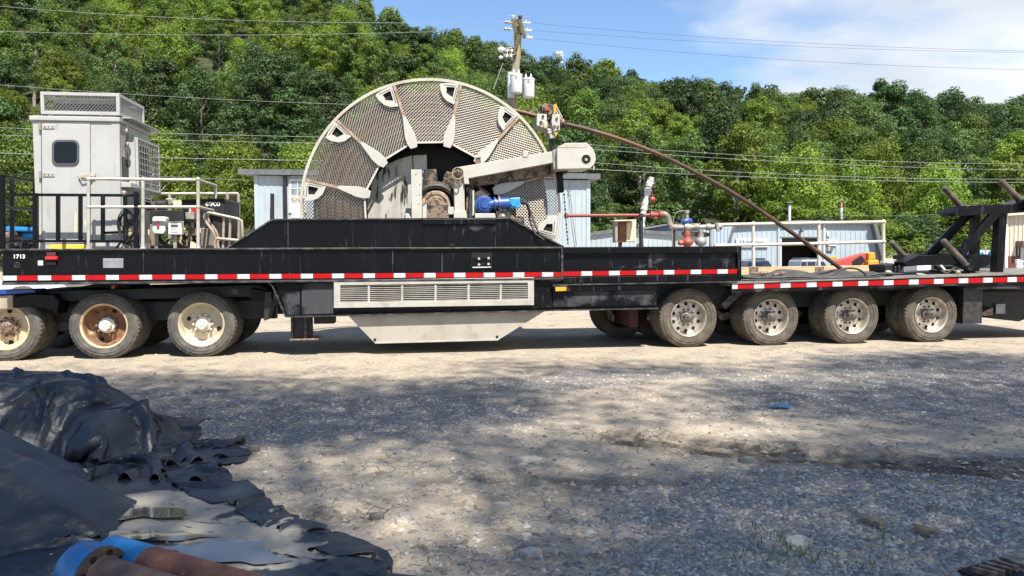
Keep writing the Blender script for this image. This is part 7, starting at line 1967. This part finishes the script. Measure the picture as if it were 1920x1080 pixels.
for kind, n_ in (('bright yellow green', 3), ('mid green', 4), ('dark green', 3), ('pale olive green', 2)):
    protos[kind] = []
    for k in range(n_):
        r = np.random.default_rng(100 + pid)
        Rc, Hc, z0 = (r.uniform(4.2, 5.3), r.uniform(9.5, 12.5), r.uniform(2.2, 3.6)) if k != 1 else (r.uniform(3.2, 3.8), r.uniform(12.5, 14.5), r.uniform(2.0, 3.0))
        (v, f), cs, rs = crown(200 + pid, Rc, Hc, z0, 30, 15000 if k != n_ - 1 else 8500, .19 if kind != 'dark green' else .22)
        cm = np_mesh('crown', v, f, LEAFM[kind], False)
        tm = MB(); top = z0 + Hc * .86
        sway = [(r.uniform(-.3, .3), r.uniform(-.3, .3), z) for z in np.linspace(-1.5, top, 6)]
        tm.tube(sway, [.30, .26, .22, .17, .11, .05], 7)
        for j in range(12):
            c = cs[j * 2 % len(cs)] * np.array([1.12, 1.12, 1.05]); h0 = max(z0 * .9, c[2] - 3.0)
            tm.tube([(0, 0, h0), (c[0] * .5, c[1] * .5, (h0 + c[2]) / 2 + .2), tuple(c)], [.15, .10, .05], 5)
        tmm = tm.mesh('trunk', BARK if kind in ('pale olive green', 'bright yellow green') else BARKD, smooth=60)
        protos[kind].append((cm, tmm)); pid += 1
TREE_GROUP = 'trees on the wooded hillside'
def zone(px):
    for lim, nm in ((60, 'left of the cabin'), (290, 'behind the cabin'), (480, 'behind the power pack'), (600, 'above the tall building'), (810, 'left behind the reel'), (960, 'right behind the reel'),
                    (1110, 'right of the pole'), (1300, 'behind the drooping tubing'), (1460, 'above the workshop sign'), (1640, 'above the garage door'), (1800, 'left of the rack posts'), (9999, 'behind the black rack')):
        if px < lim: return nm
def rowname(y):
    return 'at the hill foot' if y < 84 else 'low on the hill' if y < 108 else 'halfway up' if y < 135 else 'high up' if y < 160 else 'on the ridge'
r = np.random.default_rng(12)
count = 0; far_trees = []; named = []
for ri, Y in enumerate(np.concatenate([np.arange(66, 150, 7.4), np.arange(150, 182, 6.4)])):
    half = Y * .70 + 24
    step = 6.0 + .004 * Y
    x = -half + (step / 2 if ri % 2 else 0)
    while x < half:
        xx, yy = x + r.uniform(-1.8, 1.8), Y + r.uniform(-2.5, 2.5)
        x += step * r.uniform(.85, 1.15)
        px = 960 + FPX * xx / yy
        py_top = 470 - FPX * (float(hill_z(np.array([xx]), np.array([yy]))[0]) + 13 - CAM_H) / yy
        if py_top < -190: continue
        if 700 < px < 920 and 150 > Y > 110 and r.random() < .0: continue
        patch = vnoise(np.array([xx * .035 + 5]), np.array([yy * .045]), 91)[0] + r.normal(0, .16)
        kind = 'dark green' if patch < .36 else 'mid green' if patch < .56 else 'pale olive green' if patch < .63 else 'bright yellow green'
        if Y > 140 and kind == 'bright yellow green' and r.random() < .6: kind = 'mid green'
        cm, tmm = protos[kind][r.integers(len(protos[kind]))]
        hz0 = float(hill_z(np.array([xx]), np.array([yy]))[0])
        room = CAM_H + (470 - (np.interp(px, rx_, ry2_) - r.uniform(-4, 12))) / FPX * yy - hz0
        smax = max(.36, room / 13.2)
        if count >= 296 or px < -90 or px > 2010:
            far_trees.append((kind, xx, yy, min(r.uniform(.62, .95), smax), r.uniform(0, 6.28))); continue
        t = bpy.data.objects.new('tree', None); t.empty_display_size = .2; COL.objects.link(t)
        s = min(r.uniform(.62, .95), smax)
        t.location = (xx, yy, float(hill_z(np.array([xx]), np.array([yy]))[0]) - .3); t.rotation_euler = (0, 0, r.uniform(0, 6.28)); t.scale = (s, s, s * r.uniform(.88, 1.12))
        tag(t, f'{"tall " if s > .86 else "small " if s < .70 else ""}{kind} tree {rowname(yy)} {zone(px)}', 'tree', TREE_GROUP)
        named.append((px, t))
        c = bpy.data.objects.new('crown', cm); COL.objects.link(c); c.parent = t
        c2 = bpy.data.objects.new('trunk', tmm); COL.objects.link(c2); c2.parent = t
        count += 1
print('hill trees', count, 'far', len(far_trees))
def tell_apart(named):
    by = {}
    for p_, t in named: by.setdefault(t['label'], []).append((p_, t))
    for lab, ts in by.items():
        ts = sorted(ts, key=lambda q: q[0]); k = len(ts)
        if k < 2: continue
        place_ = {2: ('left of two', 'right of two'), 3: ('left of three', 'middle of three', 'right of three')}.get(k) or [('leftmost', 'second from left', 'third from left', 'fourth from left', 'fifth from left', 'sixth from left', 'seventh from left', 'eighth from left')[min(q, 7)] if q < k - 1 else 'rightmost' for q in range(k)]
        if k <= 8 and len(lab.split()) + max(len(q.split()) for q in place_) <= 16:
            for (p_, t), w_ in zip(ts, place_): t['label'] = f'{lab}, {w_}'
tell_apart(named)
# past three hundred the farthest rows are one wood
FV, FF, off = {}, {}, {}
lod = {}
for q, kind in enumerate(LEAFM):
    lod[kind] = [crown(400 + 10 * q + k, rr.uniform(4.2, 5.2), rr.uniform(9.5, 13), 2.6, 24, 2600, .44)[0] for k, rr in ((k, np.random.default_rng(60 + k)) for k in range(3))]
allv, allf, mi, o_ = [], [], [], 0
for kind, x, y, s, a in far_trees:
    v, f = lod[kind][int(a * 10) % 3]
    c, s_ = math.cos(a), math.sin(a)
    z = float(hill_z(np.array([x]), np.array([y]))[0]) - .3
    allv.append(np.stack([(v[:, 0] * c - v[:, 1] * s_) * s + x, (v[:, 0] * s_ + v[:, 1] * c) * s + y, v[:, 2] * s + z], -1)); allf.append(f + o_); o_ += len(v)
    mi.append(np.full(len(f), list(LEAFM).index(kind), dtype=np.int32))
o = np_obj('hill_wood', np.concatenate(allv), np.concatenate(allf), None, None, False)
for k in LEAFM: o.data.materials.append(LEAFM[k])
o.data.polygons.foreach_set('material_index', np.concatenate(mi)); o.data.update()
tag(o, 'green wood covering the top and the flanks of the hill', 'wood', None, 'stuff')
bushes = []
for k in range(34):
    kx = r.uniform(-46, 46) if k < 14 else r.uniform(20, 46); ky = r.uniform(59, 64)
    px = 960 + FPX * kx / ky
    kind = ('mid green', 'bright yellow green', 'dark green', 'pale olive green')[r.integers(4)]
    cm, tmm = protos[kind][r.integers(len(protos[kind]))]
    t = bpy.data.objects.new('bush', None); t.empty_display_size = .2; COL.objects.link(t)
    s = r.uniform(.34, .5); t.location = (kx, ky, -1.6); t.rotation_euler = (0, 0, r.uniform(0, 6.28)); t.scale = (s * 1.5, s * 1.5, s)
    tag(t, f'low {kind} bush edging the wood {zone(px)}', 'bush', 'bushes at the foot of the hill')
    bushes.append((px, t))
    for nm_, me_ in (('foliage', cm), ('stem', tmm)):
        c = bpy.data.objects.new(nm_, me_); COL.objects.link(c); c.parent = t
tell_apart(bushes)
# undergrowth between the trunks: one mass
r = np.random.default_rng(33)
k = 60000
xx, yy = r.uniform(-135, 135, k), 60 + 118 * r.random(k) ** .8
keep = np.abs(xx) < yy * .72 + 6; xx, yy = xx[keep], yy[keep]
clump = fbm(xx * .25, yy * .25, 71, 3)
zz = hill_z(xx, yy) + 3.6 * clump * r.random(len(xx))
v, f = leaves(np.stack([xx, yy, zz], -1), r.normal(0, .6, (len(xx), 3)) + np.array([0, -.5, .8]), .26 * r.uniform(.5, 1.4, len(xx)), r)
o = np_obj('undergrowth', v, f, LEAFM['mid green'], None, False); tag(o, 'shrubby green undergrowth covering the wooded hillside', 'undergrowth', None, 'stuff')

# ================================================================== tall trees behind the camera whose shade dapples the yard
LIT = [(690, 702, 1.5, .50, 1.2), (1010, 797, .62, .52, 1.3), (1330, 708, 3.0, .60, 1.2), (1130, 724, 1.1, .35, .8), (1350, 815, 1.0, .45, 1.25), (1240, 765, .9, .40, .9), (835, 968, .46, .40, 1.2), (1000, 885, .40, .30, .8), (1840, 706, 1.5, .22, 1), (1180, 850, .5, .25, .6), (420, 688, 1.8, .3, .9), (1200, 742, 1.0, .3, .8),
       (60, 690, 1.4, .35, .7), (1290, 870, .6, .25, .6), (560, 1010, .3, .2, .4), (1440, 800, .7, .4, .9), (690, 900, .5, .3, .35), (440, 870, .5, .3, .35)]
bx_ = np.array([-300, 0, 180, 350, 500, 560, 700, 850, 1000, 1200, 1500, 1560, 1640, 1760, 1920, 2300], float)
by_ = np.array([692, 690, 686, 693, 694, 690, 690, 684, 682, 684, 690, 680, 668, 662, 672, 690], float)
r = np.random.default_rng(55)
n_ = 210000
px = r.uniform(-500, 2400, n_); Yg = 1.0 + 11.0 * r.random(n_)
px = np.where(r.random(n_) < .55, px, r.uniform(900, 2300, n_))
Xg = (px - 960) / FPX * np.maximum(Yg, 4)
# the part of the crowns over the tarpaulin and over the gravel left of the middle is denser
ex_ = r.random(n_)
Xg = np.where(ex_ < .10, r.uniform(-8.5, -1.7, n_), Xg); Yg = np.where(ex_ < .10, r.uniform(2.4, 8.0, n_), Yg)
mk_ = (ex_ >= .10) & (ex_ < .18)
Yg = np.where(mk_, r.uniform(6.4, 10.0, n_), Yg); Xg = np.where(mk_, (r.uniform(180, 960, n_) - 960) / FPX * Yg, Xg)
pyg = 470 + FPX * CAM_H / np.maximum(Yg, .5)
pxx = 960 + FPX * Xg / np.maximum(Yg, .5)
edge_y = np.interp(pxx, bx_, by_) + 9 * (fbm(Xg * 1.3, Yg * 1.3, 81, 3) - .5) * 2
lit = ell(Xg, Yg, LIT) * np.where((Xg < -2.2) & (Yg < 7.0), .2, 1)
gapn = fbm(Xg * .9 + 3, Yg * .9, 83, 3)
ok = (pyg > edge_y) & (r.random(n_) > lit * 1.25) & ((gapn + r.normal(0, .03, n_) < .82) | (Xg < -1.7))
Xg, Yg = Xg[ok][:64000], Yg[ok][:64000]
Xg, Yg = Xg + r.normal(0, .33, len(Xg)), Yg + r.normal(0, .33, len(Xg))
hgt = r.uniform(16, 25, len(Xg))
SX, SY = TO_SUN.x / TO_SUN.z, TO_SUN.y / TO_SUN.z
LX, LY, LZ = Xg + SX * hgt, Yg + SY * hgt, hgt
for nm, lab, lo_, hi_, tx, ty_ in (('shade_tree', 'tall broad shade tree behind the camera on the left', -99, 1.5, -2.5, -9.0), ('shade_tree', 'tall broad shade tree behind the camera in the middle', 1.5, 7.5, 4.5, -10.0), ('shade_tree', 'tall broad shade tree behind the camera on the right', 7.5, 99, 11.0, -9.0)):
    s_ = (LX >= lo_) & (LX < hi_)
    P_ = np.stack([LX[s_], LY[s_], LZ[s_]], -1)
    t = thing(nm, lab, 'tree', (tx, ty_, 0), W, 'shade trees behind the camera')
    v, f = leaves(P_ - np.array([tx, ty_, 0]), r.normal(0, .5, (len(P_), 3)) + np.array(TO_SUN), .074 * r.uniform(.6, 1.4, len(P_)), r)
    np_obj('crown', v, f, LEAFM['mid green'], t, False)
    m = MB(); m.tube([(0, 0, -.3), (.1, .1, 4), (0, .1, 9), (.2, -.2, 13)], [.38, .30, .22, .10], 10)
    for q in P_[r.choice(len(P_), 14, replace=False)]:
        c = Vector(q) - Vector((tx, ty_, 0)); h0 = max(5, min(c.z - 6, 12))
        m.tube([(0, .1, h0), (c.x * .5, c.y * .5, (h0 + c.z) / 2 + .4), c], [.10, .05, .015], 6)
    m.build('trunk', BARKD, t, (0, 0, 0), 60)
for o in bpy.data.objects:
    if '_o' in o: del o['_o']
